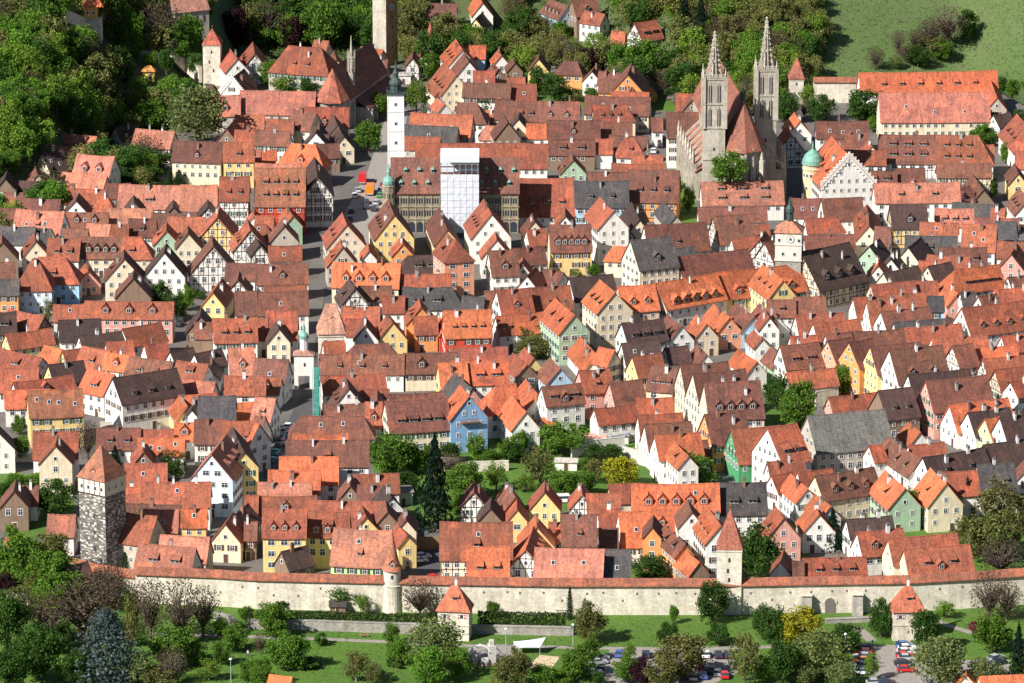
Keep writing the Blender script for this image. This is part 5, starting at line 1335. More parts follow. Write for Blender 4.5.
def gothic(w, h):
    m = MB('frame', 'glass'); n = 8
    P = [(-w/2, 0), (w/2, 0)]+[(w/2*math.cos(math.pi*k/n), h-w*.8+w*.9*math.sin(math.pi*k/n)) for k in range(n+1)]
    m.prism(P, -.08, .04, 'glass')
    for x in (-w/6, w/6): m.box(x-.07, x+.07, -.16, .0, 0, h-w*.5, 'church_stone')
    m.box(-w/2, w/2, -.16, 0, h*.5, h*.5+.12, 'church_stone'); m.lathe([(w*.2, 0), (w*.2, .1)], 10, 'church_stone', Matrix.Translation((0, -.09, h-w*.55)) @ Matrix.Rotation(R(90), 4, 'X'))
    return m.mesh('gothic_window')
GW = gothic(2.6, 11); GW2 = gothic(2.0, 5)
for k in range(4):
    a = R(90+22.5+45*k); rr = (nb+.1)*math.cos(R(22.5))+.05
    link('window', GW, CH, loc=(rr*math.cos(a), rr*math.sin(a), 5), rotz=a+R(90))
for s in (-1, 1):
    for q in range(6): link('window', GW2, CH, loc=(12+q*6.3, s*(nb+6.53), 3), rotz=0 if s < 0 else math.pi)
landmark('the twin church spires', 740, 90)
def church_tower(u, vb, w, hb, hs, lab_part):
    p = pt(u, vb); loc = CH.matrix_basis.inverted() @ p
    t = MB('church_stone', 'glass'); t.box(-w/2, w/2, -w/2, w/2, -1, hb)
    for z in (hb*.38, hb*.62, hb*.8, hb-.4): t.box(-w/2-.22, w/2+.22, -w/2-.22, w/2+.22, z, z+.35, 'church_stone')
    for sx in (-1, 1):
        for sy in (-1, 1):
            t.box(sx*w/2-.55, sx*w/2+.55, sy*w/2-.55, sy*w/2+.55, hb*.62, hb+.4, 'church_stone'); t.lathe([(.42, 0), (.3, 1.2), (.05, 3.0)], 4, 'church_stone', Matrix.Translation((sx*w/2, sy*w/2, hb+.4)))
    for k in range(4):                       # parapet
        M = Matrix.Rotation(R(90*k), 4, 'Z')
        for q in range(9): t.box(-w/2+q*w/9+.1, -w/2+q*w/9+.4, -w/2-.2, -w/2, hb, hb+1.1, 'church_stone', M)
        t.box(-w/2, w/2, -w/2-.22, -w/2+.02, hb+1.1, hb+1.3, 'church_stone', M)
    tw = t.build('church_tower', CH, loc=loc); tw.rotation_euler = (0, 0, -CH.rotation_euler.z)
    tw['label'] = lab_part
    w1 = MB('glass', 'church_stone'); w1.prism(arch_poly(1.0, hb*.13, 6), -.06, .04, 'glass'); w1.box(-.12, .12, -.12, 0, 0, hb*.15, 'church_stone'); wm = w1.mesh('belfry_window')
    for rot in (0, R(-90), R(90)):
        for z in (hb*.64, hb*.82):
            for x in (-1.35, 1.35):
                v_ = Matrix.Rotation(rot, 3, 'Z') @ Vector((x, -w/2-.03, 0)); link('belfry_window', wm, tw, loc=(v_.x, v_.y, z), rotz=rot)
    for z in (hb*.2, hb*.45): link('slit', SLIT, tw, loc=(0, -w/2-.02, z))
    s = MB('church_stone'); spire(s, w*.36, hb+.1, hs); s.build('spire', tw)
church_tower(713, 207, 6.6, 41.0, 13.2, 'left church tower, wider and lower')
church_tower(764.5, 198, 6.2, 41.0, 15.2, 'right church tower, slimmer and taller')
# ---------------------------------------------------------------- friary church, upper left of centre
FC = thing('friary_church', pt(333, 128), 0, 'long dark-roofed friary church with a slim stone ridge spire', 'church')
FC.rotation_euler = (0, 0, R(75)); fb = 5.4; fz = 10.5; fr = 20; fl = 44
m = MB('grey_stone'); m.box(0, fl, -fb, fb, -1, fz-.1, 'grey_stone'); m.lathe([(fb+.05, -1), (fb+.05, fz-.1)], 8, 'grey_stone', rot=R(22.5)); m.box(8, fl, -fb-4.5, -fb+1, -1, 5.5, 'grey_stone')
for q in range(7): m.box(3+q*5.6, 3.9+q*5.6, -fb-1.2 if q < 1 else -fb-5.6, -fb+.1, -1, 8 if q < 1 else 5, 'grey_stone')
m.add([(fl,-fb,fz),(fl,fb,fz),(fl,0,fr)], [(0,1,2)], 'grey_stone'); m.build('wall', FC)
r = MB('clay_tiles'); b2 = fb+.5; zo = fz-.8
r.slab([(0,0,fr),(fl,0,fr),(fl,-b2,zo),(0,-b2,zo),(fl,b2,zo),(0,b2,zo)], [[0,3,2,1],[0,1,4,5]], .3); ro = r.build('roof', FC, (.16, .065, .045))
r = MB('clay_tiles'); pr = [(b2*1.1*math.cos(R(90+45*k)), b2*math.sin(R(90+45*k)), zo) for k in range(5)]; r.slab([(0,0,fr+.02)]+pr, [[0,k+1,k+2] for k in range(4)], .3); r.build('apse_roof', FC, (.40, .13, .08))
r = MB('clay_tiles'); r.slab([(7.6,-fb+.3,8.6),(fl+.3,-fb+.3,8.6),(fl+.3,-fb-5,5.3),(7.6,-fb-5,5.3)], [[0,3,2,1]], .25); r.build('aisle_roof', FC, (.15, .06, .045))
m = MB('church_stone'); m.lathe([(1.1, fr-10), (1.1, fr+1), (1.35, fr+1.2), (1.0, fr+1.4), (.9, fr+4.5), (1.15, fr+4.7), (.6, fr+5), (.08, fr+12)], 8)
for k in range(8): a = R(45*k+22.5); m.lathe([(.16, 0), (.14, 6), (.02, 7.5)], 4, 'church_stone', Matrix.Translation((1.25*math.cos(a), 1.25*math.sin(a), fr)))
m.build('ridge_spire', ro, loc=(10, -3.4, -3))
landmark('the friary church spire', 354, 60)
# ---------------------------------------------------------------- town hall
def onion(m, r, z, mat='copper'):
    m.lathe([(r*.9, z), (r, z+r*.25), (r*.98, z+r*.7), (r*.7, z+r*1.15), (r*.3, z+r*1.4), (r*.26, z+r*1.9), (r*.42, z+r*2.05), (r*.3, z+r*2.4), (.04, z+r*3.4)], 12, mat)
pf = pt(391, 233); pe = pt(519, 233); TH = thing('town_hall', (pf+pe)/2, math.atan2(pe.y-pf.y, pe.x-pf.x), 'long ochre stone town hall with dormered brown roof, partly wrapped in white sheeting', 'town hall')
Lh = (pe-pf).length/2; hz = 12.6
m = MB('ochre_stone'); m.box(-Lh, Lh, 0, 13.5, -1, hz-.05)
for z in (4.2, 8.0, 11.9): m.box(-Lh-.1, Lh+.1, -.28, 0, z, z+.35, 'ochre_stone')
for q in range(17): 
    xx = -Lh+.4+q*(2*Lh-.8)/16; m.box(xx-.16, xx+.16, -.2, 0, 0, 11.9, 'ochre_stone')
m.add([(-Lh,0,hz-.1),(-Lh,13.5,hz-.1),(-Lh,6.7,hz+8.6)], [(0,2,1)], 'ochre_stone'); m.add([(Lh,0,hz-.1),(Lh,13.5,hz-.1),(Lh,6.7,hz+8.6)], [(0,1,2)], 'ochre_stone'); m.build('wall', TH)
r = MB('clay_tiles'); r.slab([(-Lh-.2,-.6,hz-.2),(Lh+.2,-.6,hz-.2),(Lh+.2,6.75,hz+9.2),(-Lh-.2,6.75,hz+9.2),(Lh+.2,14.1,hz-.2),(-Lh-.2,14.1,hz-.2)], [[0,1,2,3],[3,2,4,5]], .3); ro = r.build('roof', TH, (.19, .078, .055))
g = MB('copper', 'glass'); g.box(-.45, .45, -.05, 1.3, 0, 1.1, 'copper'); pyramid(g, .9, 1.1, 2.0, .15, 0, 'copper'); g.box(-.28, .28, -.1, -.02, .2, .9, 'glass'); gm = g.mesh('copper_dormer')
for q in range(9):
    for rr in (0, 1):
        xx = -Lh+3+q*(2*Lh-6)/8+rr*1.4
        if abs(xx-1) < 5.4 or abs(xx) > Lh-1.5: continue
        link('dormer', gm, ro, loc=(xx, 1.0+rr*2.6, hz+1.8+rr*3.3))
tw = MB('frame', 'glass'); 
for s in (-.75, 0, .75): tw.box(s-.27, s+.27, -.05, .03, 0, 1.7, 'glass')
tw.box(-1.15, 1.15, -.03, .02, -.12, 1.82, 'ochre_stone'); TW = tw.mesh('window')
for q in range(16):
    xx = -Lh+.4+(q+.5)*(2*Lh-.8)/16
    if -4.6 < xx < 6: continue
    for z in (5.3, 9.1): link('window', TW, TH, loc=(xx, -.03, z))
    a = MB('glass'); a.prism(arch_poly(1.9, 3.2, 6), -.06, .03, 'glass'); a.build('arcade_arch', TH, loc=(xx, 0, .3))
for s, lab in ((-Lh, 0), ):
    m = MB('ochre_stone', 'glass'); m.lathe([(1.9, -1), (1.9, 14.5), (2.1, 14.7), (1.9, 15)], 8)
    for k in range(8):
        for z in (3, 7, 11): m.box(-.35, .35, -1.86, -1.74, z, z+1.6, 'glass', Matrix.Rotation(R(45*k+22.5+22.5), 4, 'Z'))
    t = m.build('stair_turret', TH, loc=(s-.6, -.2, 0)); m = MB('copper'); onion(m, 1.9, 15); m.build('onion_dome', t)
landmark('the ochre town hall', 412, 200)
SCf = thing('scaffold', pt(460, 236.5), 0, 'tall scaffold wrapped in white sheeting in front of the town hall', 'scaffold')
m = MB('sheet'); 
vs = []; nx_ = 12; nz_ = 14; wd = 5.7
for j in range(nz_+1):
    for i in range(nx_+1): vs.append((-wd+2*wd*i/nx_, -1.6+random.uniform(-.05, .05), 1.5+18*j/nz_))
fs = [(j*(nx_+1)+i, j*(nx_+1)+i+1, (j+1)*(nx_+1)+i+1, (j+1)*(nx_+1)+i) for j in range(nz_) for i in range(nx_)]
m.add(vs, fs, 'sheet'); m.box(-wd, -wd+.06, -1.6, 1.4, 1.5, 19.5); m.box(wd-.06, wd, -1.6, 1.4, 1.5, 19.5); m.box(-wd-.1, wd+.1, -1.8, 8, 25.0, 25.3); m.box(-wd-.1, wd+.1, -1.8, -1.7, 23.2, 25.0); m.box(-wd, wd, 3.0, 3.1, 19, 25); 
for q in range(1, 6): m.box(-wd+q*1.9-.03, -wd+q*1.9+.03, -1.69, -1.66, 1.5, 19.5, 'chimney')
for q in range(1, 9): m.box(-wd, wd, -1.69, -1.66, 1.5+q*2, 1.55+q*2, 'chimney')
m.build('sheeting', SCf)
m = MB('steel', 'timber')
for i in range(7):
    xx = -wd+.3+i*(2*wd-.6)/6; m.box(xx-.07, xx+.07, -1.4, -1.26, 0, 25, 'steel'); m.box(xx-.07, xx+.07, -.2, -.06, 0, 25, 'steel')
for z in (2.2, 4.4, 6.6, 8.8, 11, 13.2, 15.4, 17.6, 19.8, 21.6, 23.2): m.box(-wd, wd, -1.4, -.1, z, z+.08, 'timber'); m.box(-wd, wd, -1.45, -1.38, z+1, z+1.08, 'steel')
m.build('frame', SCf)
landmark('the white scaffold sheeting', 460, 190)
# white town hall tower
WT = tower_at('town_hall_tower', 396.5, 206, 'tall slim white tower with dark green onion lantern behind the town hall')
w = 4.7; hh = 35.5
m = MB('plaster'); m.box(-w/2, w/2, -w/2, w/2, -1, hh); 
for z in (12, 18, 24, 30, hh-.3): m.box(-w/2-.16, w/2+.16, -w/2-.16, w/2+.16, z, z+.3)
for s in (-1, 1): m.box(s*w/2-.2, s*w/2+.2, -w/2-.1, -w/2+.3, 12, hh)
m.build('shaft', WT, (.82, .80, .76))
m = MB('copper_dark', 'frame'); m.box(-w/2-.5, w/2+.5, -w/2-.5, w/2+.5, hh, hh+.35)
for k in range(4):
    M = Matrix.Rotation(R(90*k), 4, 'Z'); m.box(-w/2-.5, w/2+.5, -w/2-.5, -w/2-.42, hh+1.1, hh+1.2, 'copper_dark', M)
    for q in range(8): m.box(-w/2-.4+q*.75, -w/2-.32+q*.75, -w/2-.5, -w/2-.42, hh+.3, hh+1.1, 'copper_dark', M)
m.build('gallery', WT)
m = MB('copper_dark'); m.lathe([(1.7, hh+.3), (1.7, hh+2.6), (2.1, hh+2.8), (2.0, hh+3.6), (1.2, hh+4.6), (.8, hh+5), (.8, hh+6), (1.0, hh+6.2), (.5, hh+7.2), (.05, hh+10.5)], 10); m.build('onion_dome', WT)
windows_on(WT, [(x, -w/2-.03, z, 0) for x in (0,) for z in (14.5, 20, 26, 32)]); landmark('the slim white tower', 397, 110)
# white clock tower (upper right)
CT = tower_at('clock_tower', 788.5, 302, 'square clock tower with white upper storeys and small green lantern, right of centre', rotz=R(-8)); w = 7.3
m = MB('grey_stone'); m.box(-w/2, w/2, -w/2, w/2, -1, 13); m.build('shaft', CT)
m = MB('plaster'); m.box(-w/2-.1, w/2+.1, -w/2-.1, w/2+.1, 13, 21.2); m.box(-w/2-.3, w/2+.3, -w/2-.3, w/2+.3, 17.6, 17.95); m.box(-w/2-.3, w/2+.3, -w/2-.3, w/2+.3, 13, 13.3); m.build('upper_storey', CT, (.66, .61, .52))
r = MB('clay_tiles'); pyramid(r, w, 21.2, 24.6, .5, 0); 
ro = r.build('roof', CT, (.48, .20, .12))
m = MB('copper_dark'); m.lathe([(1.0, 23.2), (1.0, 26.3), (1.3, 26.5), (1.2, 27.6), (.5, 28.6), (.35, 29.6), (.05, 31)], 8); m.build('lantern', ro)
m = MB('frame', 'blue_paint', 'gold'); m.lathe([(1.15, 0), (1.15, .1)], 20, 'gold'); m.lathe([(.95, .1), (.95, .14)], 20, 'frame'); m.lathe([(.45, .14), (.45, .17)], 16, 'blue_paint'); m.box(-.05, .05, 0, .8, .17, .2, 'cap'); m.box(0, .55, -.05, .05, .17, .2, 'cap')
c = m.build('clock', CT, loc=(.6, -w/2-.12, 19.4)); c.rotation_euler = (R(90), 0, 0)
windows_on(CT, [(-2.6, -w/2-.14, 18.6, 0), (-1.5, -w/2-.14, 14.6, 0), (1.8, -w/2-.14, 14.6, 0), (3.0, -w/2-.14, 18.6, 0)]); landmark('the white clock tower', 788, 235)
# green-domed round stair tower
o = tower_at('round_stair_tower', 812, 199, 'cream round stair tower with a green copper dome right of the church')
m = MB('plaster'); m.lathe([(3.0, -1), (3.0, 9.6), (3.25, 9.8), (3.0, 10.2), (3.0, 11.2)], 20); m.build('shaft', o, (.62, .52, .33))
m = MB('copper'); m.lathe([(3.35, 11.2), (3.2, 12.4), (2.5, 14), (1.2, 15.2), (.35, 15.8), (.3, 17), (.05, 18.5)], 20); m.build('dome', o)
for k in range(6):
    a = R(-150+k*24); link('window', WSMALL, o, loc=(3.02*math.cos(a), 3.02*math.sin(a), 7.5), rotz=a+R(90))
for k in range(3):
    a = R(-130+k*40); link('window', WSMALL, o, loc=(3.02*math.cos(a), 3.02*math.sin(a), 3.5), rotz=a+R(90))
landmark('the green copper dome', 812, 155)
# white gate tower with green lantern and the stone gate tower behind
o = tower_at('gate_tower', 304.5, 388, 'small white gate tower with green lantern at the end of the dark street', 'gate tower')
m = MB('plaster'); m.box(-2.6, 2.6, -2.2, 2.2, 4, 9.6); m.box(-2.6, -1.5, -2.2, 2.2, -1, 4); m.box(1.5, 2.6, -2.2, 2.2, -1, 4); m.build('shaft', o, (.80, .76, .68))
r = MB('clay_tiles'); pyramid(r, 5.2, 9.6, 11.2, .35, 0, d=4.4); ro = r.build('roof', o, (.42, .22, .16))
m = MB('frame'); m.lathe([(1.1, 10), (1.1, 13.6), (1.35, 13.8)], 8); la = m.build('lantern', ro); m = MB('copper'); onion(m, 1.3, 13.8); m.build('cap', la)
link('slit', SLIT, o, loc=(.2, -2.22, 6.6)); landmark('the green-capped gate tower', 305, 350)
o = tower_at('gate_tower', 331.5, 366, 'square pale stone gate tower with truncated salmon hip roof over the street', 'gate tower', R(3)); w = 7.0
m = MB('limestone'); m.box(-w/2, w/2, -w/2, w/2, -1, 10); m.box(-w/2-.2, w/2+.2, -w/2-.2, w/2+.2, 9.2, 9.5, 'limestone'); m.build('shaft', o)
r = MB('clay_tiles'); 
a = w/2+.5; t = 1.4; r.add([(-a,-a,10),(a,-a,10),(a,a,10),(-a,a,10),(-t,-.6,17.5),(t,-.6,17.5),(t,.6,17.5),(-t,.6,17.5)], [(3,2,1,0),(0,1,5,4),(1,2,6,5),(2,3,7,6),(3,0,4,7),(4,5,6,7)]); ro = r.build('roof', o, (.52, .27, .19))
link('dormer', GAB[2], ro, color=(.52, .27, .19), loc=(.4, -2.1, 12.6)); windows_on(o, [(x, -w/2-.03, 7.4, 0) for x in (-1.6, 1.6)]); landmark('the salmon-roofed gate tower', 331, 318)
# green building net
o = thing('scaffold', pt(317, 415), 0, 'narrow scaffold under turquoise netting beside the white gate tower', 'scaffold')
m = MB('net_green'); m.box(-.65, .65, -2, 2, 0, 12.5)
for q in range(7): m.box(-.69, .69, -2.04, 2.04, q*2, q*2+.07, 'steel')
m.build('netting', o); m = MB('steel')
for x in (-1, 1):
    for y in (-2.1, 2.1): m.box(x-.05, x+.05, y-.05, y+.05, 0, 13.2)
m.build('frame', o)
for ph, u, v in (('the orange lookout pavilion', 94, 20), ('the grey stone chapel', 188, 20), ('the great orange hall', 930, 90), ('the pink-roofed garage', 593, 442), ('the blue spruce', 107, 650), ('the shade sail', 530, 647), ('the middle car park', 670, 660), ('the right car park', 885, 660), ('the top left corner', 4, 4), ('the bottom left corner', 4, 678), ('the bottom right corner', 1020, 678), ('the meadow shrubs', 940, 40), ('the bright blue gabled house', 468, 415), ('the green-walled house', 735, 435), ('the grey-roofed barn', 848, 430), ('the huge dark brown roof', 838, 262), ('the long bright orange roof', 712, 290), ('the lime-green wall', 362, 572), ('the yellow-leaved tree', 622, 470), ('the black-roofed white house', 145, 395), ('the cream corner house', 612, 312), ('the orange-red hotel block', 466, 278), ('the yellow square-side house', 390, 230), ('the tall garden spruce', 434, 490), ('the deep red house', 445, 330), ('the parking courtyard', 420, 565), ('the light blue house', 35, 275), ('the arched wall gate', 830, 617)): landmark(ph, u, v)
# ================================================================ what is in view
bpy.context.view_layer.update()
dg = bpy.context.evaluated_depsgraph_get()
EYES = [Vector((0, 0, CAMZ)), Vector((-70, 0, CAMZ)), Vector((70, 0, CAMZ+10))]
def seen(p, eyes=EYES):
    for e in eyes:
        d = e-p; d.normalize()
        if not SC.ray_cast(dg, p, d)[0]: return True
    return False
WALLSEEN = {}
keep = []
for (loc, rot, par, me, kind, colr, O) in PENDING:
    rz = rot[0] if isinstance(rot, tuple) else rot
    top = par if par.parent is None else par.parent
    M = top.matrix_basis
    q = loc.copy()
    if O is not None: q = q+O*.35+Vector((0, 0, .9))
    elif kind == 'chimney': q.z += 1.9
    elif kind == 'dormer': q = q+Vector((0, -.5 if rz == 0 else .5, 1.0))
    else: q.z += .5
    w = M @ q
    if not seen(w): continue
    keep.append((loc, rot, par, me, kind, colr))
    if O is not None and seen(w, EYES[:1]): WALLSEEN[top.name] = WALLSEEN.get(top.name, 0)+1
for (loc, rot, par, me, kind, colr) in keep:
    if isinstance(rot, tuple):
        c = link(kind, me, par, loc=loc); c.rotation_euler = (math.atan(rot[1]), 0, rot[0])
    else: link(kind, me, par, color=colr, loc=loc, rotz=rot)
print('kept', len(keep), 'of', len(PENDING))
# the 300 houses that show largest stay single things; the smaller and mostly hidden ones become one object
BIG = set([0,1,3,4,5,6,7,9,10,14,16,18,29,31,32,35,36,38,40,45,50,51,52,56,58,59,60,61,63,66,67,71,75,76,78,81,84,86,87,93,95,97,99,100,101,104,105,107,108,114,123,124,128,129,131,136,139,140,142,143,144,145,146,147,150,151,152,153,155,156,157,160,161,162,163,164,165,167,170,172,175,176,178,181,182,184,185,187,188,189,190,192,193,195,196,198,199,200,201,202,205,208,210,211,214,216,218,219,220,224,225,229,230,231,236,240,241,242,243,244,245,246,247,252,253,254,255,256,257,258,261,265,270,271,273,274,275,276,277,278,279,280,286,292,297,298,302,309,311,312,314,315,316,317,318,321,322,323,325,326,327,328,329,330,331,336,337,338,339,342,343,345,350,353,354,356,357,360,361,362,363,364,366,372,374,376,377,378,379,380,381,382,383,390,391,392,393,395,396,397,398,399,400,401,405,412,413,415,416,417,418,419,420,421,422,423,424,426,427,428,429,430,431,432,433,434,435,436,437,439,441,442,443,445,448,449,450,451,452,453,455,456,457,458,459,460,461,462,463,464,465,467,468,471,472,473,474,475,477,478,480,481,482,483,484,486,487,489,490,491,492,493,494,497,498,499,502,504,505,506,507,508,509,510,514,516,517,518,519,520,522,524,525,526,527,528,529,530,533,538]) 
ALLH = list(HOUSE); SMALL = [h for h in HOUSE if h['i'] not in BIG]; HOUSE = [h for h in HOUSE if h['i'] in BIG]
big = MB(); tints = []
MATS.update({m.name: m for m in bpy.data.materials})
def gather(o, M):
    M = M @ o.matrix_basis
    if o.type == 'MESH':
        me = o.data; k = len(big.v); big.v += [tuple(M @ v.co) for v in me.vertices]
        ids = []
        for s in me.materials:
            nm = s.name; ids.append(big.mi({'clay_tiles': 'clay_tiles_tint', 'slate': 'slate_tint', 'plaster': 'plaster_tint'}.get(nm, nm)))
        for p in me.polygons:
            big.f.append(tuple(k+q for q in p.vertices)); big.m.append(ids[p.material_index]); tints.append(tuple(o.color))
    for c in o.children: gather(c, M)
def wipe(o):
    for c in list(o.children): wipe(c)
    bpy.data.objects.remove(o)
for h in SMALL:
    o = h['o']
    gather(o, Matrix.Identity(4))
for h in SMALL: wipe(h['o']); h['o'] = None
sm = big.build('small_houses'); at = sm.data.color_attributes.new('tint', 'FLOAT_COLOR', 'CORNER')
for p, c in zip(sm.data.polygons, tints):
    for li in p.loop_indices: at.data[li].color = c
tag(sm, 'smaller, mostly hidden houses squeezed between the bigger ones all over the old town', 'houses', kind='stuff')
# ================================================================ trees
def leafquad(m, c, s, rnd):
    a = Vector((rnd.gauss(0, 1), rnd.gauss(0, 1), rnd.gauss(0, 1)+.6)).normalized(); b = a.orthogonal().normalized(); c2 = a.cross(b)
    t = rnd.uniform(0, 6.28); u = (b*math.cos(t)+c2*math.sin(t))*s; v = (c2*math.cos(t)-b*math.sin(t))*s*rnd.uniform(.6, 1)
    k = len(m.v); m.v += [tuple(c-u*.5-v*.5), tuple(c+u*.5-v*.3), tuple(c+u*.4+v*.5), tuple(c-u*.5+v*.4)]; m.f.append((k, k+1, k+2, k+3)); m.m.append(0)
def crown_round(seed, nc=52, per=100, s=.082, rag=.22, low=-.75):
    """unit crown: radius 1, centre 0, half height 1"""
    rnd = random.Random(seed); m = MB('leaves'); off = [rnd.uniform(.78, 1.12) for _ in range(8)]
    for _ in range(nc):
        while True:
            d = Vector((rnd.uniform(-1, 1), rnd.uniform(-1, 1), rnd.uniform(low, 1)))
            if .35 < d.length < 1: break
        d = d.normalized()*(.45+.42*rnd.random()); k = off[int((math.atan2(d.y, d.x)+3.1416)/6.2832*7.99)]
        c = Vector((d.x*k, d.y*k, d.z)); cr = rnd.uniform(.2, .36)
        for _ in range(per):
            q = Vector((rnd.gauss(0, 1), rnd.gauss(0, 1), rnd.gauss(0, 1))).normalized()*cr*(rnd.random()**.4)
            leafquad(m, c+q+Vector((0, 0, 0)), s*rnd.uniform(.6, 1.2), rnd)
    return m.mesh('crown')
def crown_cone(seed, n=1500, s=.13, layers=9, droop=.25, pw=.85):
    rnd = random.Random(seed); m = MB('leaves')
    for _ in range(n):
        f = rnd.random()**.75; l = math.floor(f*layers)/layers; r = (1-f)**pw*(.72+.4*((f*layers) % 1 < .45))
        a = rnd.uniform(0, 6.283); wob = 1+.22*math.sin(a*3+l*9)+.12*math.sin(a*7+l*21); r = r*wob*(rnd.random()**.35)
        leafquad(m, Vector((r*math.cos(a), r*math.sin(a), -1+2*f-droop*r*.4)), s*(1.1-f*.5), rnd)
    return m.mesh('crown')
def crown_twigs(seed, dens=700, s=.07, branches=46):
    rnd = random.Random(seed); m = MB('leaves'); m.mi('bark')
    for _ in range(branches):
        d = Vector((rnd.gauss(0, .8), rnd.gauss(0, .8), rnd.uniform(-.1, 1))).normalized(); p = Vector((0, 0, -.7)); q = d*rnd.uniform(.7, 1.0); q.z = q.z*.95
        last = p
        for k in range(1, 5):
            f = k/4; c = p.lerp(q, f)+Vector((rnd.gauss(0, .05), rnd.gauss(0, .05), .12*math.sin(f*3))); t = .035*(1.15-f)
            m.add([last+Vector((t*1.2,0,0)), last+Vector((-t,t,0)), last+Vector((-t,-t,0)), c+Vector((t,0,0)), c+Vector((-t*.8,t*.8,0)), c+Vector((-t*.8,-t*.8,0))], [(0,1,4,3),(1,2,5,4),(2,0,3,5)], 'bark'); last = c
    for _ in range(dens):
        d = Vector((rnd.gauss(0, 1), rnd.gauss(0, 1), rnd.gauss(0, 1)+.2)).normalized()*(rnd.random()**.33)
        leafquad(m, d, s*rnd.uniform(.6, 1.4), rnd)
    return m.mesh('crown')
def trunk_mesh(seed):
    rnd = random.Random(seed); m = MB('bark')       # unit height to the crown centre (z 0..1)
    m.lathe([(.085, -.06), (.06, .05), (.05, .5), (.035, 1.0)], 8)
    for k in range(5):
        a = rnd.uniform(0, 6.28); z = .5+.1*k; L = rnd.uniform(.3, .5); p = Vector((0, 0, z)); q = p+Vector((math.cos(a)*L*.7, math.sin(a)*L*.7, L*.7)); t = .028
        m.add([p+Vector((t,0,0)), p+Vector((-t,t,0)), p+Vector((-t,-t,0)), q+Vector((t*.4,0,0)), q+Vector((-t*.4,t*.4,0)), q+Vector((-t*.4,-t*.4,0))], [(0,1,4,3),(1,2,5,4),(2,0,3,5),(3,4,5)])
    return m.mesh('trunk')
ROUND = [crown_round(s) for s in (1, 2, 3, 4, 5)]; FINE = [crown_round(s, 90, 46, .075) for s in (11, 12)]
AIRY = [crown_round(s, 46, 52, .085) for s in (21, 22, 23)]
TWIG = [crown_twigs(31, 1300, .055, 80), crown_twigs(32, 1100, .055, 80), crown_twigs(33, 1700, .055, 70)]; CONE = [crown_cone(41, 2600, .10), crown_cone(42, 4200, .085, 14, .3, .5)]
BUSH = [crown_round(51, 22, 40, .2, low=-.3), crown_round(52, 26, 40, .18, low=-.3)]
TRUNK = [trunk_mesh(1), trunk_mesh(2)]
KIND = {  # meshes, colour, wording, trunk fraction of height, name
 'g': (ROUND, (.095, .185, .020), 'fresh green leafy tree', .10, 'leafy_tree'), 'd': (ROUND, (.045, .100, .015), 'dark green leafy tree', .10, 'leafy_tree'),
 'l': (AIRY, (.13, .21, .025), 'light green tree', .16, 'young_tree'),
 'o': (AIRY+ROUND[:2], (.15, .155, .045), 'olive-grey budding tree', .12, 'budding_tree'), 'n': (TWIG, (.10, .072, .042), 'brown half-bare tree', .12, 'bare_tree'),
 'p': (ROUND, (.035, .010, .014), 'dark purple copper beech', .1, 'copper_beech'), 'y': (ROUND, (.30, .27, .02), 'bright yellow-leaved tree', .1, 'yellow_tree'),
 'w': (FINE, (.17, .21, .065), 'pale green chestnut in blossom', .1, 'chestnut_tree'), 'c': (CONE[:1], (.012, .032, .014), 'dark spruce', .06, 'spruce'),
 'b': (CONE[1:], (.095, .13, .125), 'blue-grey spruce', .05, 'blue_spruce'), 'x': (CONE, (.02, .05, .012), 'slim dark cypress', .03, 'cypress'),
 's': (BUSH, (.06, .12, .02), 'green garden bush', 0, 'bush'), 'r': (BUSH, (.16, .045, .05), 'reddish garden bush', 0, 'bush')}
TREES = []
def tree(kind, u, v, wp, hp, label=None, group=None, base_v=None):
    rnd = random.Random(int(u*31+v*17)); ms, colr, word, tf, name = KIND[kind]
    p0 = pt(u, v, 3); s = pxs(p0); rx = wp/2/s; hh = max(hp/s/.98, rx*.9); rz = hh/2
    if kind not in 'cxb' and rz > 1.0*rx: rz = rz*.93
    bushy = kind in 'sr' or wp < 9
    zc = rz*(.8 if bushy else .95)+hh*tf
    if base_v: gp = pt(u, base_v); zc = (base_v-v)/(pxs(gp)*.965)
    p = gp+Vector((0, 0, zc)) if base_v else pt(u, v, zc); g = Vector((p.x, p.y, p.z-zc))
    o = thing('bush' if bushy and kind not in 'cx' else name, g, rnd.uniform(0, 6.28))
    me = (BUSH if bushy and kind in 'gdl' else ms)[rnd.randrange(len(BUSH if bushy and kind in 'gdl' else ms))]
    k = 1.2; link('crown', me, o, jit(colr, .16, rnd), (0, 0, zc), rnd.uniform(0, 6.28), (rx*k*rnd.uniform(.94, 1.06), rx*k*rnd.uniform(.94, 1.06), rz*(k-.08)))
    if not (bushy and kind not in 'cxb'): link('trunk', TRUNK[rnd.randrange(2)], o, loc=(0, 0, 0), scale=(rx*1.3+zc*.15, rx*1.3+zc*.15, zc))
    o['category'] = 'bush' if bushy and kind not in 'cx' else 'tree'
    if label: o['label'] = label
    else:
        if bushy and kind in 'gdlonyw': word = {'g': 'fresh green bush', 'd': 'dark green bush', 'l': 'yellow-green bush', 'o': 'olive bush', 'n': 'brown twiggy bush', 'y': 'yellow bush', 'w': 'pale green bush'}[kind]
        size = '' if bushy else 'big ' if wp > 38 else 'small ' if wp < 20 else ''
        TREES.append((o, size+word, (u, v)))
    if group: o['group'] = group
    return o
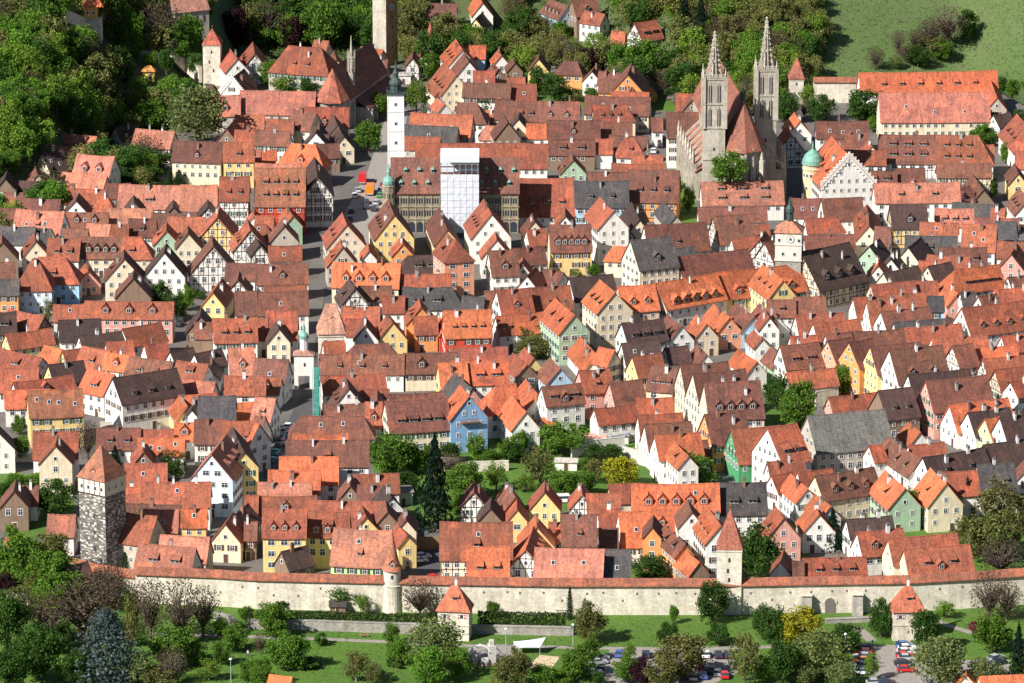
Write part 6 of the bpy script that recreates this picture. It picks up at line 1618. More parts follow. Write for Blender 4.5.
TT = '''
@0 0
w 790 455 240 225
n 570 590 130 110
p 940 110 110 170
o 1005 90 100 170
g 760 150 130 190
g 745 190 110 130
d 440 60 150 200
g 530 140 100 200
d 665 240 60 100
g 600 235 70 60
d 470 260 130 160
n 640 90 170 160
o 640 420 150 150
d 590 640 180 90
n 360 510 80 100
d 160 210 110 130
g 260 190 130 140
g 110 300 90 100
g 400 450 130 110
o 370 310 160 180
@1 0
g 62 290 100 110
l 115 335 120 60
d 215 338 90 64
n 40 80 170 180
p 152 130 125 140
g 268 90 170 210
d 375 120 90 110
d 432 110 80 120
d 330 20 120 90
o 430 40 110 90
d 160 20 180 90
g 490 418 100 100
g 448 540 115 120
l 640 380 90 130
g 692 265 80 110
d 930 388 140 105
w 125 425 135 100
o 620 70 140 150
o 750 110 150 110
g 860 150 130 100
n 640 160 90 100
@2 0
p 318 232 115 90
d 108 318 90 110
d 180 350 110 110
g 542 245 170 180
d 690 325 155 155
g 430 235 110 110
o 250 378 70 50
g 320 370 60 40
c 690 70 80 180
c 755 80 80 190
@3 0
d 395 425 160 135
d 215 430 110 95
d 70 425 110 120
n 145 430 50 90
g 862 538 100 75
g 950 610 50 80
n 720 95 130 150
n 655 130 110 120
d 800 95 90 120
g 695 200 90 70
d 600 225 90 75
w 512 245 50 55
n 430 230 70 90
n 520 165 50 90
n 590 155 80 80
o 650 180 120 80
d 190 135 60 90
g 112 200 56 55
n 555 215 80 60
g 425 495 60 60
n 620 325 150 70
@0 1
c 217 55 100 130
d 640 498 100 110
d 705 540 80 110
g 748 505 60 100
o 193 555 55 100
s 790 495 50 40
x 680 30 38 65
x 716 30 45 65
x 822 25 45 60
x 772 15 25 50
d 500 15 110 70
d 590 15 110 70
g 750 152 60 45
@1 1
g 965 460 34 34
@2 1
g 705 110 50 110
g 492 440 40 30
l 255 405 40 34
g 325 398 60 50
o 70 655 150 90
@3 1
d 815 612 105 82
d 872 635 60 60
x 996 600 40 90
g 965 165 40 60
g 885 70 60 100
@0 2
d 605 270 90 110
d 695 482 100 112
c 460 462 66 92
n 350 390 90 160
g 75 330 60 80
g 85 420 80 100
g 60 558 90 60
g 150 550 90 50
d 225 620 150 130
g 305 335 60 55
d 20 600 80 80
g 358 240 50 50
l 120 610 90 60
@1 2
g 548 440 170 170
c 715 560 150 350
g 640 465 100 110
g 838 550 150 150
g 885 420 80 110
g 1000 430 70 100
l 960 530 90 110
g 830 640 120 100
n 775 485 110 70
d 600 565 100 90
g 935 460 70 60
g 460 430 60 80
d 780 440 80 80
g 700 450 80 80
@2 2
o 112 490 135 150
g 200 385 190 110
g 285 560 90 100
g 200 565 110 110
d 330 445 80 75
d 400 445 90 75
y 440 520 155 120
g 722 512 165 125
o 330 510 80 100
g 30 400 80 100
d 290 345 50 30
d 15 440 80 80
o 90 18 150 70
l 55 560 80 60
g 290 490 50 60
g 120 590 60 50
@3 2
g 300 145 80 130
d 35 200 90 140
g 120 245 145 180
c 797 612 50 140
g 550 650 120 130
c 315 665 70 60
o 930 640 220 160
s 125 338 34 30
r 355 180 50 44
@0 3
g 65 180 200 240
d 25 430 150 230
g 205 320 150 160
o 130 300 80 120
n 330 390 260 220
n 185 425 190 190
d 150 550 200 230
b 425 545 250 290
x 500 225 50 120
g 480 290 60 80
o 520 450 70 250
n 600 380 130 240
n 720 390 150 260
n 810 390 130 200
g 690 535 160 170
n 685 610 120 150
o 640 665 130 80
g 880 565 70 90
g 940 500 110 110
l 835 625 100 80
p 35 290 90 100
d 50 630 150 200
g 985 405 60 60
g 880 460 60 90
g 990 630 70 90
d 265 640 90 90
n 420 320 160 130
@1 3
g 70 430 140 130
g 130 550 160 140
s 263 512 50 60
s 212 605 95 40
g 345 335 150 90
l 427 362 54 80
g 540 480 62 95
g 570 550 90 110
o 400 610 120 120
s 560 600 80 40
w 720 515 210 200
g 690 615 150 160
g 812 600 100 120
n 655 345 150 150
o 475 640 70 90
s 100 375 50 50
g 945 390 60 70
o 995 640 110 140
g 20 640 90 120
n 15 520 50 90
@2 3
d 550 225 140 110
x 231 372 32 135
o 312 440 130 155
g 312 545 80 100
g 265 600 140 120
d 800 355 130 165
g 645 408 42 75
d 622 485 90 90
d 822 485 90 85
d 1000 435 90 140
l 468 555 60 75
o 680 570 190 160
g 455 625 110 100
p 520 640 95 110
o 600 640 130 110
o 930 580 120 210
d 350 665 60 60
o 20 620 110 160
g 125 655 130 80
g 1010 625 80 110
n 680 240 90 60
d 985 155 170 210
g 190 665 100 60
@3 3
d 20 450 100 150
y 132 455 165 140
w 215 560 210 170
d 60 600 150 180
w 140 640 120 90
d 320 500 120 120
d 455 420 100 150
d 632 470 130 170
l 705 385 85 62
w 690 590 210 200
w 860 640 150 110
g 900 480 150 150
c 1000 560 80 220
n 885 330 150 190
n 955 350 110 150
g 1010 290 50 70
r 825 462 50 50
w 290 640 130 90
o 800 90 160 150
o 880 100 160 190
n 930 180 200 140
l 410 610 60 110
o 980 60 120 170
c 258 70 100 160
@2 0
o 100 100 130 80
g 195 118 80 60
o 30 60 90 90
@0 3
g 215 250 190 150
n 430 270 130 120
o 215 150 130 110
d 300 330 120 120
d 330 610 140 150
d 240 500 120 110
o 60 350 120 120
g 550 30 130 120
d 690 25 130 60
g 660 55 90 60
w 560 620 120 140
g 780 560 100 90
s 540 515 70 40
'''
cc = rr = 0
for ln in TT.strip().splitlines():
    q = ln.split()
    if ln[0] == '@': cc, rr = int(ln[1:].split()[0]), int(q[-1]); continue
    u, v = T(cc, rr, float(q[1]), float(q[2])); tree(q[0], u, v, float(q[3])/4, float(q[4])/4)
for h in ALLH:                      # wooden balcony on the bright blue gable
    if h['wc'] == 'b3':
        m = MB('timber_bench'); L_ = h['L']/2; m.box(-L_-1.1, -L_, -2.4, 2.4, h['zr']-7.0, h['zr']-6.85)
        for q in range(16): m.box(-L_-1.12, -L_-1.04, -2.4+q*.31, -2.3+q*.31, h['zr']-6.85, h['zr']-6.0)
        m.box(-L_-1.14, -L_-1.0, -2.4, 2.4, h['zr']-6.0, h['zr']-5.9); m.build('balcony', h['o'])
tree('g', 729, 168, 34, 28, 'round green tree in front of the twin-spired church choir', None, 217)
for a in (('g', 134, 92, 26, 26, 104), ('o', 128, 104, 24, 22, 114), ('l', 150, 96, 22, 20, 106), ('o', 50, 548, 36, 30, 584), ('g', 56, 577, 50, 42, 602), ('n', 104, 586, 44, 34, 604), ('g', 36, 566, 40, 36, 596), ('d', 128, 600, 18, 20, 612)): tree(a[0], a[1], a[2], a[3], a[4], None, None, a[5])
# wooded slopes behind the town: jittered rows of single trees
HP = [(h['wp'][0], h['wp'][1], max(h['L']/2, h['b'])) for h in ALLH]
SPOTS = [(pt(a, b), r_) for a, b, r_ in ((213, 84, 6), (149, 79, 8), (94, 34, 8), (188, 38, 10), (385, 64, 8), (430, 52, 6), (796, 103, 6))]
FOREST = []
def wood(region, du, dv, kinds, wmin, wmax, area, gname):
    rnd = random.Random(region[0]*7+region[1]); n = 0
    v = region[3]; row_ = 0
    while v > region[1]:
        u = region[0]+(row_ % 2)*du/2
        while u < region[2]:
            uu, vv = u+rnd.uniform(-.4, .4)*du, v+rnd.uniform(-.4, .4)*dv; u += du
            if not region[4](uu, vv): continue
            p = pt(uu, vv, 5)
            if any(abs(p.x-a) < r_+2 and abs(p.y-b) < r_+4 for a, b, r_ in HP): continue
            if any(abs(p.x-a.x) < r_ and -r_*1.8 < p.y-a.y < r_ for a, r_ in SPOTS): continue
            k = rnd.choice(kinds); w = rnd.uniform(wmin, wmax)
            t = tree(k, uu, vv, w, w*rnd.uniform(.95, 1.3), label='x', group=gname)
            for ch in t.children:
                if ch.name.startswith('crown'): ch.color = tuple(min(1, q*1.25) for q in ch.color[:3])+(1,)
            if k != 'c': t.name = {'g': 'leafy_tree', 'd': 'leafy_tree', 'l': 'young_tree', 'o': 'budding_tree', 'n': 'bare_tree'}[k]
            band = 'high' if vv < region[1]+(region[3]-region[1])*.35 else 'low' if vv > region[1]+(region[3]-region[1])*.68 else 'midway'
            FOREST.append((t, {'g': 'fresh green tree', 'd': 'dark green tree', 'o': 'olive budding tree', 'n': 'brown half-bare tree', 'l': 'light green tree', 'c': 'dark spruce'}[k], (uu, vv), band+' '+area))
            t['group'] = {'g': 'fresh green', 'd': 'dark green', 'o': 'olive budding', 'n': 'brown half-bare', 'l': 'light green', 'c': 'dark spruce'}[k]+' trees '+area; n += 1
        v -= dv; row_ += 1
    return n
def inA(u, v):
    if u > 205: return False
    if v > 228-u*.35: return False
    if 118 < u < 140 and v > 110 and v < 122: return False
    if u > 150 and v > 120: return False
    if 36 < u < 98 and 2 < v < 38 and -7 < v-(4+(u-36)*.5) < 20: return False
    if 138 < u < 206 and -7 < v-(34+(u-140)*.75) < 20: return False
    return not (132 < u < 166 and 52 < v < 86)
nA = wood((-6, -14, 206, 226, inA), 14, 10.5, 'ggggdddoooonll', 19, 33, 'in the wooded slope at upper left', 'a')
nB = wood((398, -12, 700, 92, lambda u, v: v < 60+(u-400)*.11 and not (525 < u < 625 and v < 38) and not (425 < u < 495 and v < 30) and not (600 < u < 670 and 15 < v < 52)), 16, 11.5, 'ooooonngddl', 17, 30, 'in the woods behind the town at top centre', 'b')
nC = wood((700, -12, 830, 96, lambda u, v: u < 828-v*.15), 14, 11.5, 'ooooonndgl', 16, 27, 'on the slope behind the twin spires', 'c')
nD = wood((246, -10, 372, 40, lambda u, v: v < 36), 16, 12, 'ddgdg', 24, 34, 'behind the friary church at the top', 'd')
nE = wood((998, 84, 1050, 112, lambda u, v: True), 11, 9, 'gdo', 12, 18, 'at the far right edge behind the great orange hall', 'e')
print('wood', nA, nB, nC, nD, nE)
# undergrowth between the trunks
rnd = random.Random(5); m = MB('leaves')
def under(region, n):
    for _ in range(n):
        u, v = rnd.uniform(region[0], region[2]), rnd.uniform(region[1], region[3])
        if not region[4](u, v): continue
        p = pt(u, v, .3)
        if any(abs(p.x-a) < r_+1 and abs(p.y-b) < r_+1 for a, b, r_ in HP): continue
        for _ in range(16): leafquad(m, p+Vector((rnd.gauss(0, 1.3), rnd.gauss(0, 1.8), abs(rnd.gauss(.5, .7)))), rnd.uniform(.4, .9), rnd)
under((-6, -12, 206, 226, lambda u, v: inA(u, v) or (105 < u < 206 and 86 < v < 125)), 3000); under((398, -12, 830, 96, lambda u, v: u < 826 and v < 66+max(0, u-600)*.35), 1300); under((246, -10, 372, 60, lambda u, v: True), 300)
o = m.build('undergrowth', None, (.075, .12, .028)); tag(o, 'low leafy undergrowth between the trees of the wooded slopes', 'undergrowth', kind='stuff')
# rough tufts on the meadow
m = MB('leaves')
for _ in range(2600):
    u, v = rnd.uniform(812, 1030), rnd.uniform(-10, 100); p = pt(u, v, 0)
    for _ in range(3): leafquad(m, p+Vector((rnd.gauss(0, .5), rnd.gauss(0, .7), .12)), rnd.uniform(.15, .45), rnd)
o = m.build('meadow_tufts', None, (.085, .105, .04)); tag(o, 'rough grass tufts scattered over the hillside meadow', 'grass', kind='stuff')
# grass blades on the park lawn
m = MB('leaves')
for _ in range(7000):
    u, v = rnd.uniform(150, 1024), rnd.uniform(617, 684); p = flat(u, v, 0)
    if 866 < u < 1010 and v > 642: continue
    if 596 < u < 738 and v > 648: continue
    leafquad(m, p+Vector((0, 0, .08)), rnd.uniform(.15, .4), rnd)
o = m.build('park_grass', None, (.085, .15, .022)); tag(o, 'longer tufts of grass scattered over the park lawn', 'grass', kind='stuff')
# ================================================================ hedges
def hedge(pts, w, h, label):
    P = [pt(u, v) for u, v in pts]; m = MB('leaves'); rnd = random.Random(9)
    for a, b in zip(P, P[1:]):
        L = (b-a).length; U = (b-a)/L; N = Vector((-U.y, U.x, 0))
        for _ in range(int(L*190)):
            f = rnd.random()*L; z = rnd.random()*h; s = rnd.uniform(-1, 1)*w/2
            if rnd.random() < .6: s = -w/2+rnd.gauss(0, .08)
            elif rnd.random() < .6: z = h+rnd.gauss(0, .1)
            leafquad(m, a-P[0]+U*f+N*s+Vector((0, 0, z)), rnd.uniform(.25, .5), rnd)
    o = thing('hedge', P[0], 0, label, 'hedge'); m.build('foliage', o, (.035, .06, .014)); 
    b_ = MB('bark'); 
    for a, b in zip(P, P[1:]):
        L = (b-a).length
        for q in range(int(L/1.5)): c = a.lerp(b, (q+.5)/int(L/1.5))-P[0]; b_.box(c.x-.06, c.x+.06, c.y-.06, c.y+.06, 0, h*.8)
    b_.build('stems', o)
hedge([(247, 627), (322, 628), (380, 630), (440, 631)], 2.6, 3.6, 'long clipped dark hedge above the low wall left of the left gatehouse')
hedge([(478, 630), (520, 631), (566, 632)], 2.4, 4.2, 'long clipped dark hedge above the low wall right of the left gatehouse')
hedge([(288, 608), (309, 609)], 1.0, 1.6, 'short low hedge at the foot of the wall beside the small dark shed')
hedge([(584, 468), (622, 470)], 3.5, 4.2, 'big dark garden hedge left of the bright yellow tree')
# ================================================================ vehicles
CARCOL = {'white': (.80, .80, .80), 'dark': (.03, .035, .045), 'silver': (.42, .44, .46), 'red': (.55, .02, .02), 'blue': (.04, .12, .38), 'teal': (.03, .28, .30), 'orange': (.75, .22, .03), 'green': (.05, .30, .10)}
m_, n_, b_ = new_mat('car_paint'); oi = n_.nodes.new('ShaderNodeObjectInfo'); n_.links.new(oi.outputs['Color'], b_.inputs['Base Color']); b_.inputs['Roughness'].default_value = .28; b_.inputs['Coat Weight'].default_value = .5; MATS['car_paint'] = m_
def mk_body(L, W_, H_, van):
    b = MB('car_paint')
    if van: prof = [(-L/2,.35),(-L/2,1.3),(-L/2+.1,H_),(L/2-1.0,H_),(L/2-.35,1.15),(L/2,1.0),(L/2,.35)]
    else: prof = [(-L/2,.35),(-L/2,.88),(-L/2+.2,.96),(L/2-1.1,.98),(L/2-.1,.8),(L/2,.6),(L/2,.35)]
    b.prism(prof, -W_/2, W_/2)
    if not van: b.box(-L/2+.85, .25, -W_/2+.14, W_/2-.14, H_-.06, H_)
    return b.mesh('body')
def mk_glass(L, W_, H_, van):
    g = MB('glass')
    if van: g.box(-L/2+.4, L/2-1.1, -W_/2-.02, W_/2+.02, 1.25, H_-.2); g.add([(L/2-.98,-W_/2+.1,H_-.08),(L/2-.98,W_/2-.1,H_-.08),(L/2-.36,W_/2-.1,1.2),(L/2-.36,-W_/2+.1,1.2)], [(0,3,2,1)])
    else:
        a, b_ = W_/2-.06, W_/2-.18
        v_ = [(-L/2+.2,-a,.95),(1.0,-a,.97),(1.0,a,.97),(-L/2+.2,a,.95),(-L/2+.8,-b_,H_-.05),(.3,-b_,H_-.05),(.3,b_,H_-.05),(-L/2+.8,b_,H_-.05)]
        g.add(v_, [(0,1,5,4),(1,2,6,5),(2,3,7,6),(3,0,4,7),(4,5,6,7)])
    return g.mesh('windows')
def mk_wheel():
    w = MB('rubber', 'steel'); M = Matrix.Rotation(R(90), 4, 'X'); w.lathe([(.32, -.11), (.34, 0), (.32, .11)], 14, 'rubber', M); w.lathe([(.19, .115), (.19, .13)], 10, 'steel', M); w.lathe([(.19, -.13), (.19, -.115)], 10, 'steel', M); return w.mesh('wheel')
CARM = {0: (mk_body(4.2, 1.76, 1.46, False), mk_glass(4.2, 1.76, 1.46, False)), 1: (mk_body(5.0, 1.95, 2.1, True), mk_glass(5.0, 1.95, 2.1, True))}
WHEEL = mk_wheel(); lm = MB('frame'); lm.box(-.04, .04, -.17, .17, -.08, .08); LIGHTM = lm.mesh('headlight'); lm = MB('red_paint'); lm.box(-.04, .04, -.15, .15, -.08, .08); TAILM = lm.mesh('tail_light')
CARS = []
def car(u, v, colr, head, van=0, group=None, place='main'):
    p = pt(u, v, .6); p.z = terr(p.x, p.y)+.03
    o = thing('parked_car', p, R(head), None, 'van' if van else 'car', group); L = 5.0 if van else 4.2; W_ = 1.95 if van else 1.76
    bd = link('body', CARM[van][0], o, CARCOL[colr]); link('windows', CARM[van][1], o)
    for x in (-L*.3, L*.3):
        for y in (-W_/2+.06, W_/2-.06): link('wheel', WHEEL, o, loc=(x, y, .34))
    for y in (-W_/2+.3, W_/2-.3): link('headlight', LIGHTM, o, loc=(L/2+.01, y, .68)); link('tail_light', TAILM, o, loc=(-L/2-.01, y, .75))
    CARS.append((o, ('%s parked %s' % ({'dark': 'dark grey', 'silver': 'silver grey'}.get(colr, colr), 'van' if van else 'car')), (u, v))); return o
CL = '''1 1 395 97 white 92|1 1 441 122 dark 95|1 1 441 142 dark 95|1 1 473 150 dark 80|1 1 482 125 silver 80|1 1 497 95 green 80|1 1 500 75 silver 80|1 1 380 158 dark 90|1 1 375 188 dark 90|1 1 408 75 silver 90|1 1 508 55 red 80|1 1 622 300 red 90
1 2 130 335 white 75|1 2 78 438 teal 75|1 2 68 470 teal 75|1 2 92 412 dark 75|1 2 112 380 dark 75|1 2 112 355 silver 75|1 3 665 176 white 20|1 3 652 192 white 15|1 3 630 196 dark 60|1 3 712 262 red 25
2 3 350 580 silver 20|2 3 345 598 silver 15|2 3 430 565 blue 80|2 3 535 567 dark 88|2 3 592 569 dark 88|2 3 630 563 red 88|2 3 737 567 dark 90|2 3 773 567 white 90|2 3 825 569 dark 90|2 3 862 569 dark 90|2 3 755 624 red 92|2 3 795 628 dark 92|2 3 848 650 red 90|2 3 722 657 silver 90|2 3 763 652 blue 90|2 3 690 652 dark 90|2 3 882 606 white 90|2 3 325 640 silver 15|2 3 330 622 dark 15|2 3 820 640 silver 90
3 3 375 542 dark 178|3 3 380 558 red 178|3 3 378 576 silver 178|3 3 374 594 orange 178|3 3 370 612 silver 178|3 3 372 638 white 178|3 3 545 530 blue 2|3 3 556 543 white 2|3 3 552 558 white 2|3 3 546 572 red 2|3 3 556 582 silver 2|3 3 540 602 dark 2|3 3 552 628 red 2|3 3 912 582 silver 40|3 3 920 600 dark 40|3 3 930 645 dark 20|3 3 430 680 silver 5|3 3 475 681 dark 5|2 2 205 632 white 5 1|0 1 725 592 dark 80|0 1 716 610 dark 80|0 1 732 575 dark 80|2 0 600 546 silver 90|2 0 565 602 white 90|2 0 592 580 dark 90'''
for part_ in CL.replace('\n', '|').split('|'):
    q = part_.split(); u, v = T(int(q[0]), int(q[1]), float(q[2]), float(q[3]))
    grp = 'cars in the right car park' if q[0] == '3' and float(q[3]) > 500 else 'cars in the middle car park' if q[:2] == ['2', '3'] else 'cars in the streets and squares'
    car(u, v, q[4], float(q[5])+random.uniform(-3, 3), int(q[6]) if len(q) > 6 else 0, grp)
def truck(u, v, colr, label):
    p = pt(u, v, 1.3); p.z = .03; o = thing('delivery_truck', p, R(88), label, 'truck')
    b = MB('car_paint'); b.box(-3.2, 1.4, -1.2, 1.2, .8, 3.3); b.build('cargo_box', o, colr)
    b = MB('car_paint'); b.prism([(1.5, .5), (3.4, .5), (3.4, 1.5), (3.0, 2.6), (1.5, 2.6)], -1.15, 1.15); b.build('cab', o, colr)
    b = MB('glass'); b.box(2.0, 2.8, -1.18, 1.18, 1.6, 2.3); b.build('cab_windows', o); b = MB('steel'); b.box(-3.2, 3.3, -1.0, 1.0, .5, .78); b.build('chassis', o)
    for x in (-2.2, 2.4):
        for y in (-1.05, 1.05): link('wheel', WHEEL, o, loc=(x, y, .45), scale=(1.35, 1.3, 1.35))
truck(*T(1, 1, 427, 30), (.55, .02, .02), 'red delivery truck standing in the shade of the market square')
truck(*T(1, 1, 457, 75), (.85, .22, .02), 'bright orange truck among the cars on the market square')
# ================================================================ park furniture
def lamp(u, v, h, label):
    o = thing('street_lamp', pt(u, v), 0, label, 'street lamp'); m = MB('steel'); m.lathe([(.1, 0), (.07, h)], 8); m.build('pole', o)
    m = MB('white_paint'); m.lathe([(.12, h-.1), (.38, h+.05), (.35, h+.2), (.15, h+.35)], 12); m.build('lamp_head', o)
lamp(231, 683, 5.5, 'street lamp with white head on the lawn at lower left'); lamp(573, 646, 5, 'slim street lamp on the footpath beside the shade sail')
lamp(845, 664, 7, 'tall thin street lamp beside the right car park'); lamp(356, 682, 3.5, 'short lamp with white head among the trees at the bottom edge'); lamp(506, 646, 4, 'thin post lamp on the footpath right of the playground')
def bench(u, v, lab):
    o = thing('park_bench', pt(u, v), R(4), lab, 'bench')
    m = MB('timber_bench'); [m.box(-1.0, 1.0, -.25+i*.17, -.12+i*.17, .44, .49) for i in range(3)]; m.build('seat', o)
    m = MB('timber_bench'); [m.box(-1.0, 1.0, .27, .31, .58+i*.17, .7+i*.17) for i in range(2)]; m.build('backrest', o)
    for x in (-.8, .8): m = MB('steel'); m.box(x-.04, x+.04, -.22, .28, 0, .43); m.box(x-.04, x+.04, .24, .28, .43, .92); m.build('leg', o)
bench(*T(1, 3, 433, 500), 'brown wooden park bench on the footpath below the hedge'); bench(*T(2, 3, 752, 532), 'wooden park bench on the footpath above the middle car park')
o = thing('shade_sail', pt(530, 652), 0, 'white triangular shade sail stretched over the sandpit', 'shade sail')
m = MB('sheet'); A, B_, C_, D_ = Vector((-4.4, 1, 2.6)), Vector((-4, -3.0, 2.0)), Vector((4.2, 1.6, 3.6)), Vector((2.6, -2.6, 2.2)); n = 8; vs = []; A, B_, C_, D_ = A*.85, B_*.85, C_*.85, D_*.85
for j in range(n+1):
    for i in range(n+1):
        f, g = i/n, j/n; p = (A*(1-f)+C_*f)*(g)+(B_*(1-f)+D_*f)*(1-g); e = 1-.25*math.sin(math.pi*f)*(abs(2*g-1)**1); c = (A+B_+C_+D_)/4; vs.append((c.x+(p.x-c.x)*1, c.y+(p.y-c.y)*e, p.z-.7*math.sin(math.pi*f)*math.sin(math.pi*g)))
m.slab(vs, [[j*(n+1)+i, j*(n+1)+i+1, (j+1)*(n+1)+i+1, (j+1)*(n+1)+i] for j in range(n) for i in range(n)], .04); m.build('sail', o)
for p in (A, B_, C_, D_): m = MB('steel'); m.lathe([(.07, 0), (.06, p.z+.2)], 8, None, Matrix.Translation((p.x, p.y, 0))); m.build('post', o)
o = thing('play_structure', T and pt(484, 664), R(10), 'pale grey climbing play structure with arch and slide beside the left gatehouse', 'play structure')
m = MB('chimney'); m.box(-3, -1.6, -1, 1, 0, 3.0); m.box(1.0, 2.6, -1, 1.4, 0, 4.4); m.box(-.8, .8, -1.4, 0, 0, 1.6); m.box(1.2, 2.2, -.6, .6, 4.4, 5.6); m.build('towers', o)
m = MB('white_paint')
for k in range(12):
    a0, a1 = math.pi*k/12, math.pi*(k+1)/12
    for r0, r1 in ((2.0, 2.35),): m.prism([(r0*math.cos(a0)-1, 2.6+r0*math.sin(a0)), (r1*math.cos(a0)-1, 2.6+r1*math.sin(a0)), (r1*math.cos(a1)-1, 2.6+r1*math.sin(a1)), (r0*math.cos(a1)-1, 2.6+r0*math.sin(a1))], -.9, -.3)
m.build('arch', o)
m = MB('steel'); m.add([(2.6,-.5,4),(2.6,.5,4),(6,.5,.4),(6,-.5,.4),(2.6,-.5,3.85),(2.6,.5,3.85),(6,.5,.25),(6,-.5,.25)], [(0,3,2,1),(4,5,6,7),(0,4,7,3),(1,2,6,5)]); m.box(-4, -3.9, -1.5, 1.5, 0, 2.2); m.box(-.2, 1.2, -1.2, -1.1, 3, 3.1); m.build('slide', o)
m = MB('timber'); [m.box(-3+i*.8, -2.5+i*.8, -2.4, -2.2, .1, .9) for i in range(8)]; m.box(3, 3.2, -3, -2.8, 0, 2.5); m.box(5.4, 5.6, -3, -2.8, 0, 2.5); m.box(3, 5.6, -3, -2.8, 2.5, 2.65); m.build('beams', o)
def hut(u, v, w, d, h, hr, wall, roofc, label, rot=0, cat='shed'):
    o = thing('garden_shed', pt(u, v), R(rot), label, cat); m = MB('plaster'); m.box(-w/2, w/2, -d/2, d/2, -.3, h)
    for s in (-1, 1): m.add([(s*w/2, -d/2, h), (s*w/2, d/2, h), (s*w/2, 0, h+hr)], [(0, 1, 2)])
    m.build('wall', o, wall); m = MB('clay_tiles'); k = hr/(d/2); e = .3
    m.slab([(-w/2-.3,-d/2-e,h-e*k+.08),(w/2+.3,-d/2-e,h-e*k+.08),(w/2+.3,0,h+hr+.08),(-w/2-.3,0,h+hr+.08),(w/2+.3,d/2+e,h-e*k+.08),(-w/2-.3,d/2+e,h-e*k+.08)], [[0,1,2,3],[3,2,4,5]], .12); m.build('roof', o, roofc)
    link('door', DOOR, o, loc=(0, -d/2-.02, 0), scale=(.9, 1, min(.9, h/2.4))); return o
hut(338, 612, 3.6, 3.0, 1.9, .9, (.2, .13, .08), (.05, .04, .04), 'small dark garden shed with black roof at the foot of the wall')
hut(562, 613, 2.2, 2.4, 1.2, .6, (.3, .28, .25), (.07, .07, .08), 'tiny dark-roofed shed at the wall beside the slim cypress')
hut(*T(2, 2, 325, 408), 6.0, 5.5, 2.2, .5, (.8, .72, .66), (.62, .33, .28), 'low garage with flat pale pink roof beside the garden wall', 6, 'garage')
hut(*T(2, 2, 218, 505), 5.5, 4.0, 2.2, .4, (.8, .76, .68), (.55, .50, .44), 'small white garden building with pale roof left of the dark hedge', -5, 'garage')
hut(*T(2, 2, 430, 400), 4.2, 4.0, 2.2, .4, (.75, .72, .66), (.20, .22, .25), 'low shed with blue-grey roof beside the white terraces', 4)
hut(*T(2, 2, 45, 392), 4.6, 4.0, 3.0, .4, (.55, .50, .44), (.12, .12, .13), 'grey terrace annex below the white house at the gardens', 4)
hut(*T(2, 2, 142, 362), 3.4, 3.2, 2.6, 1.6, (.7, .6, .5), (.60, .16, .06), 'small orange-roofed shed between two white houses above the gardens', 30)
hut(*T(1, 2, 770, 510), 5.0, 3.6, 1.8, 1.4, (.4, .36, .3), (.16, .14, .12), 'brown garden shed below the bright blue house', -15)
hut(*T(1, 2, 585, 640), 4.6, 5.5, 3.4, .5, (.55, .50, .42), (.25, .22, .20), 'plain grey flat-roofed outbuilding beside the gardens', 8)
hut(281, 692, 5.0, 4.0, 1.6, 2.2, (.7, .6, .5), (.60, .15, .05), 'orange roof tip of a small house cut by the bottom edge', -20, 'house')
hut(966, 692, 3.4, 4.0, 2.4, 2.2, (.7, .6, .5), (.60, .15, .05), 'small bright orange gable cut by the bottom edge at right', 85, 'house')
hut(1006, 694, 12, 5.0, 2.2, 2.2, (.7, .6, .5), (.60, .16, .06), 'long orange roof cut by the bottom right corner', 8, 'house')
hut(*T(1, 0, 590, 330), 5, 5, 3, .6, (.7, .68, .62), (.35, .34, .32), 'small pale market kiosk at the far end of the street', 0, 'kiosk')
hut(*T(0, 0, 765, 340), 3, 3, 2, 1, (.4, .25, .2), (.30, .08, .06), 'small dark red shed at the gate of the slender pale tower', 0)
# garden walls
def gwall(pts, h, lab, mat='limestone'):
    P = [pt(u, v) for u, v in pts]; o = thing('garden_wall', P[0], 0, lab, 'wall'); m = MB(mat)
    for a, b in zip(P, P[1:]):
        d = b-a; L = d.length; M = Matrix.Translation(a-P[0]) @ Matrix.Rotation(math.atan2(d.y, d.x), 4, 'Z'); m.box(0, L, 0, .4, -.2, h, mat, M); m.box(-.05, L+.05, -.06, .46, h, h+.12, mat, M)
    m.build('wall', o)
gwall([T(1, 2, 840, 520), T(1, 2, 1010, 515)], 2.6, 'pale garden terrace wall below the bright blue house')
gwall([T(2, 2, 240, 470), T(2, 2, 300, 440), T(2, 2, 450, 425)], 3.0, 'white garden wall stepping up beside the dark hedge', 'chimney')
gwall([T(2, 2, 440, 470), T(2, 2, 540, 500)], 3.5, 'white terrace wall behind the bright yellow tree', 'chimney')
gwall([T(3, 2, 190, 258), T(3, 2, 275, 245)], 4.0, 'rough stone garden wall under the low red-roofed house')
gwall([T(1, 3, 642, 150), T(1, 3, 735, 150)], 3.0, 'brown gate wall closing the courtyard with parked cars', 'brown_stone')
gwall([T(0, 2, 400, 345), T(0, 2, 640, 345)], 1.6, 'low garden wall in front of the bright white big house')
gwall([T(0, 2, 65, 480), T(0, 2, 140, 480)], 2.2, 'low terrace wall beside the big cream gabled house at left')
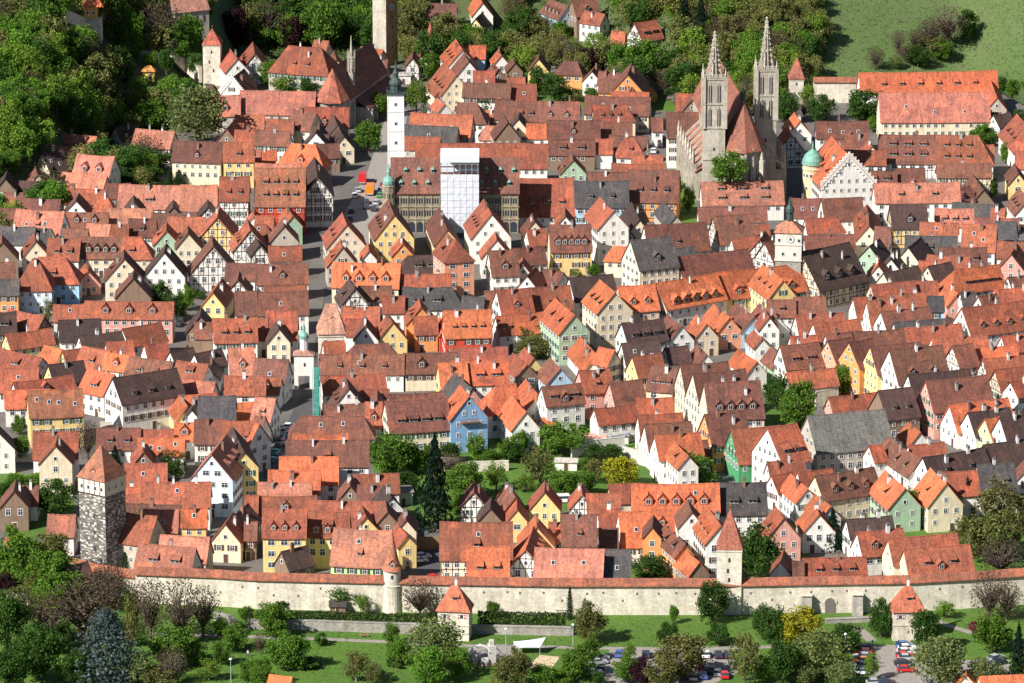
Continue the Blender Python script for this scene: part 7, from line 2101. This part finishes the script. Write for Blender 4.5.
# ================================================================ people
import bmesh
def person_mesh_fix(me):
    bm = bmesh.new(); bm.from_mesh(me); bm.verts.layers.skin.verify(); bm.to_mesh(me); bm.free()
PV = [(0,0,.92),(0,0,1.15),(0,0,1.42),(0,0,1.52),(0,-.01,1.66),(.1,0,.88),(.13,-.08,.48),(.13,0,.06),(.13,-.14,.03),(-.1,0,.88),(-.12,.1,.48),(-.12,.2,.07),(-.12,.07,.03),(.19,0,1.40),(.25,.02,1.12),(.26,-.12,.90),(-.19,0,1.40),(-.25,.02,1.12),(-.26,-.12,.90)]
PE = [(0,1),(1,2),(2,3),(3,4),(0,5),(5,6),(6,7),(7,8),(0,9),(9,10),(10,11),(11,12),(2,13),(13,14),(14,15),(2,16),(16,17),(17,18)]
PR = [.15,.14,.17,.065,.11,.10,.07,.05,.04,.10,.07,.05,.04,.07,.05,.035,.07,.05,.035]
def person2(u, v, top, legs, label, rot):
    p = pt(u, v); me = bpy.data.meshes.new('person'); me.from_pydata(PV, PE, []); person_mesh_fix(me)
    for i, r_ in enumerate(PR): me.skin_vertices[0].data[i].radius = (r_, r_*.85)
    me.skin_vertices[0].data[0].use_root = True
    o = bpy.data.objects.new('person', me); COL.objects.link(o); o.modifiers.new('skin', 'SKIN'); q = o.modifiers.new('sub', 'SUBSURF'); q.levels = 1
    bpy.context.view_layer.update(); nm = bpy.data.meshes.new_from_object(o.evaluated_get(bpy.context.evaluated_depsgraph_get())); o.modifiers.clear(); o.data = nm
    o.location = p; o.rotation_euler = (0, 0, R(rot)); nm.materials.clear()
    for c in ('skin', top, legs, 'cap'): nm.materials.append(MATS[c])
    for f in nm.polygons:
        z = f.center.z; x = abs(f.center.x); f.material_index = 3 if z > 1.70 else 0 if z > 1.49 or (x > .2 and z < 1.0) else 1 if z > .9 else 2; f.use_smooth = True
    tag(o, label, 'person')
person2(872.5, 646, 'blue_paint', 'cloth', 'person in blue walking on the path toward the right car park', 20)
person2(415, 645, 'red_paint', 'cloth', 'person in a red top walking on the footpath beside the low grey wall', 80)
person2(248, 657, 'chimney', 'cloth', 'person in pale top standing on the lawn at lower left', -30)
# ================================================================ wording of labels
ORD = ['nearest', 'second', 'third', 'fourth', 'fifth', 'sixth', 'seventh', 'eighth', 'ninth', 'tenth', 'eleventh', 'twelfth', 'thirteenth']
def sector(p, q):
    dx, dy = p[0]-q[0], p[1]-q[1]
    if abs(dx) >= abs(dy)*1.1: return 'left of' if dx < 0 else 'right of'
    return 'behind' if dy < 0 else 'in front of'
SEENL = set()
def word_labels(items):
    by = {}
    for it in items: by.setdefault(it[1], []).append(it)
    for look, L in by.items():
        for it in L:
            (o, lk, p) = it[:3]
            best = None
            for ph, q in LM:
                d = math.dist(p, q)
                if d > 330 or d < 4: continue
                s = sector(p, q); rank = sum(1 for (_, _, p2, *_r) in L if sector(p2, q) == s and math.dist(p2, q) < d)
                key = (rank, d)
                if best is None or key < best[0]: best = (key, ph, s, rank)
            key, ph, s, rank = best
            if len(L) == 1: t = '%s, %s %s' % (look, s, ph)
            elif rank == 0: t = '%s, nearest %s %s' % (look, s, ph)
            else: t = '%s, %s %s %s' % (look, ORD[min(rank, 12)], s, ph)
            if t in SEENL: t = '%s, also %s %s' % (look, s, ph)
            SEENL.add(t)
            if len(it) > 3 and rank > 7: t = look+' '+it[3]
            o['label'] = t
items = []
for h in HOUSE:
    k = h['k']; r = RNAME[h['rc'][0]]; 
    if h['rc'] == 'O2': r = 'salmon'
    if h['rc'] in ('R2', 'B2'): r = 'rust'
    vis = WALLSEEN.get(h['o'].name, 0) >= 2
    w = WNAME[h['base']] if vis else ''
    if h['wc'] == 'b3': w = 'bright-blue'
    if h['wc'] == 'o2': w = 'salmon'
    if h['wc'] == 'g2': w = 'deep-green'
    if h['tim'] and vis: w = 'timbered '+w
    nd = h['opts'].get('d', 0)+h['opts'].get('q', 0)
    form = 'gabled house' if k == 'g' else 'broad house'
    if h['hip'] == 3: form = 'hip-roofed house'
    size = 'long' if k == 'e' and h['L'] > 21 else 'small' if h['b'] < 3.6 and h['L'] < 12 else ''
    look = ' '.join(x for x in (size, r+'-roofed', w, form) if x)+(' with dormers' if nd else '')
    h['o']['category'] = 'house'; h['o']['group'] = 'houses of the old town'
    items.append((h['o'], look, h['p']))
word_labels(items); word_labels(TREES+FOREST); word_labels(CARS)
LL = [o['label'] for o in COL.objects if o.parent is None and 'label' in o.keys()]
print('labels', len(LL), 'distinct', len(set(LL)), 'longest', max(len(l.split()) for l in LL))
